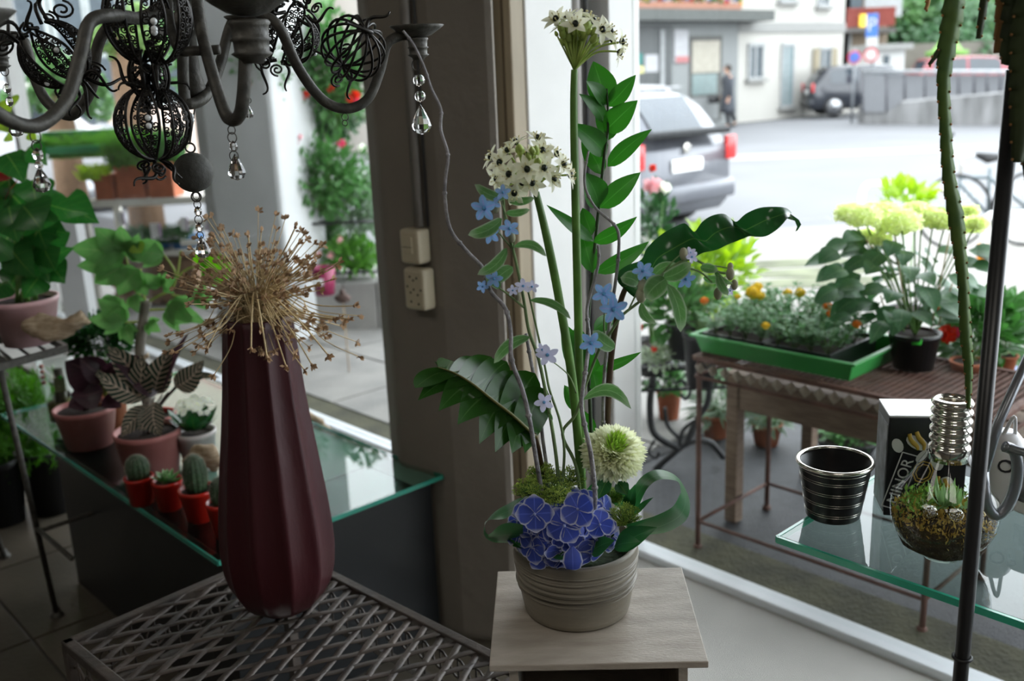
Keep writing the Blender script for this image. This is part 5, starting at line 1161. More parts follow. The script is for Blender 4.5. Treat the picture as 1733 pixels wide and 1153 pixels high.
for a, b in lg[:1]+lg[2:3]:
    MB().tube([a, b], .0085, 8).build('leg', M_darkmetal, t); MB().lathe([(0, 0), (.02, 0), (.021, .012), (.012, .018), (.012, .03), (.009, .035)], b, 16).build('foot', M_darkmetal, t)
MB().tube([pz(-3, 612, stz-.02).lerp(ft, .62), pz(-3, 612, stz-.02).lerp(ft, .62)+V((.0, .0, 0))+T2*-.28], .007, 8).build('stretcher', M_darkmetal, t)
pb = pz(-3, 612, stz-.02).lerp(ft, .62); MB().tube(cr([pb, pb+V((.02, -.01, -.002)), pb+N2*.12-T2*.02, pb+N2*.3], 5), .007, 8).build('stretcher', M_darkmetal, t)
M_anth = leafmat('anthurium_leaf', (.03, .15, .03), vein=(.12, .28, .06), veins=5, vw=.04, side=.25, rough=.3, trans=.35, var=.3)
t, c, r, h = pottedat('anthurium', 'anthurium with many glossy green leaves in a pale pink pot on the metal stand', 'potted plant', 52, 588, stz, 112, 78, 503, mat('pale_pink_pot', (.56, .32, .33), .45, var=.1, col2=(.66, .43, .44)))
Yc = c.y; random.seed(17); mb = MB(); base = c+V((0, 0, h*.9))
lfs = [(45, 330, 10, 372, .12), (75, 350, 40, 400, .12), (110, 338, 168, 378, .10), (80, 345, 150, 362, .07), (50, 395, 110, 432, .09), (30, 380, -10, 430, .12), (60, 440, 125, 420, .08), (40, 430, 5, 470, .12), (20, 300, -20, 330, .11), (90, 405, 105, 430, .09), (55, 305, 62, 352, .1), (15, 350, 30, 410, .12), (65, 470, 40, 505, .09), (75, 440, 85, 480, .09), (30, 460, 15, 495, .09), (0, 400, -30, 450, .12), (60, 370, 80, 425, .12), (18, 420, 60, 470, .11), (92, 360, 60, 310, .09), (10, 260, 40, 310, .09), (5, 480, -20, 510, .1), (85, 450, 110, 480, .08), (48, 250, 80, 280, .07), (70, 385, 115, 395, .09), (40, 350, 70, 390, .13), (20, 330, 50, 360, .12), (0, 330, 25, 380, .12), (35, 400, 60, 445, .12), (55, 420, 30, 460, .11), (70, 410, 95, 460, .1)]
for (bx, by, tx, ty, W) in lfs:
    Yb = Yc+random.uniform(-.1, .08); A = pY(bx, by, Yb); B = pY(tx, ty, Yb-.03)
    MB().leaf(A, B, W, V((random.uniform(-.5, .5), -1, random.uniform(0, .8))), arch=.08, fold=-.12, prof='heart', n=8, bow=random.uniform(-.05, .05)).build('leaf', M_anth, t)
    mb.tube(cr([base+V((random.uniform(-.03, .03), random.uniform(-.03, .03), 0)), base.lerp(A, .6)+V((0, 0, .02)), A], 5), .0022, 5)
mb.build('petioles', M_stem, t)
M_spathe = leafmat('red_spathe', (.38, .02, .02), trans=.2, rough=.3)
lf(t, M_spathe, (22, 298), (-18, 308), Yc-.02, Yc-.05, .075, (0, -.4, 1), name='spathe'); lf(t, M_spathe, (10, 345), (36, 300), Yc, Yc, .05, (0, -.2, 1), name='spathe')
for (a, b, c2, d) in ((20, 250, 8, 190), (35, 280, 25, 200), (2, 260, -5, 170)): mb2 = MB()
bl_m = leafmat('lime_new_leaf', (.30, .45, .06), trans=.4, rough=.4)
for (x, y, x2, y2, W) in ((5, 170, 12, 200, .05), (15, 212, 30, 222, .03), (30, 160, 22, 180, .02), (42, 215, 60, 222, .03), (10, 230, 22, 238, .03), (0, 200, 15, 225, .04), (48, 225, 62, 238, .03)): lf(t, bl_m, (x, y), (x2, y2), Yc, Yc-.02, W, (0, -1, .4))
# ---- fig with thick trunk
M_fig = leafmat('fig_leaf', (.14, .33, .10), vein=(.22, .36, .14), veins=4, vw=.035, side=.3, rough=.5, trans=.35, var=.3, spec=.3)
M_figp = mat('lime_petiole', (.34, .42, .10), .6)
FY = 2.78; figb = pz(238, 690, GT); figb = V((pY(240, 600, FY).x, FY, GT))
t = thing('potted_fig', 'small fig tree with a thick grey trunk and lobed green leaves behind the striped plants', 'potted plant', figb)
potmesh(MB(), figb, .055, .072, .12).build('pot', M_red, t); MB().lathe([(0, .108), (.062, .108), (.062, .10), (0, .10)], figb, 20).build('soil', M_soil, t)
MB().tube(cr([figb+V((0, 0, .1)), pY(238, 610, FY), pY(240, 560, FY), pY(248, 508, FY)], 6), [.017, .015, .014, .015], 12).build('trunk', mat('grey_bark', (.20, .18, .15), .85, var=.25, scale=30, bump=.6), t)
mb = MB()
for pts in (((248, 512), (236, 502), (225, 480), (212, 430)), ((246, 510), (240, 480), (238, 455)), ((250, 512), (270, 500), (290, 490), (300, 465), (306, 425)), ((300, 470), (318, 455), (336, 452)), ((300, 470), (292, 452), (278, 432)), ((248, 525), (268, 524), (280, 524)), ((290, 500), (310, 503), (330, 506)), ((245, 545), (225, 545), (210, 546)), ((238, 500), (225, 488), (215, 470)), ((305, 430), (307, 424))):
    mb.tube(px([(a, b, FY) for a, b in pts], n=4), [.0042, .003], 6)
mb.build('petioles', M_figp, t)
random.seed(19)
def figleaf(bx, by, tx, ty, W, N=(0, -1, .35), dY=0):
    W *= .72; A = pY(bx, by, FY+dY); B = pY(tx, ty, FY+dY-.04); d = B-A; L_ = d.length; Nn = V(N).normalized(); S = d.normalized().cross(Nn).normalized(); mb = MB()
    mb.leaf(A, B, W, N, arch=.1, fold=.12, prof='ovate', n=8, wave=.01)
    for sg in (-1, 1): mb.leaf(A+d*.05, A+d*.55+S*sg*L_*.42, W*.62, N, arch=.1, fold=.12, prof='ovate', n=6)
    mb.build('leaf', M_fig, t)
for args in ((215, 430, 120, 420, .12), (210, 425, 160, 385, .10), (218, 425, 205, 382, .085), (222, 432, 262, 408, .07), (278, 432, 215, 425, .095), (212, 450, 160, 480, .12), (235, 455, 200, 500, .1), (238, 475, 250, 500, .07), (272, 485, 245, 462, .06), (275, 487, 300, 470, .05), (280, 522, 330, 545, .09), (282, 515, 350, 548, .07), (330, 505, 368, 500, .075), (212, 546, 150, 540, .08), (215, 545, 165, 505, .08), (212, 550, 225, 585, .055), (250, 545, 272, 562, .055), (220, 440, 238, 400, .05), (225, 500, 235, 530, .05), (200, 450, 130, 450, .08), (195, 500, 178, 540, .07)): figleaf(*args)
for args in ((340, 450, 395, 462, .09), (335, 452, 350, 425, .05), (345, 460, 375, 480, .05)):
    A = pY(args[0], args[1], FY); MB().leaf(A, pY(args[2], args[3], FY-.03), args[4], (0, -1, .3), arch=.1, fold=.1, prof='oblong', wave=.02).build('leaf', leafmat('bright_leaf', (.13, .36, .03), trans=.4, rough=.4), t)
lf(t, bl_m, (228, 412), (240, 428), FY-.03, FY-.04, .05, (0, -1, .5))
# ---- bushy small leaved plant and driftwood
PYp = 2.98; pb = V((pY(165, 590, PYp).x, PYp, GT)); t = thing('jade_plant', 'bushy plant with small glossy dark leaves left of the fig trunk', 'potted plant', pb)
hpp = .13; potmesh(MB(), pb, .05, .065, hpp-.01).build('pot', M_terra, t)
random.seed(23); mb = MB(); cpp = pY(165, 572, PYp)
for i in range(900):
    d = V((random.gauss(0, 1), random.gauss(0, 1), random.gauss(0, .6))); d.normalize(); q = random.uniform(.3, 1); p = cpp+V((d.x*.12, d.y*.08, d.z*.075+.0))*q
    e = p+(d+V((0, 0, .3))).normalized()*.026; mb.leaf(p, e, .015, V((random.gauss(0, .6), -.5, 1)), fold=.1, prof='oblong', n=3)
mb.build('leaves', leafmat('small_glossy_leaf', (.02, .085, .02), rough=.25, trans=.15, var=.4, scale=60), t, kind='stuff')
mb = MB()
for k in range(7): mb.tube([pb+V((0, 0, hpp-.02)), cpp+V((random.uniform(-.05, .05), random.uniform(-.03, .03), .01))], .003, 6)
mb.build('stems', M_stem, t)
M_drift = mat('driftwood', (.40, .28, .17), .85, var=.3, scale=14, stretch=(3, 3, 12), bump=.7, bscale=60, col2=(.66, .53, .37))
def drift(label, pts, rs, Y, z=None, seg=9, support=None):
    P_ = px([(a, b, Y) for a, b in pts], n=5); rr = [r_*1.15 for r_ in crad(rs, 5)]; mb = MB(); mb.tube(P_, rr, 14, flat=.6)
    rnd = random.Random(len(label)); mb.v = [tuple(V(v)+noise.noise_vector(V(v)*22)*.016+noise.noise_vector(V(v)*70)*.006) for v in mb.v]
    o = mb.build('driftwood', M_drift, loc=P_[0]); tag(o, label, 'driftwood')
drift('flat pale piece of driftwood leaning beside the pink anthurium pot', [(42, 548), (70, 556), (110, 552), (150, 532)], [.014, .03, .026, .016], 2.55)
drift('knobbly end of driftwood in front of the pale kalanchoe pot', [(318, 788), (335, 775), (352, 772), (372, 790)], [.016, .03, .026, .02], 2.42)
drift('brown piece of driftwood lying on the display floor right of the red vase', [(515, 700), (535, 722), (550, 735), (568, 748)], [.02, .024, .022, .012], 3.2)
drift('pale driftwood stick lying behind the fig trunk', [(195, 618), (225, 612), (252, 602)], [.012, .014, .01], 2.7)
# ---- glass jar with air plant
jc = pz(105, 728, GT)+V((-.01, .05, 0)); jt = pY(92, 600, jc.y).z-GT
t = thing('glass_jar', 'tall clear glass jar holding a small air plant, left of the prayer plant', 'jar', jc)
MB().lathe([(0, 0), (.048, 0), (.05, .006), (.047, .05), (.06, jt), (.057, jt), (.044, .05), (.044, .02), (0, .018)], jc, 32).build('glass', M_glassT, t)
MB().lathe([(0, .02), (.043, .021), (.044, .08), (0, .085)], jc, 20).build('olive_moss', mat('olive_moss', (.10, .09, .015), .9, var=.5, scale=60), t)
mb = MB(); c_ = jc+V((0, 0, .1)); mb.tube([jc+V((0, 0, .08)), jc+V((.005, 0, jt*.8))], [.02, .014], 10)
mb.build('seed_pod', mat('dark_pod', (.07, .06, .04), .8, var=.4, scale=60), t)
mb = MB()
for k in range(4): mb.ball(jc+V((-.042, -.01, jt*.85-k*.018)), .008, 8, 6)
mb.build('pink_beads', mat('pink_bead', (.45, .16, .13), .5), t)
MB().box(jc+V((.02, -.035, jt*.62)), (.035, .002, .05), rz=.2).build('price_tag', mat('olive_tag', (.16, .18, .08), .7), t, smooth=False)
MB().lathe([(.006, 0), (.006, .001)], jc+V((.025, -.036, jt*.72)), 12, M=Matrix.Rotation(pi/2, 3, 'X')).build('sticker', mat('green_sticker', (.05, .6, .05), .6), t, smooth=False)
# ---- fern like plants on the floor, lower left
M_fern = leafmat('feathery_leaf', (.07, .22, .02), trans=.35, rough=.5, var=.3)
def feather(label, x0, y0, x1, y1, Y, n, potx, poty, seed):
    random.seed(seed); b = pY((x0+x1)/2, y1, Y); base = pz(potx, poty, 0); c0 = V((base.x, base.y+.08, 0))
    t = thing('feathery_plant', label, 'potted plant', c0)
    ph = .26; potmesh(MB(), c0, .075, .10, ph).build('pot', M_black, t); MB().lathe([(0, ph*.9), (.09, ph*.9), (.09, ph*.85), (0, ph*.85)], c0, 20).build('soil', M_soil, t)
    mb = MB(); cen = c0+V((0, 0, ph*.9))
    for i in range(n):
        tx = random.uniform(x0, x1); ty = random.uniform(y0, y1); e = pY(tx, ty, c0.y+random.uniform(-.15, .12)); P_ = cr([cen, cen.lerp(e, .5)+V((0, 0, .06)), e], 6); mb.tube(P_, .0012, 3, caps=False)
        for k in range(6, len(P_)):
            d = (P_[k]-P_[k-1]).normalized()
            for sg in range(4):
                dd = (d+V([random.gauss(0, .8) for _ in range(3)])).normalized(); mb.leaf(P_[k], P_[k]+dd*random.uniform(.02, .045), .006, V((0, -.5, 1)), n=2, fold=.1, prof='lance', arch=-.15)
    mb.build('foliage', M_fern, t, kind='stuff')
feather('feathery light green plant in a black pot beneath the plant stand', -20, 625, 95, 800, 2.9, 150, 75, 880, 51)
feather('feathery green plant at the left edge, behind the leg of the stand', -60, 640, 40, 820, 3.0, 110, -10, 900, 52)
# ================================================================ outside the right window: rusty table and plants
M_rust = mat('rusty_iron', (.075, .035, .025), .75, var=.4, scale=20, bump=.4, col2=(.13, .06, .042))
random.seed(61)
tz_ = .672; ts0, ts1, tw0, tw1 = 1.80, .88, .165, .60
def rt_(s_, w__, z): return fs(s_, w__, z)
t = thing('iron_table', 'rusty iron outdoor table with a pierced top and a band of diamond tiles', 'table', fs(1.35, .4, 0))
lgs = [(ts0-.01, tw0+.01), (1.03, tw0+.02), (ts0-.01, tw1-.01), (1.03, tw1-.01)]
for (a, b) in lgs:
    l_ = MB().tube([fs(a, b, 0), fs(a, b, tz_-.01)], .009, 8).build('leg', M_rust, t); MB().lathe([(0, 0), (.016, 0), (.014, .012), (0, .02)], fs(a, b, 0), 12).build('foot', M_rust, l_)
sz_ = pY(1186, 882, fs(*lgs[0]).y).z
for i, j in ((0, 1), (0, 2), (2, 3), (1, 3)): MB().tube([fs(*lgs[i], sz_), fs(*lgs[j], sz_)], .006, 8).build('stretcher', M_rust, t)
TT = [(ts0, tw0), (ts1, tw0), (ts1, tw1), (ts0, tw1)]
for i in range(4):
    a = fs(*TT[i], tz_-.006); b = fs(*TT[(i+1) % 4], tz_-.006); MB().bar(a, b, .022, .012).build('frame_bar', M_rust, t, smooth=False)
    MB().bar(a-V((0, 0, .062)), b-V((0, 0, .062)), .006, .010).build('frame_bar', M_rust, t, smooth=False)
mb = MB()
for k in range(46):
    s_ = lerp(ts0, ts1, (k+.5)/46); mb.bar(fs(s_, tw0, tz_-.004), fs(s_, tw1, tz_-.004), .004, .003)
for k in range(30):
    w__ = lerp(tw0, tw1, (k+.5)/30); mb.bar(fs(ts0, w__, tz_-.006), fs(ts1, w__, tz_-.006), .004, .003)
mb.build('grille', M_rust, t, kind='stuff', smooth=False)
dm = mat('weathered_diamond_tile', (.20, .16, .12), .7, var=.3, scale=30, col2=(.30, .25, .20)); mb0 = None
nd = 20
for side in range(2):
    for k in range(nd if side == 0 else 9):
        u = (k+.5)/(nd if side == 0 else 9)
        c = fs(lerp(ts0, ts1, u), tw0-.004, tz_-.037) if side == 0 else fs(ts0+.004, lerp(tw0, tw1, u), tz_-.037)
        ax = (T2 if side == 0 else N2).normalized(); on = (-N2 if side == 0 else T2).normalized(); r = .0195
        mb = MB(); P4 = [c+ax*r, c+V((0, 0, r)), c-ax*r, c-V((0, 0, r))]; mb.add(P4+[c+on*.007]+[p-on*.004 for p in P4], [(0, 1, 4), (1, 2, 4), (2, 3, 4), (3, 0, 4), (0, 5, 6, 1), (1, 6, 7, 2), (2, 7, 8, 3), (3, 8, 5, 0)])
        mb.build('diamond_tile', dm, t, smooth=False)
# green tray with marigolds
M_tray = mat('green_plastic', (.035, .27, .055), .45, var=.05)
g0 = pz(1165, 565, tz_+.062); g1 = pz(1447, 618, tz_+.062); g2 = pz(1503, 573, tz_+.062)
ge = (g1-g0); gl = ge.length; ge.normalize(); gn = V((-ge.y, ge.x, 0)); gd = .36
tc0 = (g0+g1)/2+gn*gd/2; tc0.z = tz_
t = thing('seed_tray', 'bright green plastic tray with two black inserts of marigolds on the rusty table', 'tray', tc0)
def gq(a, b, z): return g0*1+ge*a+gn*b+V((0, 0, z-g0.z))
def tray(mb, a0, a1, b0, b1, z0, z1, ins, lip, th=.003):
    o = [(a0, b0), (a1, b0), (a1, b1), (a0, b1)]
    def ring(d, z): return [gq(x+(d if x == a0 else -d), y+(d if y == b0 else -d), z) for x, y in o]
    rs = [ring(ins, z0), ring(lip, z1-.008), ring(0, z1-.008), ring(0, z1), ring(lip+th, z1), ring(ins+th, z0+th)]
    vs = sum(rs, []); fc = [(3, 2, 1, 0)]+[(r*4+i, r*4+(i+1) % 4, r*4+4+(i+1) % 4, r*4+4+i) for r in range(5) for i in range(4)]+[tuple(20+i for i in range(4))]
    mb.add(vs, fc)
mb = MB(); tray(mb, 0, gl, 0, gd, tz_+.001, tz_+.062, .03, .014); mb.build('tray', M_tray, t, smooth=False, bevel=.002)
bt = mat('black_tray_plastic', (.012, .013, .014), .4, var=.2)
for (a0, a1) in ((.03, gl*.44), (gl*.45, gl*.84)):
    mb = MB(); tray(mb, a0, a1, .03, gd-.03, tz_+.008, tz_+.066, .006, .006); ins_ = mb.build('black_insert', bt, t, smooth=False)
    mb = MB(); mb.add([gq(a0+.012, .042, tz_+.055), gq(a1-.012, .042, tz_+.055), gq(a1-.012, gd-.042, tz_+.055), gq(a0+.012, gd-.042, tz_+.055)], [(0, 1, 2, 3)]); mb.build('soil', M_soil, ins_)
M_mar = leafmat('marigold_leaf', (.06, .19, .055), trans=.35, rough=.5, var=.35, scale=80); M_mar2 = leafmat('marigold_leaf_pale', (.14, .28, .13), trans=.35, rough=.6, var=.35, scale=80)
M_yel = mat('marigold_yellow', (.85, .62, .03), .6, var=.12, scale=80); M_ora = mat('marigold_orange', (.80, .27, .02), .6, var=.2, scale=80)
cells = []
for (a0, a1) in ((.03, gl*.44), (gl*.45, gl*.84)):
    for i in range(4):
        for j in range(4): cells.append((lerp(a0, a1, (i+.5)/4), lerp(.03, gd-.03, (j+.5)/4)))
flw = {}
def nearcell(x, y, z):
    p = pz(x, y, z); return min(range(len(cells)), key=lambda i: (gq(*cells[i], z)-p).length)
for (x, y, m_, r) in ((1275, 497, 'y', .020), (1282, 487, 'y', .014), (1287, 502, 'y', .012), (1333, 497, 'y', .012), (1354, 497, 'y', .014), (1296, 552, 'y', .010), (1192, 510, 'o', .011), (1401, 520, 'o', .012), (1406, 532, 'o', .010), (1248, 503, 'y', .008), (1450, 550, 'o', .010)):
    i = nearcell(x, y+25, tz_+.11); flw.setdefault(i, []).append((x, y, m_, r))
def rowname(i):
    return 'marigold in the %s black insert, %s from its left, %s' % ('left' if i < 16 else 'right', ('first', 'second', 'third', 'fourth')[(i % 16)//4], ('front row', 'second row', 'third row', 'back row')[i % 4])
for i, (a, b) in enumerate(cells):
    c = gq(a, b, tz_+.055); tt = thing('marigold', rowname(i), 'potted plant', c, 'marigold seedlings in the green tray')
    hh_ = .09+random.random()*.03+(.03 if b > gd*.6 else 0); m2 = MB(); s2 = MB()
    for k in range(7):
        d = V((random.gauss(0, .42), random.gauss(0, .42), 1)).normalized(); e = c+d*hh_*random.uniform(.7, 1.1); s2.tube([c, e], .001, 4)
        for q in range(9):
            p = c.lerp(e, random.uniform(.25, 1)); dd = V((random.gauss(0, 1), random.gauss(0, 1), random.uniform(0, .8))).normalized()
            for sg in (-1, 0, 1):
                d3 = (dd+dd.cross(V((0, 0, 1)))*sg*.6).normalized(); m2.leaf(p, p+d3*random.uniform(.016, .03), .0065, (0, -.3, 1), n=2, prof='lance')
    m2.build('leaves', M_mar if i % 2 else M_mar2, tt, kind='stuff'); s2.build('stems', M_stem, tt)
    if i in flw:
        tt['label'] = rowname(i)+', with '+('a ' if len(flw[i]) == 1 else '')+('yellow' if flw[i][0][2] == 'y' else 'orange')+' flower'+('s' if len(flw[i]) > 1 else '')
        for (x, y, m_, r) in flw[i]:
            r *= 1.35; p = pY(x, y, c.y-.04); mb = MB()
            for k in range(34):
                th = math.acos(1-1.1*(k/34)); ph = k*2.4; dd = V((math.sin(th)*math.cos(ph), math.sin(th)*math.sin(ph), math.cos(th))); mb.leaf(p+dd*r*.3, p+dd*r, r*.5, dd.cross(V((.3, .2, 1))), n=3, prof='petal', fold=.3)
            mb.ball(p, r*.75, 8, 6); mb.build('flower', M_yel if m_ == 'y' else M_ora, tt); MB().tube([c, p], .0012, 5).build('flower_stem', M_stem, tt)
# potted white hydrangea
hb_ = pz(1545, 630, tz_); hr = 42*hb_.y/FPX; hc0 = hb_+V((.02, .05, 0))
t = thing('potted_hydrangea', 'white green hydrangea bush tied to canes in a black nursery pot on the rusty table', 'potted plant', hc0)
ptop = pY(1545, 562, hc0.y).z-tz_; potmesh(MB(), hc0, hr*.82, hr*1.05, ptop, lip=.003).build('pot', M_black, t)
MB().lathe([(0, ptop*.93), (hr*.95, ptop*.93), (hr*.95, ptop*.85), (0, ptop*.85)], hc0, 20).build('soil', M_soil, t)
o = MB(); dv = (V((0, 0, CH))-hc0); dv.z = 0; dv.normalize(); sv = V((-dv.y, dv.x, 0)); pc = hc0+dv*(hr*1.03)+V((0, 0, ptop*.9))+sv*.006
o.add([pc+sv*a+V((0, 0, b))+dv*.001 for a, b in ((-.013, -.009), (.013, -.009), (.014, .009), (-.012, .008))], [(0, 1, 2, 3)]); o.build('green_sticker', mat('green_sticker', (.05, .6, .05), .6), t, solid=.001)
M_hl = leafmat('hydrangea_leaf', (.045, .13, .05), vein=(.12, .22, .1), veins=7, vw=.04, side=.4, rough=.45, trans=.25, var=.3); M_hw = leafmat('lime_white_petal', (.84, .90, .55), trans=.45, rough=.6, var=.12)
hY = hc0.y
can = MB()
for (x0, y0, x1, y1) in ((1508, 560, 1490, 500), (1536, 555, 1512, 385), (1575, 558, 1608, 395), (1587, 552, 1612, 480), (1478, 420, 1450, 390)): can.tube([pY(x0, y0, hY), pY(x1, y1, hY)], .0022, 6)
can.build('canes', mat('bamboo_cane', (.38, .27, .15), .7), t)
stm = MB(); heads = [(1440, 358, .038), (1462, 365, .045), (1480, 358, .04), (1500, 362, .05), (1525, 372, .048), (1548, 352, .03), (1560, 358, .036), (1580, 368, .035), (1600, 372, .035), (1638, 378, .038), (1652, 374, .025), (1512, 380, .04), (1465, 395, .025), (1490, 402, .022), (1640, 352, .018)]
for (x, y, r) in heads:
    yy = hY+random.uniform(-.06, .08); c = pY(x, y+6, yy); mb = MB(); stm.tube(cr([hc0+V((0, 0, ptop*.9)), hc0.lerp(c, .5)+V((0, 0, .05)), c], 5), .0025, 6)
    for k in range(90):
        th = math.acos(1-1.5*(k/90)); ph = k*2.4; dd = V((math.sin(th)*math.cos(ph), math.sin(th)*math.sin(ph), math.cos(th)*.8)); p = c+dd*r*random.uniform(.85, 1.05)
        a = random.random()*6
        for q in range(4): d4 = V((math.cos(a+q*1.57), math.sin(a+q*1.57), random.uniform(-.2, .5))); mb.leaf(p, p+d4*.014, .012, dd, n=2, prof='petal')
    mb.build('flower_head', M_hw, t, kind='stuff')
for i in range(95):
    x = random.uniform(1415, 1660) if i % 2 else random.uniform(1440, 1610); y = random.uniform(395, 545) if i % 2 else random.uniform(400, 540)
    if y > 500 and (x < 1440 or x > 1600): y -= 80
    yy = hY+random.uniform(-.12, .14); p = pY(x, y, yy); ax_ = pY(1530, y+25, hY); d = (p-ax_); d.z = random.uniform(-.06, .03)
    if d.length < .02: d = V((.05, -.05, 0))
    d.normalize(); MB().leaf(p, p+d*random.uniform(.06, .1)+V((0, 0, -.02)), random.uniform(.045, .065), V((0, -.6, 1)), arch=.12, fold=.15, n=6).build('leaf', M_hl, t)
    if i % 6 == 0: stm.tube([ax_, p], .0018, 5)
stm.build('stems', M_stem, t)
# ---- generic leafy potted plant for the background
def bush(name, label, px_, py_, z, wtop, ptop_y, lx, ly, rx, ry, n, lsz, lm_, pm, seed=0, fl=None, Yo=0, prof='ovate', stuff=True, dy=0):
    rnd = random.Random(seed); b = pz(px_, py_, z); c = b+V((0, .05, 0)); k_ = (c-V((0, 0, CH))).dot(Fw)/FPX
    t = thing(name, label, 'potted plant', c); h = pY(px_, ptop_y, c.y).z-z; rr = wtop/2*k_
    potmesh(MB(), c, rr*.75, rr, h).build('pot', pm, t); MB().lathe([(0, h*.93), (rr*.9, h*.93), (rr*.9, h*.85), (0, h*.85)], c, 16).build('soil', M_soil, t)
    cen = pY(lx, ly, c.y+dy); mb = MB(); stx = MB(); Rx, Rz = rx*k_, ry*k_
    for i in range(n):
        d = V((rnd.gauss(0, 1), rnd.gauss(0, 1), rnd.gauss(0, 1))).normalized()*rnd.uniform(.35, 1); p = cen+V((d.x*Rx, d.y*Rx*.8, d.z*Rz)); o_ = (d+V((0, 0, .35))+V((rnd.gauss(0, .3), rnd.gauss(0, .3), 0))).normalized()
        mb.leaf(p, p+o_*lsz*rnd.uniform(.7, 1.3), lsz*.5 if prof != 'lance' else lsz*.16, V((rnd.gauss(0, .5), -.4, 1)), n=3, prof=prof, fold=.15, arch=.08)
        if i % 14 == 0: stx.tube([c+V((0, 0, h*.9)), p], .0018, 4)
    mb.build('foliage', lm_, t, kind='stuff'); stx.build('stems', M_stem, t)
    if fl:
        for (x, y, r, m_) in fl:
            p = pY(x, y, cen.y-Rx*.5); mb = MB()
            for k in range(26):
                dd = V((rnd.gauss(0, 1), rnd.gauss(0, 1)-.3, rnd.gauss(0, 1))).normalized(); mb.leaf(p+dd*r*.1, p+dd*r, r*.8, dd.cross(V((.2, .4, 1))), n=3, prof='petal', fold=.3)
            mb.build('flower', m_, t)
    return t
M_limeleaf = leafmat('lime_leaf', (.34, .50, .05), trans=.4, rough=.5, var=.2); M_mid = leafmat('mid_green_leaf', (.07, .20, .05), trans=.3, rough=.45, var=.35); M_dkl = leafmat('dark_green_leaf', (.03, .10, .03), trans=.25, rough=.4, var=.4)
M_greyl = leafmat('grey_green_leaf', (.18, .27, .17), trans=.3, rough=.6, var=.3)
M_pinkf = leafmat('pale_pink_petal', (.85, .55, .58), trans=.3, rough=.5, var=.15); M_redf = leafmat('scarlet_petal', (.75, .06, .03), trans=.2, rough=.5, var=.2); M_pkf = leafmat('magenta_petal', (.75, .10, .22), trans=.2, rough=.5, var=.2)
bush('lime_shrub', 'bright lime green leafy plant behind the big glossy leaf, outside', 1190, 660, .45, 60, 560, 1190, 455, 95, 70, 520, .065, M_limeleaf, M_black, 1, dy=.35)
bush('leafy_pot_plant', 'dark leaved plant in a black pot beside the white window post', 1165, 610, .52, 70, 545, 1150, 520, 65, 50, 230, .06, M_mid, M_black, 2, [(1080, 555, .018, M_redf)])
bush('climbing_rose', 'tall climber with a pale pink rose against the grey car', 1105, 640, .35, 50, 580, 1108, 400, 40, 95, 230, .055, M_dkl, M_black, 3, [(1103, 312, .045, M_pinkf), (1125, 318, .03, leafmat('white_petal', (.82, .84, .76))), (1105, 285, .02, M_redf)], dy=.5)
bush('yellow_leaf_shrub', 'shrub with fresh yellow green shoots behind the white hydrangea', 1540, 560, .5, 60, 520, 1530, 345, 60, 36, 90, .075, M_limeleaf, M_black, 4, dy=.9, prof='oblong')
bush('impatiens', 'mixed bedding plants with a scarlet flower right of the black nursery pot', 1650, 660, .62, 60, 610, 1660, 560, 75, 70, 420, .06, M_mid, M_terra, 5, [(1603, 566, .030, M_redf), (1617, 562, .02, M_pkf), (1617, 500, .012, M_pkf), (1558, 537, .012, M_redf), (1585, 523, .010, M_redf)], dy=.15)
bush('shade_plant', 'dark leafy plant with rust coloured pot behind the hanging cactus', 1712, 640, .62, 40, 600, 1715, 555, 50, 60, 260, .05, M_mid, M_terra, 6, dy=.25)
bush('lavender', 'grey green lavender in a terracotta pot on the pavement between the wooden legs', 1302, 758, 0, 52, 715, 1300, 698, 46, 30, 520, .06, M_greyl, M_terra, 7, prof='lance')
bush('lavender', 'grey green lavender behind the left wooden leg of the bench', 1215, 745, 0, 50, 700, 1215, 670, 46, 48, 480, .07, M_greyl, M_terra, 8, prof='lance')
bush('succulent_pot', 'small plant in a terracotta pot behind the cast iron chair', 1135, 718, 0, 42, 660, 1130, 640, 34, 28, 200, .05, M_mid, M_terra, 9)
bush('chrysanthemum_pot', 'low bushy plant with yellow flower specks beneath the bench rail', 1440, 770, 0, 110, 738, 1440, 725, 68, 24, 500, .04, M_mid, M_black, 10, [(1448, 728, .012, M_yel), (1470, 722, .01, M_yel)])
M_var = leafmat('variegated_leaf', (.5, .56, .42), vein=(.1, .25, .1), veins=4, vw=.2, side=.3, trans=.3, var=.3)
bush('variegated_ivy', 'low variegated plant with one red dot, sitting on the cast iron chair', 1120, 620, .50, 40, 612, 1118, 605, 42, 15, 160, .03, M_var, M_black, 11, [(1107, 591, .012, M_redf)])
# blue container at right edge
bc_ = pz(1722, 720, .35); t = thing('plastic_tub', 'blue and green plastic tubs at the right edge behind the glass', 'tub', bc_+V((.1, .2, 0)))
potmesh(MB(), bc_+V((.1, .2, 0)), .10, .14, .16).build('tub', mat('blue_plastic', (.02, .06, .20), .4), t)
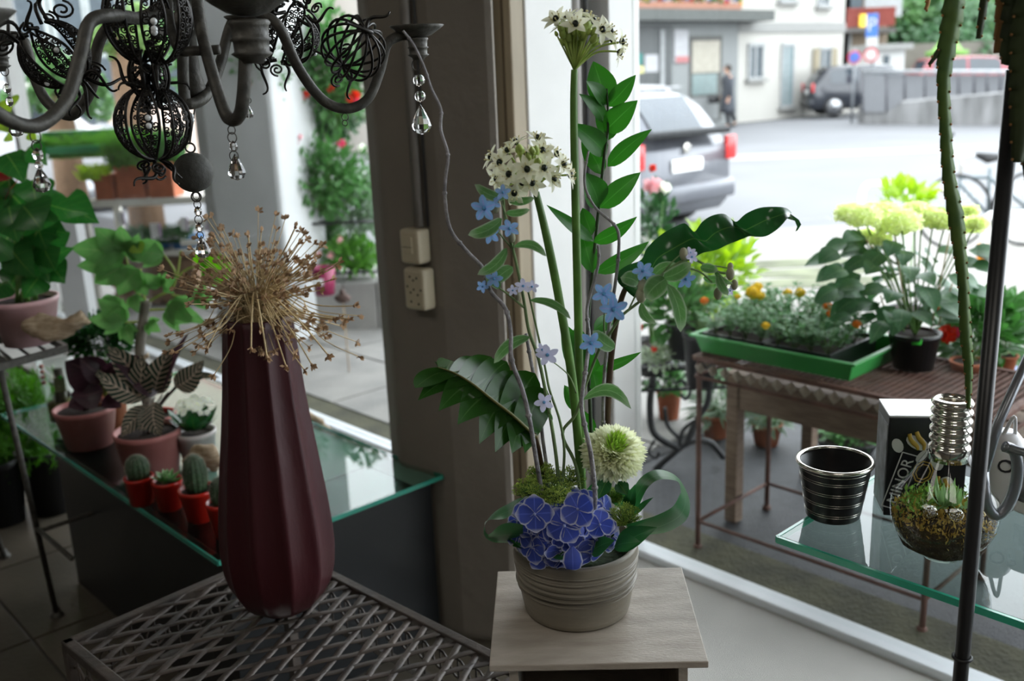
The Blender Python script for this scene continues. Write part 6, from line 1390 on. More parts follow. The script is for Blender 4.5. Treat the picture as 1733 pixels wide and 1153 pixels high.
# ---- wooden bench frame
M_bench = mat('brown_bench_wood', (.11, .072, .048), .75, var=.3, scale=5, stretch=(3, 3, 20), bump=.3, col2=(.18, .125, .085))
w0 = pz(1241, 880, 0); fW = fss(w0); wtop = pY(1241, 640, w0.y).z
t = thing('wooden_bench', 'brown wooden bench frame standing behind the rusty iron table', 'bench', w0+T2*-.5)
sA, wA = fW[0], fW[1]; Lb = 1.25
for (a, b) in ((0, 0), (-Lb, 0), (0, .5), (-Lb, .5)):
    MB().box(fs(sA+a, wA+b, wtop/2), (.046, .046, wtop), rz=math.atan2(T2.y, T2.x)).build('leg', M_bench, t, smooth=False, bevel=.003)
MB().bar(fs(sA, wA-.0, wtop-.05), fs(sA-Lb, wA-.0, wtop-.05), .03, .11).build('rail', M_bench, t, smooth=False, bevel=.003)
MB().bar(fs(sA, wA+.5, wtop-.05), fs(sA-Lb, wA+.5, wtop-.05), .03, .11).build('rail', M_bench, t, smooth=False, bevel=.003)
for k in range(5): MB().bar(fs(sA+.03, wA+.02+k*.115, wtop+.012), fs(sA-Lb-.03, wA+.02+k*.115, wtop+.012), .10, .022).build('slat', M_bench, t, smooth=False, bevel=.003)
# ---- cast iron chair
M_iron = mat('black_cast_iron', (.014, .015, .016), .5, var=.3, bump=.2)
cy_ = pz(1150, 790, 0).y; cx_ = pY(1150, 700, cy_).x
t = thing('cast_iron_chair', 'ornate black cast iron chair side with scrolls behind the left end of the rusty table', 'chair', (cx_, cy_, 0))
def itube(pts, r, name='scroll'): return MB().tube(px([(a, b, cy_+dy_) for a, b, dy_ in pts], n=6), r, 8).build(name, M_iron, t)
for dy_ in (0, .42):
    itube([(1085, 835, dy_), (1100, 805, dy_), (1135, 772, dy_), (1165, 750, dy_), (1200, 748, dy_), (1225, 775, dy_)], .013, 'leg')
    itube([(1105, 640, dy_), (1100, 690, dy_), (1108, 735, dy_), (1150, 760, dy_)], .014, 'leg')
    itube([(1200, 640, dy_), (1198, 680, dy_), (1180, 710, dy_), (1160, 755, dy_)], .013, 'leg')
    itube([(1140, 650, dy_), (1155, 645, dy_), (1168, 662, dy_), (1160, 676, dy_), (1152, 668, dy_)], .006)
    itube([(1125, 690, dy_), (1130, 720, dy_), (1150, 742, dy_)], .008); itube([(1175, 712, dy_), (1155, 730, dy_), (1150, 760, dy_)], .008)
    itube([(1108, 745, dy_), (1098, 765, dy_), (1110, 775, dy_), (1116, 765, dy_)], .006)
stp = pY(1150, 620, cy_).z
mb = MB()
for k in range(13): mb.bar(V((cx_-.17+k*.03, cy_-.02, stp)), V((cx_-.17+k*.03, cy_+.44, stp)), .007, .006)
for k in range(13): mb.bar(V((cx_-.19, cy_+k*.036, stp-.004)), V((cx_+.21, cy_+k*.036, stp-.004)), .007, .006)
mb.build('seat_lattice', M_iron, t, smooth=False)
MB().tube([V((cx_-.2, cy_-.02, stp)), V((cx_+.22, cy_-.02, stp)), V((cx_+.22, cy_+.44, stp)), V((cx_-.2, cy_+.44, stp))], .012, 8, closed=True).build('seat_rim', M_iron, t)
mb = MB(); e0 = pY(1085, 648, cy_-.02)
for k in range(13):
    p = V((cx_-.18+k*.03, cy_-.03, stp-.05)); mb.bar(p-V((.018, 0, .03)), p+V((.018, 0, .03)), .004, .004); mb.bar(p-V((-.018, 0, .03)), p+V((-.018, 0, .03)), .004, .004)
mb.bar(V((cx_-.2, cy_-.03, stp-.085)), V((cx_+.22, cy_-.03, stp-.085)), .01, .01); mb.build('apron_lattice', M_iron, t, smooth=False)
# ---- bicycle stands and bicycle
M_hoop = mat('white_hoop', (.72, .72, .70), .35, var=.05)
def hoop(label, x0, x1, ytop, ybot, wd=.02):
    b = pz((x0+x1)/2, ybot, GZ+.02); Y = b.y; a = pY(x0, ytop+25, Y); c = pY(x1, ytop+18, Y)
    t = thing('cycle_stand', label, 'cycle stand', b)
    z0 = GZ+.02; MB().tube(cr([V((a.x, Y, z0)), V((a.x, Y, a.z-.06)), pY(x0+8, ytop+6, Y), pY(x0+25, ytop+2, Y), pY(x1-22, ytop, Y), pY(x1-6, ytop+4, Y), V((c.x, Y, c.z-.06)), V((c.x, Y, z0))], 6), wd, 10).build('hoop', M_hoop, t)
    return t, a, c
hoop('white tubular cycle stand behind the hydrangea', 1457, 1535, 310, 440, .028)
t, a, c = hoop('white tubular cycle stand with an orange band beside the bicycle', 1665, 1790, 362, 500, .028)
MB().tube([a+V((0, 0, -.10)), a+V((0, 0, -.26))], .031, 10).build('orange_band', mat('orange_band', (.85, .30, .01), .5), t)
by = pz(1640, 420, GZ+.02).y; M_bk = mat('bicycle_grey', (.10, .13, .14), .4, metal=.3)
bO = pY(1640, 400, by); bO.z = GZ+.02
t = thing('bicycle', 'grey bicycle with black saddle parked behind the right cycle stand', 'bicycle', bO)
def bp_(x, y): return pY(x, y, by)
wr_ = .33; wzc = GZ+.02+wr_; wl_ = bp_(1612, 400); wr2 = bp_(1735, 400)
for p in (wl_, wr2):
    c = V((p.x, by, wzc)); wh = MB().torus(c, wr_-.015, .015, axis=(0, 1, 0), seg=40, rs=8).build('wheel', M_black, t)
    mb = MB()
    for k in range(18): mb.tube([c, c+V((math.cos(k*pi/9), 0, math.sin(k*pi/9)))*(wr_-.02)], .0015, 3)
    mb.build('spokes', M_steel, wh)
fr_ = MB(); hd_ = bp_(1625, 300); st_ = bp_(1675, 285); bb = V((bp_(1668, 400).x, by, GZ+.32)); f1 = V((wl_.x, by, wzc)); f2 = V((wr2.x, by, wzc))
for a, b in ((hd_, f1), (hd_, st_-V((0, 0, .08))), (hd_-V((0, 0, .06)), bb), (st_, bb), (st_-V((0, 0, .08)), f2), (bb, f2)): fr_.tube([a, b], .014, 8)
fr_.build('frame', M_bk, t); MB().tube([hd_, bp_(1628, 268), bp_(1605, 262)], .011, 8).build('stem', M_steel, t)
MB().tube(cr([bp_(1598, 245), bp_(1606, 258), bp_(1625, 266), bp_(1648, 262)], 5), .011, 8).build('handlebar', M_steel, t)
MB().tube([bp_(1594, 240), bp_(1614, 226)], .017, 8).build('grip', M_black, t)
MB().tube([bp_(1652, 262), bp_(1672, 268), bp_(1690, 266)], [.02, .04, .05, .03], 10, flat=.5).build('saddle', M_black, t)
MB().ball(bp_(1597, 322), .035, 10, 8).build('lamp', M_steel, t)
# ================================================================ the street
M_carglass = mat('car_window', (.03, .04, .05), .08, var=.1, spec=.8); M_tyre = mat('tyre', (.015, .015, .016), .8); M_hubm = mat('alloy_wheel', (.55, .56, .58), .3, metal=.6)
M_lamp = mat('red_tail_lamp', (.55, .02, .02), .2, spec=.8); M_plate = mat('number_plate', (.8, .8, .78), .4, var=.03)
def car(label, loc, heading, L_, W_, H_, paint, boxy=.5, cat='car', plate=True, lampx=.88, xb=.0, gh=(.06, .14, .62, .86), badge=False, tw=.74, spoil=None):
    """hatchback; local x is the driving direction, the origin lies under the rear bumper"""
    t = thing('car', label, cat, (0, 0, 0)); t['_o'] = [0, 0, 0]
    belt = H_*.62; hoodz = H_*.60
    def sec(x):
        u = x/L_
        wz = 1-.10*(abs(u-.5)*2)**4
        rx0, rx1, rx2, rx3 = gh
        if u < rx0: roof = lerp(belt, belt+.02, 0)
        elif u < rx1: roof = lerp(belt, H_*.97, ((u-rx0)/(rx1-rx0))**.7)
        elif u < rx2: roof = H_*(.97+.03*math.sin(pi*(u-rx1)/(rx2-rx1)))
        elif u < rx3: roof = lerp(H_*.97, hoodz+.02, ((u-rx2)/(rx3-rx2))**.9)
        else: roof = lerp(hoodz+.02, hoodz-.12, (u-rx3)/(1-rx3))
        bl_ = min(belt, roof)-.005
        rw = W_/2*(tw if roof > belt+.05 else .88)*wz; h = W_/2*wz
        return [(h*.80, .20), (h*.96, .28), (h, .48), (h*1.0, belt*.82), (h*.95, bl_), (lerp(h*.95, rw, min(1, max(.15, (roof-belt)/(H_-belt)))), max(bl_+.003, roof-.06)), (rw*.7, roof-.012), (0, roof)]
    xs = [0, .015, .03, .05, .08, .11, .14, .18, .24, .32, .4, .5, .6, .66, .72, .78, .84, .9, .95, .985, 1.0]; rows_ = []
    for u in xs:
        s_ = sec(u*L_); sh = (0 if .02 < u < .98 else .0)
        rr = [(y, z) for y, z in s_]+[(-y, z) for y, z in s_[-2::-1]]
        kx = .96 if u in (0, 1.0) else 1
        rows_.append([V((u*L_+(.0), y*kx, z if kx == 1 else lerp(z, .55, .08))) for y, z in rr])
    mb = MB(); n = len(rows_[0]); vs = sum(rows_, []); fc = [(i*n+j, i*n+j+1, (i+1)*n+j+1, (i+1)*n+j) for i in range(len(rows_)-1) for j in range(n-1)]+[tuple(range(n))[::-1], tuple((len(rows_)-1)*n+j for j in range(n))]+[(i*n, (i+1)*n, (i+1)*n+n-1, i*n+n-1) for i in range(len(rows_)-1)]
    mb.add(vs, fc); body = mb.build('body', paint, t)
    for sg in (-1, 1):
        for (ua, ub) in ((gh[1]+.02, .36), (.38, gh[2]+.03)):
            rows2 = []
            for i in range(7):
                x = lerp(ua, ub, i/6)*L_; s_ = sec(x); a = V((x, sg*(s_[4][0]+.006), s_[4][1]+.03)); b = V((x, sg*(s_[5][0]+.008), s_[5][1]-.03)); rows2.append((a, b))
            MB().strip(rows2, K=3).build('side_window', M_carglass, t)
    def cross(u0, u1, nm, zoff=.012):
        rows2 = []
        for i in range(6):
            x = lerp(u0, u1, i/5)*L_; s_ = sec(x); rows2.append((V((x-(.012 if u0 < .5 else -.012), s_[6][0]*.98, s_[6][1]+zoff)), V((x-(.012 if u0 < .5 else -.012), -s_[6][0]*.98, s_[6][1]+zoff))))
        MB().strip(rows2, K=6, fold=-.0, N=V((0, 0, 1))).build(nm, M_carglass, t)
    cross(gh[0]+.008, gh[1]-.008, 'rear_window'); cross(gh[2]+.01, gh[3]-.01, 'windscreen')
    for ux in (.17, .80):
        for sg in (-1, 1):
            c = V((ux*L_, sg*(W_/2-.10), .31)); R_ = Matrix.Rotation(pi/2*sg*-1, 3, 'X')
            wh = MB().lathe([(0, -.09), (.26, -.1), (.31, -.08), (.315, .06), (.28, .10), (.20, .10)], c, 28, M=R_).build('wheel', M_tyre, t)
            h_ = MB(); h_.lathe([(0, .09), (.05, .1), (.06, .095), (.2, .10), (.215, .103)], c, 28, M=R_); h_.build('hubcap', M_hubm, wh)
    for sg in (-1, 1):
        s_ = sec(.03*L_); MB().box((.005, sg*W_/2*lampx, belt*.92), (.06, W_*.10, H_*.17), rz=0).build('tail_lamp', M_lamp, t, bevel=.015)
        MB().box((L_*.985, sg*W_/2*.72, .62), (.06, W_*.2, .12)).build('headlamp', M_hubm, t, bevel=.015)
    MB().box((-.01, 0, .42), (.10, W_*.93, .20)).build('bumper', paint, t, bevel=.04)
    if plate: MB().box((-.018, 0, .78*belt+.0), (.012, .50, .13)).build('number_plate', M_plate, t, bevel=.004)
    if badge: MB().lathe([(.05, 0), (.055, .012), (.04, .014), (0, .012)], (-.005, 0, belt*.97), 24, M=Matrix.Rotation(-pi/2, 3, 'Y')).build('badge', M_steel, t)
    if spoil: MB().bar(V((.004*L_, -W_*.40, belt+.12)), V((.004*L_, W_*.40, belt+.12)), .16, .07).build('spoiler', spoil, t, bevel=.02)
    else: MB().bar(V((.07*L_, -W_*.36, H_*.93)), V((.07*L_, W_*.36, H_*.93)), .10, .03).build('spoiler', paint, t, bevel=.01)
    t.location = loc; t.rotation_euler = (0, 0, heading); t['_o'] = [0, 0, 0]; return t
# grey hatchback parked close to the kerb: rear right corner of its bumper seen at the picture's (1245, 372)
pA = pz(1130, 402, GZ-.02); pB = pz(1243, 378, GZ-.02); ed = (pB-pA); ed.z = 0; hd = math.atan2(ed.y, ed.x)+pi/2
Wc = 1.72; mid_ = pB-ed.normalized()*Wc/2
M_cgrey = mat('grey_car_paint', (.095, .10, .115), .35, metal=.3, var=.05, coat=.5)
car('grey hatchback parked outside with its tail towards the shop window', V((mid_.x, mid_.y, GZ-.02)), hd, 4.3, Wc, 1.48, M_cgrey, gh=(.015, .10, .58, .80), badge=True, spoil=M_blackmatt)
M_cwhite = mat('white_car_paint', (.38, .38, .39), .25, var=.03, coat=.5)
p = pz(1205, 248, GZ-.02); car('white car parked beyond the grey hatchback', V((p.x-.9, p.y, GZ-.02)), hd, 4.4, 1.75, 1.40, M_cwhite, badge=False)
p = pz(1395, 198, GZ+.05); M_cblk = mat('black_car_paint', (.02, .023, .03), .2, var=.1, coat=.6)
car('black hatchback standing across the street by the pale house', V((p.x-.3, p.y+.9, GZ+.05)), math.radians(-4), 3.9, 1.68, 1.55, M_cblk, gh=(.02, .12, .60, .82))
# elevated ramp with railing, red car
p0 = pz(1462, 210, GZ-.02); p1 = pz(1735, 213, GZ-.02); M_cw = mat('stained_concrete_wall', (.11, .11, .108), .9, var=.3, scale=1.2, stretch=(3, 3, .6), col2=(.24, .24, .24))
d_ = (p1-p0); far_ = p0+d_*1.6; pr = MB()
zA = pY(1500, 172, p0.y).z; zB = pY(1733, 152, p1.y).z; zF = zB+(zB-zA)*.6
pr.add([p0, far_, V((far_.x, far_.y, zF)), V((p0.x, p0.y, zA-.1)), p0+V((0, .5, 0)), far_+V((0, 8, 0)), V((far_.x, far_.y+8, zF)), V((p0.x, p0.y+.5, zA-.1))], [(0, 1, 2, 3), (3, 2, 6, 7), (5, 4, 7, 6), (4, 0, 3, 7), (1, 5, 6, 2)])
o = pr.build('ramp_wall', M_cw, smooth=False); struct(o)
t = thing('railing', 'long grey panelled railing on top of the concrete ramp wall', 'railing', p0)
pl_ = mat('railing_panel_grey', (.185, .19, .20), .5, var=.05); xs_ = [1395, 1425, 1460, 1500, 1531, 1565, 1592, 1622, 1648, 1670, 1692, 1715, 1740, 1765, 1790]
def rpt(x, top): 
    u = (x-1462)/(1735-1462); b = p0+d_*u; yb = lerp(172, 152, (x-1500)/233) if x > 1500 else 190; yt = 121 if x > 1440 else 121
    return pY(x, yt+(x-1500)*.002 if top else yb, b.y-.05)
for i in range(2, len(xs_)-1):
    a, b = rpt(xs_[i], 0), rpt(xs_[i+1], 0); c_, e_ = rpt(xs_[i+1], 1), rpt(xs_[i], 1); g_ = V((.03, 0, 0))
    MB().add([a+g_, b-g_, c_-g_-V((0, 0, .08)), e_+g_-V((0, 0, .08))], [(0, 1, 2, 3)]).build('panel', pl_, t, smooth=False, solid=.02)
    MB().tube([a, e_], .03, 6).build('post', mat('post_grey', (.10, .10, .11), .5), t)
MB().tube([rpt(1460, 1), rpt(1790, 1)], .045, 8).build('handrail', mat('pale_handrail', (.30, .31, .32), .4), t)
p = pz(1560, 152, 1.0); rc_ = pY(1545, 130, 39); M_cred = mat('red_car_paint', (.20, .015, .025), .25, var=.1, coat=.6)
car('dark red car parked on the ramp behind the railing', V((rc_.x, 39, pY(1560, 97, 39).z-1.75)), math.radians(-2), 4.7, 1.8, 1.75, M_cred, gh=(.02, .08, .60, .84), tw=.8)
# signs
def signpost(label, x, ybot, ytop, plates):
    b = pz(x, ybot, GZ); t = thing('street_sign', label, 'street sign', b)
    tp = pY(x, ytop, b.y); MB().tube([b, V((b.x, b.y, tp.z))], .04, 8).build('post', mat('sign_post_grey', (.16, .17, .18), .45), t)
    fd_ = (V((0, 0, b.z))-b); fd_.z = 0; fd_.normalize(); sd = V((-fd_.y, fd_.x, 0))*1
    for (xc, yc, wp, hp_, kd) in plates:
        c = pY(xc, yc, b.y)+fd_*.07; k = (c-V((0, 0, CH))).dot(Fw)/FPX; R_ = Matrix((sd, V((0, 0, 1)), fd_)).transposed()
        def disc(r, m_, off, nm): return MB().lathe([(0, -.004), (r, -.004), (r, .004), (0, .004)], c+fd_*off, 32, M=R_).build(nm, m_, t, smooth=False)
        if kd in ('stop', 'ban'):
            r = hp_*k/2; disc(r, mat('sign_red', (.40, .02, .03), .4), 0, 'sign_plate'); disc(r*.76, mat('sign_blue', (.03, .11, .36), .4) if kd == 'stop' else mat('sign_white', (.38, .38, .37), .4), .008, 'sign_face')
            if kd == 'stop': MB().bar(c+fd_*.016+(sd-V((0, 0, 1)))*r*.55, c+fd_*.016-(sd-V((0, 0, 1)))*r*.55, r*.2, .006).build('slash', MT['sign_red'], t, smooth=False)
        else:
            col_ = mat('sign_blue', (.03, .11, .36), .4) if kd == 'P' else mat('sign_white', (.38, .38, .37), .4)
            MB().box(c, (wp*k, .02, hp_*k), rot=Matrix((sd, fd_, V((0, 0, 1)))).transposed()).build('sign_plate', col_, t, smooth=False)
            if kd == 'P': txt('P', hp_*k*.8, basis(c+fd_*.014, sd*1, V((0, 0, 1)), fd_), mat('sign_white', (.38, .38, .37), .4), t, ext=.004)
signpost('tall street sign with a blue parking plate and a round red ringed sign', 1472, 200, 22, [(1476, 43, 19, 38, 'P'), (1476, 68, 19, 20, 'w'), (1474, 93, 24, 24, 'ban')])
signpost('shorter street sign with a round blue and red no parking disc', 1441, 208, 82, [(1446, 97, 20, 22, 'stop')])
# pedestrian
def person(label, x, y, H_, face=-1):
    b = pz(x, y, GZ-.02); t = thing('person', label, 'person', b); k = H_/1.75
    me = bpy.data.meshes.new('body'); P_ = [(0, 0, .95), (0, 0, 1.15), (.0, 0, 1.38), (-.01, 0, 1.47), (-.02, 0, 1.53), (-.03, 0, 1.64), (-.02, 0, 1.71),
        (.02, -.19, 1.39), (.05, -.24, 1.12), (-.02, -.25, .88), (-.05, -.25, .80), (.02, .19, 1.39), (.10, .24, 1.14), (-.04, .27, .95), (-.10, .27, .88),
        (0, -.09, .90), (-.06, -.09, .50), (.02, -.09, .10), (-.08, -.09, .04), (.0, .09, .90), (.10, .09, .50), (.24, .09, .16), (.20, .09, .05)]
    E_ = [(0, 1), (1, 2), (2, 3), (3, 4), (4, 5), (5, 6), (2, 7), (7, 8), (8, 9), (9, 10), (2, 11), (11, 12), (12, 13), (13, 14), (0, 15), (15, 16), (16, 17), (17, 18), (0, 19), (19, 20), (20, 21), (21, 22)]
    rad = [.15, .14, .16, .06, .055, .095, .075, .07, .05, .037, .04, .07, .05, .037, .04, .095, .06, .04, .03, .095, .06, .04, .03]
    me.from_pydata([tuple(V((p[0]*1.0, p[1], p[2]))*k) for p in P_], E_, []); o = bpy.data.objects.new('body', me); C.objects.link(o); o.parent = t
    md = o.modifiers.new('skin', 'SKIN'); lay = me.skin_vertices[0].data
    for i, r in enumerate(rad): lay[i].radius = (r*k, r*k)
    lay[0].use_root = True
    s2 = o.modifiers.new('sub', 'SUBSURF'); s2.levels = 2; s2.render_levels = 2
    me.materials.append(mat('skin', (.45, .27, .19), .6)); oo = V(t['_o'])
    ct = MB(); ct.lathe([(.27, .42), (.26, .6), (.21, .95), (.19, 1.08), (.225, 1.3), (.20, 1.42), (.09, 1.48), (.07, 1.50)], (0, 0, 0), 24)
    ct.v = [((x_*.78)*k+oo.x, y_*1.0*k+oo.y, z_*k+oo.z) for x_, y_, z_ in ct.v]; ct.build('coat', mat('dark_grey_coat', (.05, .055, .065), .85), t, solid=.01)
    for sg, q in ((-1, (7, 8, 9)), (1, (11, 12, 13))): MB().tube([V(P_[i])*k+oo for i in q], [.078*k, .066*k, .055*k], 10).build('sleeve', MT['dark_grey_coat'], t)
    for q in ((15, 16, 17), (19, 20, 21)): MB().tube([V(P_[i])*k+oo for i in q], [.1*k, .075*k, .055*k], 10).build('trouser_leg', mat('dark_trousers', (.03, .03, .035), .8), t)
    for q in ((17, 18), (21, 22)):
        c = V(P_[q[1]])*k+oo; MB().ball(c+V((-.03, 0, 0)), .06*k, 12, 8, sc_=(2.0, .8, .75)).build('shoe', M_black, t)
    MB().ball(V((-.005, 0, 1.66))*k+oo, .108*k, 16, 10, sc_=(1, .9, 1.02)).build('hair', mat('dark_hair', (.04, .03, .025), .8), t)
    hh2 = V((-.035, 0, 1.635))*k+oo; MB().ball(hh2, .098*k, 16, 10, sc_=(.95, .82, 1.1)).build('face', MT['skin'], t)
    fm = MB(); fm.ball(hh2+V((-.095, 0, -.005))*k, .016*k, 8, 6); fm.build('nose', MT['skin'], t)
    fm = MB(); [fm.ball(hh2+V((-.085, sy*.034, .022))*k, .012*k, 8, 6) for sy in (-1, 1)]; fm.build('eyes', M_black, t)
    MB().ball(hh2+V((-.088, 0, -.045))*k, .016*k, 8, 5, sc_=(.5, 1.4, .4)).build('mouth', mat('lips', (.4, .13, .1), .6), t)
    for hx in (10, 14):
        hp0 = V(P_[hx])*k+oo; hm = MB(); hm.ball(hp0, .035*k, 10, 7, sc_=(.9, .5, 1.2))
        for f_ in range(4): hm.tube([hp0+V((-.022+.015*f_, 0, -.03))*k, hp0+V((-.026+.015*f_, 0, -.075))*k, hp0+V((-.034+.015*f_, 0, -.105+.008*abs(f_-1)))*k], .009*k, 6)
        hm.tube([hp0+V((-.03, 0, .01))*k, hp0+V((-.055, 0, -.02))*k, hp0+V((-.06, 0, -.055))*k], .010*k, 6); hm.build('hand', MT['skin'], t)
    bag = V(P_[14])*k+oo+V((-.10, .02, -.02)); bg_ = MB().box(bag+V((-.14, 0, -.06)), (.34, .10, .22), rz=.0).build('bag', M_black, t, bevel=.04)
    return t
person('pedestrian in a long dark grey coat carrying a dark bag past the grey shopfront', 1231, 216, 1.74)
# buildings
M_cream = mat('cream_render', (.37, .36, .33), .9, var=.04, scale=.6); M_greyr = mat('grey_render', (.19, .20, .197), .9, var=.05, scale=.6); M_stone = mat('band_stone', (.22, .22, .21), .9, var=.05)
M_wing = mat('window_glass_dark', (.045, .06, .07), .3, var=.2, spec=.3); M_shut = mat('beige_shutter', (.22, .19, .13), .8, var=.05); M_wfr = mat('window_frame_white', (.26, .27, .27), .6)
c0 = pz(1245, 206, GZ+.05); c1 = pz(1422, 189, GZ+.05); bd = (c1-c0); bL = bd.length; bd.normalize(); bnn = V((bd.y, -bd.x, 0))
def onb(x, y, out=0):
    d = ray(x, y); o = V((0, 0, CH)); t_ = (c0-o).dot(bnn)/d.dot(bnn); return o+d*t_+bnn*out
t = thing('town_house', 'cream rendered house with beige shutters across the street', 'building', c0)
zt_ = 7.5; q = [c0-bd*4, c0+bd*bL, c0+bd*bL-bnn*8, c0-bd*4-bnn*8]
MB().prism([(p.x, p.y) for p in q], GZ, zt_).build('wall', M_cream, t, smooth=False)
MB().prism([((p+bnn*.3).x, (p+bnn*.3).y) for p in q], zt_, zt_+.4).build('roof', M_stone, t, smooth=False)
zb_ = onb(1400, 46).z; MB().bar(V((c0.x, c0.y, zb_))+bnn*.03, V((c1.x, c1.y, zb_))+bnn*.03, .08, .28).build('stone_band', M_stone, t, smooth=False)
def wind(x0, y0, x1, y1, nm='window', shut=False, door=False, par=t):
    a = onb(x0, y1); b = onb(x1, y1); c_ = (a+b)/2; h_ = onb((x0+x1)/2, y0).z-c_.z; wd_ = (b-a).length; R_ = Matrix((bd, -bnn, V((0, 0, 1)))).transposed(); cc_2 = c_+V((0, 0, h_/2))
    f = MB(); 
    for sg in (-1, 1): f.box(cc_2+bd*sg*(wd_/2), (.10, .16, h_+.1), rot=R_); f.box(cc_2+V((0, 0, sg*h_/2)), (wd_, .16, .10), rot=R_)
    f.box(cc_2, (.09, .1, h_), rot=R_); f = f.build(nm, M_wfr, par, smooth=False)
    for sg in (-1, 1): MB().box(cc_2+bd*sg*wd_/4+bnn*.01, (wd_/2-.1, .05, h_-.1), rot=R_).build('pane' if not door else 'door_leaf', M_wing if not door else mat('pale_blue_door', (.14, .20, .21), .6), f, smooth=False)
    MB().box(cc_2+V((0, 0, -h_/2-.06))+bnn*.08, (wd_+.3, .2, .09), rot=R_).build('window_sill', M_stone, f, smooth=False)
    if shut:
        for sg in (-1, 1): MB().box(cc_2+bd*sg*(wd_*.5+wd_*.27)+bnn*.06, (wd_*.5, .06, h_), rot=R_).build('shutter', M_shut, par, smooth=False)
wind(1265, 76, 1288, 133); wind(1320, 76, 1338, 180, nm='door', door=True); wind(1383, 82, 1402, 140, shut=True); wind(1318, -50, 1343, 2); wind(1383, -50, 1400, 10, shut=False)
# grey shopfront left of it with canopy
t = thing('shop_building', 'grey flat roofed shopfront with a beige blind beside the cream house', 'building', c0-bd*3)
sh0 = c0-bd*5.5; q = [sh0+bnn*.05, c0+bnn*.2+bd*.3, c0+bd*.3, sh0]
g0_ = c0+bnn*.12-bd*.1; q = [g0_, g0_-bd*9, g0_-bd*9-bnn*.12, g0_-bnn*.12]; zr = onb(1200, 38).z
MB().prism([(p.x, p.y) for p in q][::-1], GZ, zr).build('wall', M_greyr, t, smooth=False)
q2 = [g0_+bnn*.7+bd*.8, g0_-bd*9+bnn*.7, g0_-bd*9-bnn*.12, g0_-bnn*.12+bd*.8]; MB().prism([(p.x, p.y) for p in q2][::-1], zr, zr+.3).build('canopy', mat('canopy_grey', (.07, .075, .07), .8), t, smooth=False)
c0s = c0; c0 = g0_+bnn*.01
def sbox(x0, y0, x1, y1, m_, nm, th=.05):
    a = onb(x0, y1); b = onb(x1, y1); h_ = onb((x0+x1)/2, y0).z-a.z; R_ = Matrix((bd, -bnn, V((0, 0, 1)))).transposed(); return MB().box((a+b)/2+V((0, 0, h_/2)), (abs((b-a).dot(bd)), th, h_), rot=R_).build(nm, m_, t, smooth=False)
sbox(1166, 58, 1220, 205, mat('dark_reveal', (.08, .08, .075), .8), 'window_frame', .03); sbox(1170, 68, 1216, 123, mat('beige_blind', (.31, .29, .24), .8), 'blind', .08); sbox(1170, 124, 1212, 160, mat('pale_window', (.15, .20, .195), .4), 'pane', .06); sbox(1170, 162, 1214, 204, M_greyr, 'panel', .06)
sbox(1140, 50, 1163, 106, mat('poster_white', (.33, .33, .34), .6), 'poster', .08); sbox(1142, 95, 1163, 106, mat('poster_red', (.33, .12, .12), .6), 'poster_strip', .1)
sbox(1075, 40, 1136, 206, mat('shop_glass_dark', (.055, .06, .06), .5), 'shop_window', .04); sbox(1090, 92, 1112, 122, MT['poster_white'], 'poster', .08); sbox(1116, 50, 1122, 204, M_wfr, 'mullion', .12); sbox(1075, 90, 1086, 110, mat('teal_print', (.02, .15, .13), .6), 'poster', .07); sbox(1075, 112, 1088, 124, mat('yellow_print', (.5, .48, .2), .6), 'poster', .07)
c0 = c0s
t2 = thing('flower_box', 'row of bright red, blue and orange flowers on the shopfront canopy', 'flower box', g0_-bd*2+V((0, 0, zr+.3)))
MB().box(g0_-bd*3+bnn*.3+V((0, 0, zr+.42)), (5, .35, .24), rot=Matrix((bd, -bnn, V((0, 0, 1)))).transposed()).build('box', mat('brown_box', (.25, .12, .08), .8), t2, smooth=False)
for m_i, cc3 in enumerate(((.3, .04, .03), (.12, .14, .38), (.42, .20, .03), (.36, .36, .38), (.05, .12, .03))):
    mb = MB()
    for k in range(26):
        p = g0_-bd*random.uniform(.4, 5.4)+bnn*random.uniform(.1, .5)+V((0, 0, zr+.5+random.random()*.35)); mb.ball(p, .09, 6, 4)
    mb.build('flowers', mat('far_flower_%s' % 'abcde'[m_i], cc3, .7), t2, kind='stuff')
# upper storey over the shop
q = [c0s-bd*4.01, c0s-bd*12, c0s-bd*12-bnn*8, c0s-bd*4.01-bnn*8]; t = thing('upper_house', 'pale cream upper house wall behind the grey shopfront', 'building', q[0]); MB().prism([(p.x, p.y) for p in q][::-1], GZ, 7.3).build('wall', M_cream, t, smooth=False)
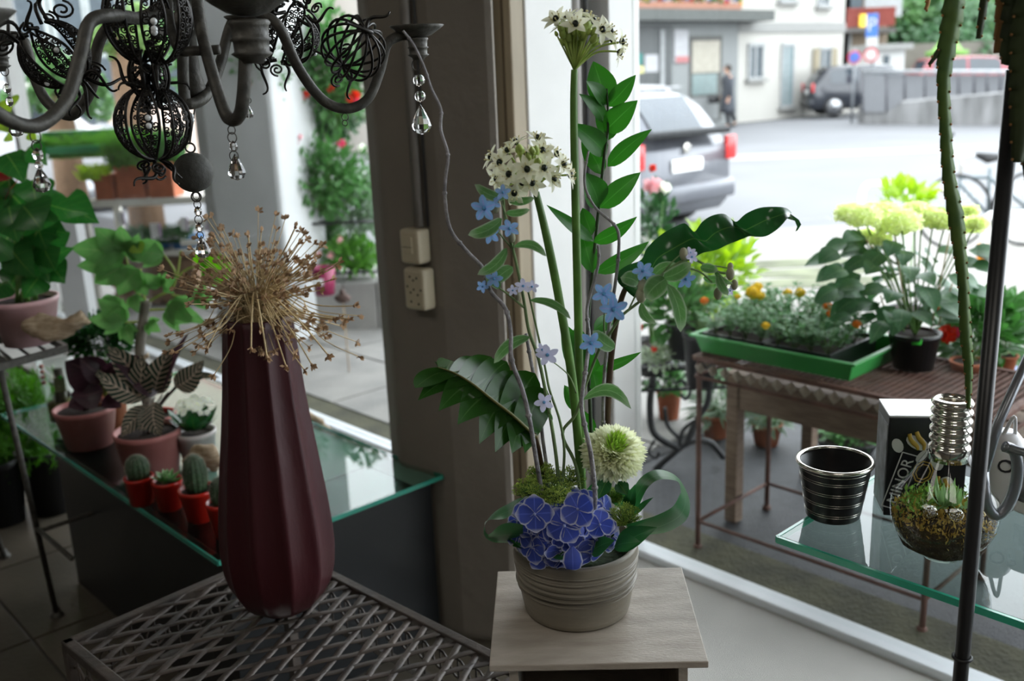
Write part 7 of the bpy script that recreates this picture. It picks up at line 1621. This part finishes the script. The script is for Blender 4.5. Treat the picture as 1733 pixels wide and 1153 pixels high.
# house with red balconies farther right
hb0 = pY(1424, 100, 44); hb1 = pY(1520, 100, 46); t = thing('balcony_house', 'brown house with red wooden balconies behind the street signs', 'building', V((hb0.x, 44, 0)))
MB().prism([(hb0.x, 44), (pY(1500, 90, 44).x, 44), (pY(1500, 90, 52).x, 54), (hb0.x+1, 54)], GZ, 7.8).build('wall', mat('tan_render', (.19, .15, .11), .9, var=.15, scale=.5), t, smooth=False)
MB().prism([(hb0.x-.2, 43.9), (hb0.x+.25, 43.9), (hb0.x+.25, 44.2), (hb0.x-.2, 44.2)], GZ, 7.8).build('corner_strip', mat('grey_dark_strip', (.07, .07, .075), .8), t, smooth=False)
for (ya_, yb_) in ((15, 47),):
    a = pY(1432, yb_, 43); b = pY(1514, yb_, 43); zt2 = pY(1470, ya_, 43).z
    MB().bar(a+V((0, .5, -.1)), b+V((0, .5, -.1)), 1.4, .18).build('balcony_floor', mat('balcony_grey', (.08, .075, .07), .9), t, smooth=False)
    n_ = 22; bl2 = MB().bar(V((a.x, 43, zt2)), V((b.x, 43, zt2)), .1, .1).build('balcony_rail', mat('red_wood', (.17, .035, .025), .8, var=.2), t, smooth=False)
    for k in range(n_):
        x_ = lerp(a.x, b.x, (k+.5)/n_); MB().box((x_, 43, (zt2+a.z)/2), ((b.x-a.x)/n_*.86, .04, zt2-a.z)).build('board', MT['red_wood'], bl2, smooth=False)
MB().box(pY(1462, 35, 42.9), (.35, .1, .5)).build('yellow_sign', mat('yellow_sign', (.85, .55, .05), .6), t, smooth=False)
wn = MB().box(pY(1440, 22, 43.95), (.9, .1, 1.2)).build('window', M_wing, t, smooth=False); MB().box(pY(1495, 2, 43.95), (1.6, .1, 1.3)).build('window', M_wfr, t, smooth=False)
MB().box(pY(1432, 82, 43.95), (.4, .1, 1.6)).build('door', M_wfr, t, smooth=False)
kb = pY(1508, 135, 36); t = thing('kiosk', 'small white flat roofed hut behind the railing', 'hut', kb)
kx0, kx1 = pY(1482, 100, 36).x, pY(1531, 100, 36).x; zk = pY(1510, 84, 36).z
MB().prism([(kx0, 36), (kx1, 36), (kx1, 38), (kx0, 38)], GZ, zk).build('wall', mat('white_hut', (.40, .40, .39), .8, var=.03), t, smooth=False)
MB().prism([(kx0-.2, 35.8), (kx1+.2, 35.8), (kx1+.2, 38.2), (kx0-.2, 38.2)], zk, zk+.2).build('roof', M_stone, t, smooth=False)
a = pY(1496, 94, 35.97); b = pY(1504, 115, 35.97); MB().box((a+b)/2, (abs(b.x-a.x), .06, abs(a.z-b.z))).build('window', M_wing, t, smooth=False)
up = pY(1602, 95, 42); t = thing('parasol', 'closed bright green parasol behind the red car', 'parasol', V((up.x, up.y, 0)))
zu = pY(1600, 55, 42).z; MB().lathe([(0, zu), (.25, zu-.25), (.6, zu-.7), (.85, up.z+.2), (.8, up.z)], (up.x, up.y, 0), 12).build('canopy', mat('green_canvas', (.14, .28, .06), .8), t); MB().tube([V((up.x, up.y, 0)), V((up.x, up.y, zu))], .03, 6).build('pole', M_hoop, t)
# trees
def tree(label, x, y, Y, r, n, m_, seed, lsz=.35):
    rnd = random.Random(seed); c = pY(x, y, Y); t = thing('tree', label, 'tree', V((c.x, c.y, GZ)))
    mb = MB(); lumps = [V((rnd.gauss(0, .5), rnd.gauss(0, .4), rnd.gauss(0, .45)))*r for _ in range(16)]
    for i in range(n):
        l = lumps[i % 16]; d = V((rnd.gauss(0, 1), rnd.gauss(0, 1), rnd.gauss(0, 1))).normalized()*r*.42*rnd.uniform(.7, 1.05); p = c+l+d; e = V((rnd.gauss(0, 1), rnd.gauss(0, 1), rnd.gauss(0, .6))).normalized()*lsz; o_ = e.orthogonal().normalized()*lsz*.35
        mb.add([p-e*.5, p+o_, p+e*.5, p-o_], [(0, 1, 2, 3)])
    mb.build('crown', m_, t, kind='stuff'); MB().tube([V((c.x, c.y, GZ)), c+V((0, 0, -r*.2)), c+V((.2, 0, r*.4))], [.22, .16, .05], 8).build('trunk', M_wood, t)
Mt1 = leafmat('tree_leaf_mid', (.10, .22, .07), trans=.3, var=.4, scale=2); Mt2 = leafmat('tree_leaf_dark', (.05, .13, .05), trans=.3, var=.4, scale=2); Mt3 = leafmat('tree_leaf_light', (.20, .33, .10), trans=.3, var=.3, scale=2)
tree('large mid green tree above the white hut', 1545, 30, 50, 2.6, 4200, Mt1, 1); tree('dark green tree above the red car', 1640, 50, 48, 2.5, 4200, Mt2, 2); tree('tree at the right edge behind the hanging cactus', 1720, 30, 50, 3.0, 4200, Mt1, 3); tree('pale green tree top between the other crowns', 1600, -10, 54, 2.8, 3800, Mt3, 4); tree('far green tree at the very top right', 1690, -30, 56, 3.2, 3800, Mt3, 5); tree('dense green tree behind the balconies', 1530, -40, 56, 3.4, 3800, Mt2, 6)
tree('low dark hedge tree behind the ramp', 1590, 80, 47, 1.8, 3000, Mt2, 7)
struct(MB().prism([(pY(1530, 100, 45).x, 45), (pY(1800, 100, 45).x+3, 45), (pY(1800, 100, 45).x+3, 45.4), (pY(1530, 100, 45).x, 45.4)], GZ, pY(1650, 70, 45).z).build('garden_wall', mat('old_wall', (.13, .12, .10), .9, var=.2, scale=1), smooth=False))
# ================================================================ outside the left window
t = thing('pink_house', 'pale pinkish apartment house seen far off through the left window', 'building', pY(120, 200, 24))
a = pY(-60, 200, 22); b = pY(330, 200, 22); z1_ = 9
M_ph = mat('pink_render', (.62, .48, .40), .9, var=.06, scale=.5)
MB().prism([(a.x, 22), (b.x, 22), (b.x, 28), (a.x, 28)], GZ, z1_).build('wall', M_ph, t, smooth=False)
MB().prism([(a.x-.3, 21.6), (b.x+.3, 21.6), (b.x+.3, 28), (a.x-.3, 28)], z1_, z1_+.4).build('roof', M_terra, t, smooth=False)
for (x, y) in ((178, 140), (178, 30), (120, 40), (235, 130), (235, 35), (290, 120), (290, 30), (60, 120), (50, 20), (120, 150)):
    c = pY(x, y, 21.97); f = MB().box(c, (.75, .08, 1.25)).build('window', M_wfr, t, smooth=False); MB().box(c+V((0, -.04, 0)), (.55, .06, 1.05)).build('pane', M_wing, f, smooth=False)
    for sg in (-1, 1): MB().box(c+V((sg*.58, -.02, 0)), (.36, .06, 1.25)).build('shutter', mat('grey_shutter', (.30, .33, .32), .8), t, smooth=False)
t = thing('garage_front', 'grey slatted shutter front of the house at the left edge', 'shutter', pY(60, 150, 18))
for k in range(12): MB().box(pY(62, 108, 18)+V((0, 0, -k*.13)), (1.6, .08, .11)).build('slat', mat('grey_slat', (.30, .32, .33), .6), t, smooth=False)
p = pz(330, 260, GZ); car('white van parked beyond the left window', V((p.x-1.6, 14.5, GZ)), math.radians(10), 4.6, 1.8, 1.9, M_cwhite, gh=(.01, .05, .70, .86), tw=.86)
p = pz(300, 250, GZ); car('dark red car parked behind the white van', V((p.x-2.2, 17.5, GZ)), math.radians(6), 4.2, 1.7, 1.45, M_cred)
tree('pale green street tree outside the left window', 95, 150, 12.5, .45, 1600, Mt1, 21, .12); tree('green street tree right of the pink house', 205, 55, 11.5, .30, 1500, Mt3, 22, .10); tree('tall tree behind the concrete column', 395, 30, 13, .9, 2600, Mt1, 23, .13)
# white plant table with terracotta boxes
WY = 7.0; wz = pY(250, 342, WY).z
t = thing('plant_rack', 'white two tier plant rack outside the left window', 'plant rack', V((pY(250, 400, WY).x, WY, 0)))
x0_, x1_ = pY(140, 340, WY).x, pY(358, 335, WY).x; wh_ = mat('white_rack', (.66, .64, .58), .7, var=.08)
MB().box(((x0_+x1_)/2, WY+.3, wz), (x1_-x0_, .6, .05)).build('top_board', wh_, t, smooth=False)
z2_ = pY(250, 432, WY).z; MB().box(((x0_+x1_)/2, WY+.3, z2_), (x1_-x0_, .55, .04)).build('shelf_board', wh_, t, smooth=False)
for x_ in (x0_, x1_):
    for dy in (0, .6): MB().box((x_, WY+dy, wz/2), (.05, .05, wz)).build('post', wh_, t, smooth=False)
for zz_ in (.62, .8): MB().box(((x0_+x1_)/2+.45, WY, wz*zz_), (.5, .03, .04)).build('rail', wh_, t, smooth=False)
def ribbox(label, x0, x1, ybot, ytop, Y, z=None):
    a = pY(x0, ybot, Y); b = pY(x1, ybot, Y); z_ = wz+.025; h = pY(x0, ytop, Y).z-z_; c = (a+b)/2; t = thing('terracotta_planter', label, 'planter', V((c.x, Y+.12, z_))); w_ = abs(b.x-a.x)
    MB().box((c.x, Y+.12, z_+h/2), (w_*.94, .22, h)).build('box', M_terra, t, smooth=False)
    for k in range(6): MB().box((c.x, Y+.12, z_+h*(k+.5)/6), (w_*.97, .235, h/14)).build('rib', M_terra, t, smooth=False)
    MB().box((c.x, Y+.12, z_+h), (w_, .25, h*.12)).build('rim', M_terra, t, smooth=False); return t
ribbox('ribbed terracotta planter with grass, middle one on the white rack', 198, 245, 330, 285, WY); ribbox('ribbed terracotta pot at the left on the white rack', 160, 192, 330, 300, WY); ribbox('square clay planter at the right on the white rack', 252, 296, 330, 280, WY)
def tuft(label, cx, cy, Y, rx, ry, n, m_, seed, lsz=.12, name='grass_tuft'):
    rnd = random.Random(seed); c = pY(cx, cy, Y); k = Y/FPX; mb = MB(); o = thing(name, label, 'plant', c-V((0, 0, ry*k)))
    for i in range(n):
        b = c+V((rnd.uniform(-1, 1)*rx*k*.8, rnd.uniform(-.1, .1), -ry*k)); e = c+V((rnd.uniform(-1, 1)*rx*k*1.1, rnd.uniform(-.15, .15), ry*k*rnd.uniform(.0, 1.1)))
        mb.leaf(b, e, .016, (rnd.gauss(0, .5), -1, 0), n=4, prof='lance', arch=.1)
    mb.build('blades', m_, o, kind='stuff'); return o
M_gr = leafmat('fresh_grass', (.10, .26, .04), trans=.4, var=.35)
tuft('dense fresh green grass in the middle terracotta planter', 225, 252, WY+.1, 45, 36, 700, M_gr, 1); tuft('grass spilling from the green tray at the left of the rack', 130, 245, WY+.4, 60, 22, 500, M_gr, 2); tuft('green leaves in the clay planter at the right of the rack', 278, 250, WY+.12, 34, 34, 400, M_mid, 3)
tuft('yellow green seedlings in the left terracotta pot', 160, 290, WY+.05, 24, 14, 200, M_limeleaf, 9)
bx = pY(130, 248, WY+.3); t = thing('green_tray', 'long green plastic trays standing on the rack at the left', 'tray', bx)
for k in range(2): MB().box(bx+V((0, k*.25, -.02+k*.1)), (.62, .22, .05)).build('tray', mat('deep_green_plastic', (.03, .22, .08), .5), t, smooth=False)
t = thing('blue_tray', 'blue plastic trays of seedlings on the lower tier of the rack', 'tray', pY(285, 415, WY))
for (x, w_) in ((262, .12), (305, .17)): MB().box(pY(x, 415, WY-.0)+V((0, .2, 0)), (w_, .2, .09)).build('tray', mat('blue_tray_plastic', (.02, .12, .30), .5), t, smooth=False)
tuft('small seedlings with white labels on the lower tier', 270, 395, WY+.1, 60, 16, 260, M_dkl, 4)
t = thing('plant_labels', 'white and violet plant labels standing in the seedling trays', 'labels', pY(263, 395, WY-.02))
for (x, y, w_, h_) in ((264, 392, .075, .12), (312, 380, .05, .1), (205, 370, .05, .1), (345, 385, .06, .05)): MB().box(pY(x, y, WY-.03), (w_, .004, h_)).build('label_card', mat('white_card', (.7, .7, .7), .6), t, smooth=False); MB().box(pY(x, y, WY-.03)+V((w_*.42, -.003, 0)), (w_*.15, .004, h_)).build('violet_edge', mat('violet_print', (.25, .1, .3), .6), t, smooth=False)
t = thing('cardboard_crate', 'brown crate standing under the white rack', 'crate', pY(265, 470, WY+.1))
cb = pY(265, 470, WY+.2); MB().box((cb.x, WY+.3, .2), (.6, .3, .36)).build('crate', mat('cardboard', (.22, .14, .09), .9, var=.15), t, smooth=False)
for k in range(3): MB().box((cb.x, WY+.14, .08+k*.12), (.62, .02, .07)).build('slat', MT['cardboard'], t, smooth=False)
lp = pY(122, 430, 5.9); t = thing('white_post', 'pale grey square post behind the anthurium leaves', 'post', V((lp.x, lp.y, 0)))
MB().box((lp.x, lp.y, pY(122, 345, 5.9).z/2), (.15, .12, pY(122, 345, 5.9).z)).build('post', conc, t, smooth=False)
# flower table right of the concrete column
FY2 = 6.2; t = thing('flower_stand', 'dark wire flower stand right of the concrete arcade column', 'plant stand', V((pY(570, 450, FY2).x, FY2, 0)))
for yy_ in (370, 455):
    a = pY(494, yy_, FY2); b = pY(660, yy_+14, FY2); a.z = b.z = (a.z+b.z)/2
    for dy in (0, .4): MB().tube([a+V((0, dy, 0)), b+V((0, dy, 0))], .010, 6).build('rail', M_black, t)
    for k in range(8): MB().tube([a.lerp(b, k/7), a.lerp(b, k/7)+V((0, .4, 0))], .005, 5).build('cross_wire', M_black, t)
for x in (495, 655): a = pY(x, 370, FY2); MB().tube([V((a.x, FY2, 0)), a], .012, 6).build('leg', M_black, t)
def bigbush(name, label, cx, cy, Y, rx, ry, n, lsz, m_, seed, fl=(), base_z=None, pot=None, prof='ovate'):
    rnd = random.Random(seed); c = pY(cx, cy, Y); k = Y/FPX; t = thing(name, label, 'plant', V((c.x, c.y, c.z-ry*k))); mb = MB(); sx = MB()
    for i in range(n):
        d = V((rnd.gauss(0, 1), rnd.gauss(0, 1), rnd.gauss(0, 1))).normalized()*rnd.uniform(.3, 1); p = c+V((d.x*rx*k, d.y*rx*k*.7, d.z*ry*k)); o_ = (d+V((rnd.gauss(0, .5), rnd.gauss(0, .5), rnd.gauss(0, .5)))).normalized()
        mb.leaf(p, p+o_*lsz*rnd.uniform(.7, 1.3), lsz*.45, V((rnd.gauss(0, .5), -.6, 1)), n=2, prof=prof, fold=.15)
        if i % 40 == 0: sx.tube([c+V((0, 0, -ry*k)), p], .003, 4)
    mb.build('foliage', m_, t, kind='stuff'); sx.build('stems', M_stem, t)
    for (x, y, r, fm) in fl:
        p = pY(x, y, Y-rx*k*.55); mb = MB()
        for q in range(22): dd = V((rnd.gauss(0, 1), rnd.gauss(0, 1), rnd.gauss(0, 1))).normalized(); mb.leaf(p+dd*r*.1, p+dd*r, r*.8, dd.orthogonal(), n=2, prof='petal', fold=.3)
        mb.build('flower', fm, t)
    return t
bigbush('rose_bush', 'fine leaved bush with pink blossoms right of the concrete column', 545, 300, 6.3, 85, 62, 1500, .07, M_mid, 1, [(500, 240, .03, M_pkf), (578, 243, .03, M_pkf), (495, 295, .02, M_pinkf), (508, 232, .02, M_pinkf)])
bigbush('hanging_geranium', 'hanging geranium with red flowers high above the rose bush', 560, 120, 6.4, 75, 95, 1700, .07, M_mid, 2, [(498, 163, .05, M_redf), (513, 160, .04, M_redf), (598, 165, .05, M_redf), (430, 155, .05, M_redf), (423, 150, .04, M_redf), (450, 135, .04, M_redf), (560, 150, .03, M_redf), (600, 172, .04, M_pkf), (470, 60, .03, M_redf)])
bigbush('dark_foliage', 'dark hanging foliage below the red geranium', 560, 195, 6.6, 60, 42, 900, .06, M_dkl, 3)
bigbush('hanging_fuchsia', 'leafy hanging plant between the ornaments at the top', 440, 110, 6.0, 50, 55, 600, .06, M_mid, 4, [(420, 140, .03, M_redf)])
bigbush('bedding_plants', 'fresh green bedding plants on the lower wire shelf', 600, 432, 6.3, 50, 30, 700, .06, M_gr, 5, [(560, 432, .03, M_pinkf), (575, 408, .02, M_pinkf), (540, 430, .02, M_pinkf)])
bigbush('tall_stems', 'tall green stems standing behind the wire stand rail', 540, 390, 6.6, 34, 60, 600, .10, M_mid, 6, [(528, 362, .03, M_pkf), (575, 405, .025, M_pinkf), (610, 400, .02, M_pinkf)], prof='lance')
bigbush('trailing_plant', 'pale leaved trailing plant beside the taupe column', 610, 345, 6.4, 45, 60, 600, .06, M_greyl, 7, [(613, 250, .03, leafmat('white_petal', (.8, .8, .8)))])
t = thing('pink_bucket', 'magenta plastic bucket with a white mark on the wire stand', 'bucket', pY(548, 495, 5.9)); c = pY(550, 498, 5.9)
MB().lathe([(0, 0), (.06, 0), (.075, .17), (.07, .17), (.055, .01)], c, 24).build('bucket', mat('magenta_plastic', (.22, .015, .06), .4), t); MB().box(c+V((-.02, -.075, .09)), (.06, .01, .04)).build('white_mark', M_plate, t, smooth=False)
b1 = pY(512, 480, 6.0); b2 = pY(690, 505, 6.0); t = thing('concrete_bench', 'low grey concrete block bench behind the wire flower stand', 'bench', V(((b1.x+b2.x)/2, 6.35, 0)))
for k in range(3):
    x_ = lerp(b1.x, b2.x, (k+.5)/3); MB().box((x_, 6.35, .16), ((b2.x-b1.x)/3-.008, .4, .32)).build('block', slabm, t, smooth=False, bevel=.006)
t = thing('bird_figure', 'small brown garden bird figure on a stick right of the dried flowers', 'garden figure', pY(572, 560, 5.2)); c = pY(580, 505, 5.2)
MB().ball(c, .03, 14, 9, sc_=(1.5, .8, .9)).build('body', mat('brown_bird', (.10, .06, .05), .7), t); MB().ball(c+V((.0, 0, .035)), .016, 10, 7).build('head', MT['brown_bird'], t); MB().tube([V((c.x, c.y, 0)), c], .004, 6).build('stick', M_drift, t)
MB().tube([c+V((0.005, 0, .04)), c+V((.002, -.01, .07))], [.006, .001], 6).build('beak', MT['brown_bird'], t)
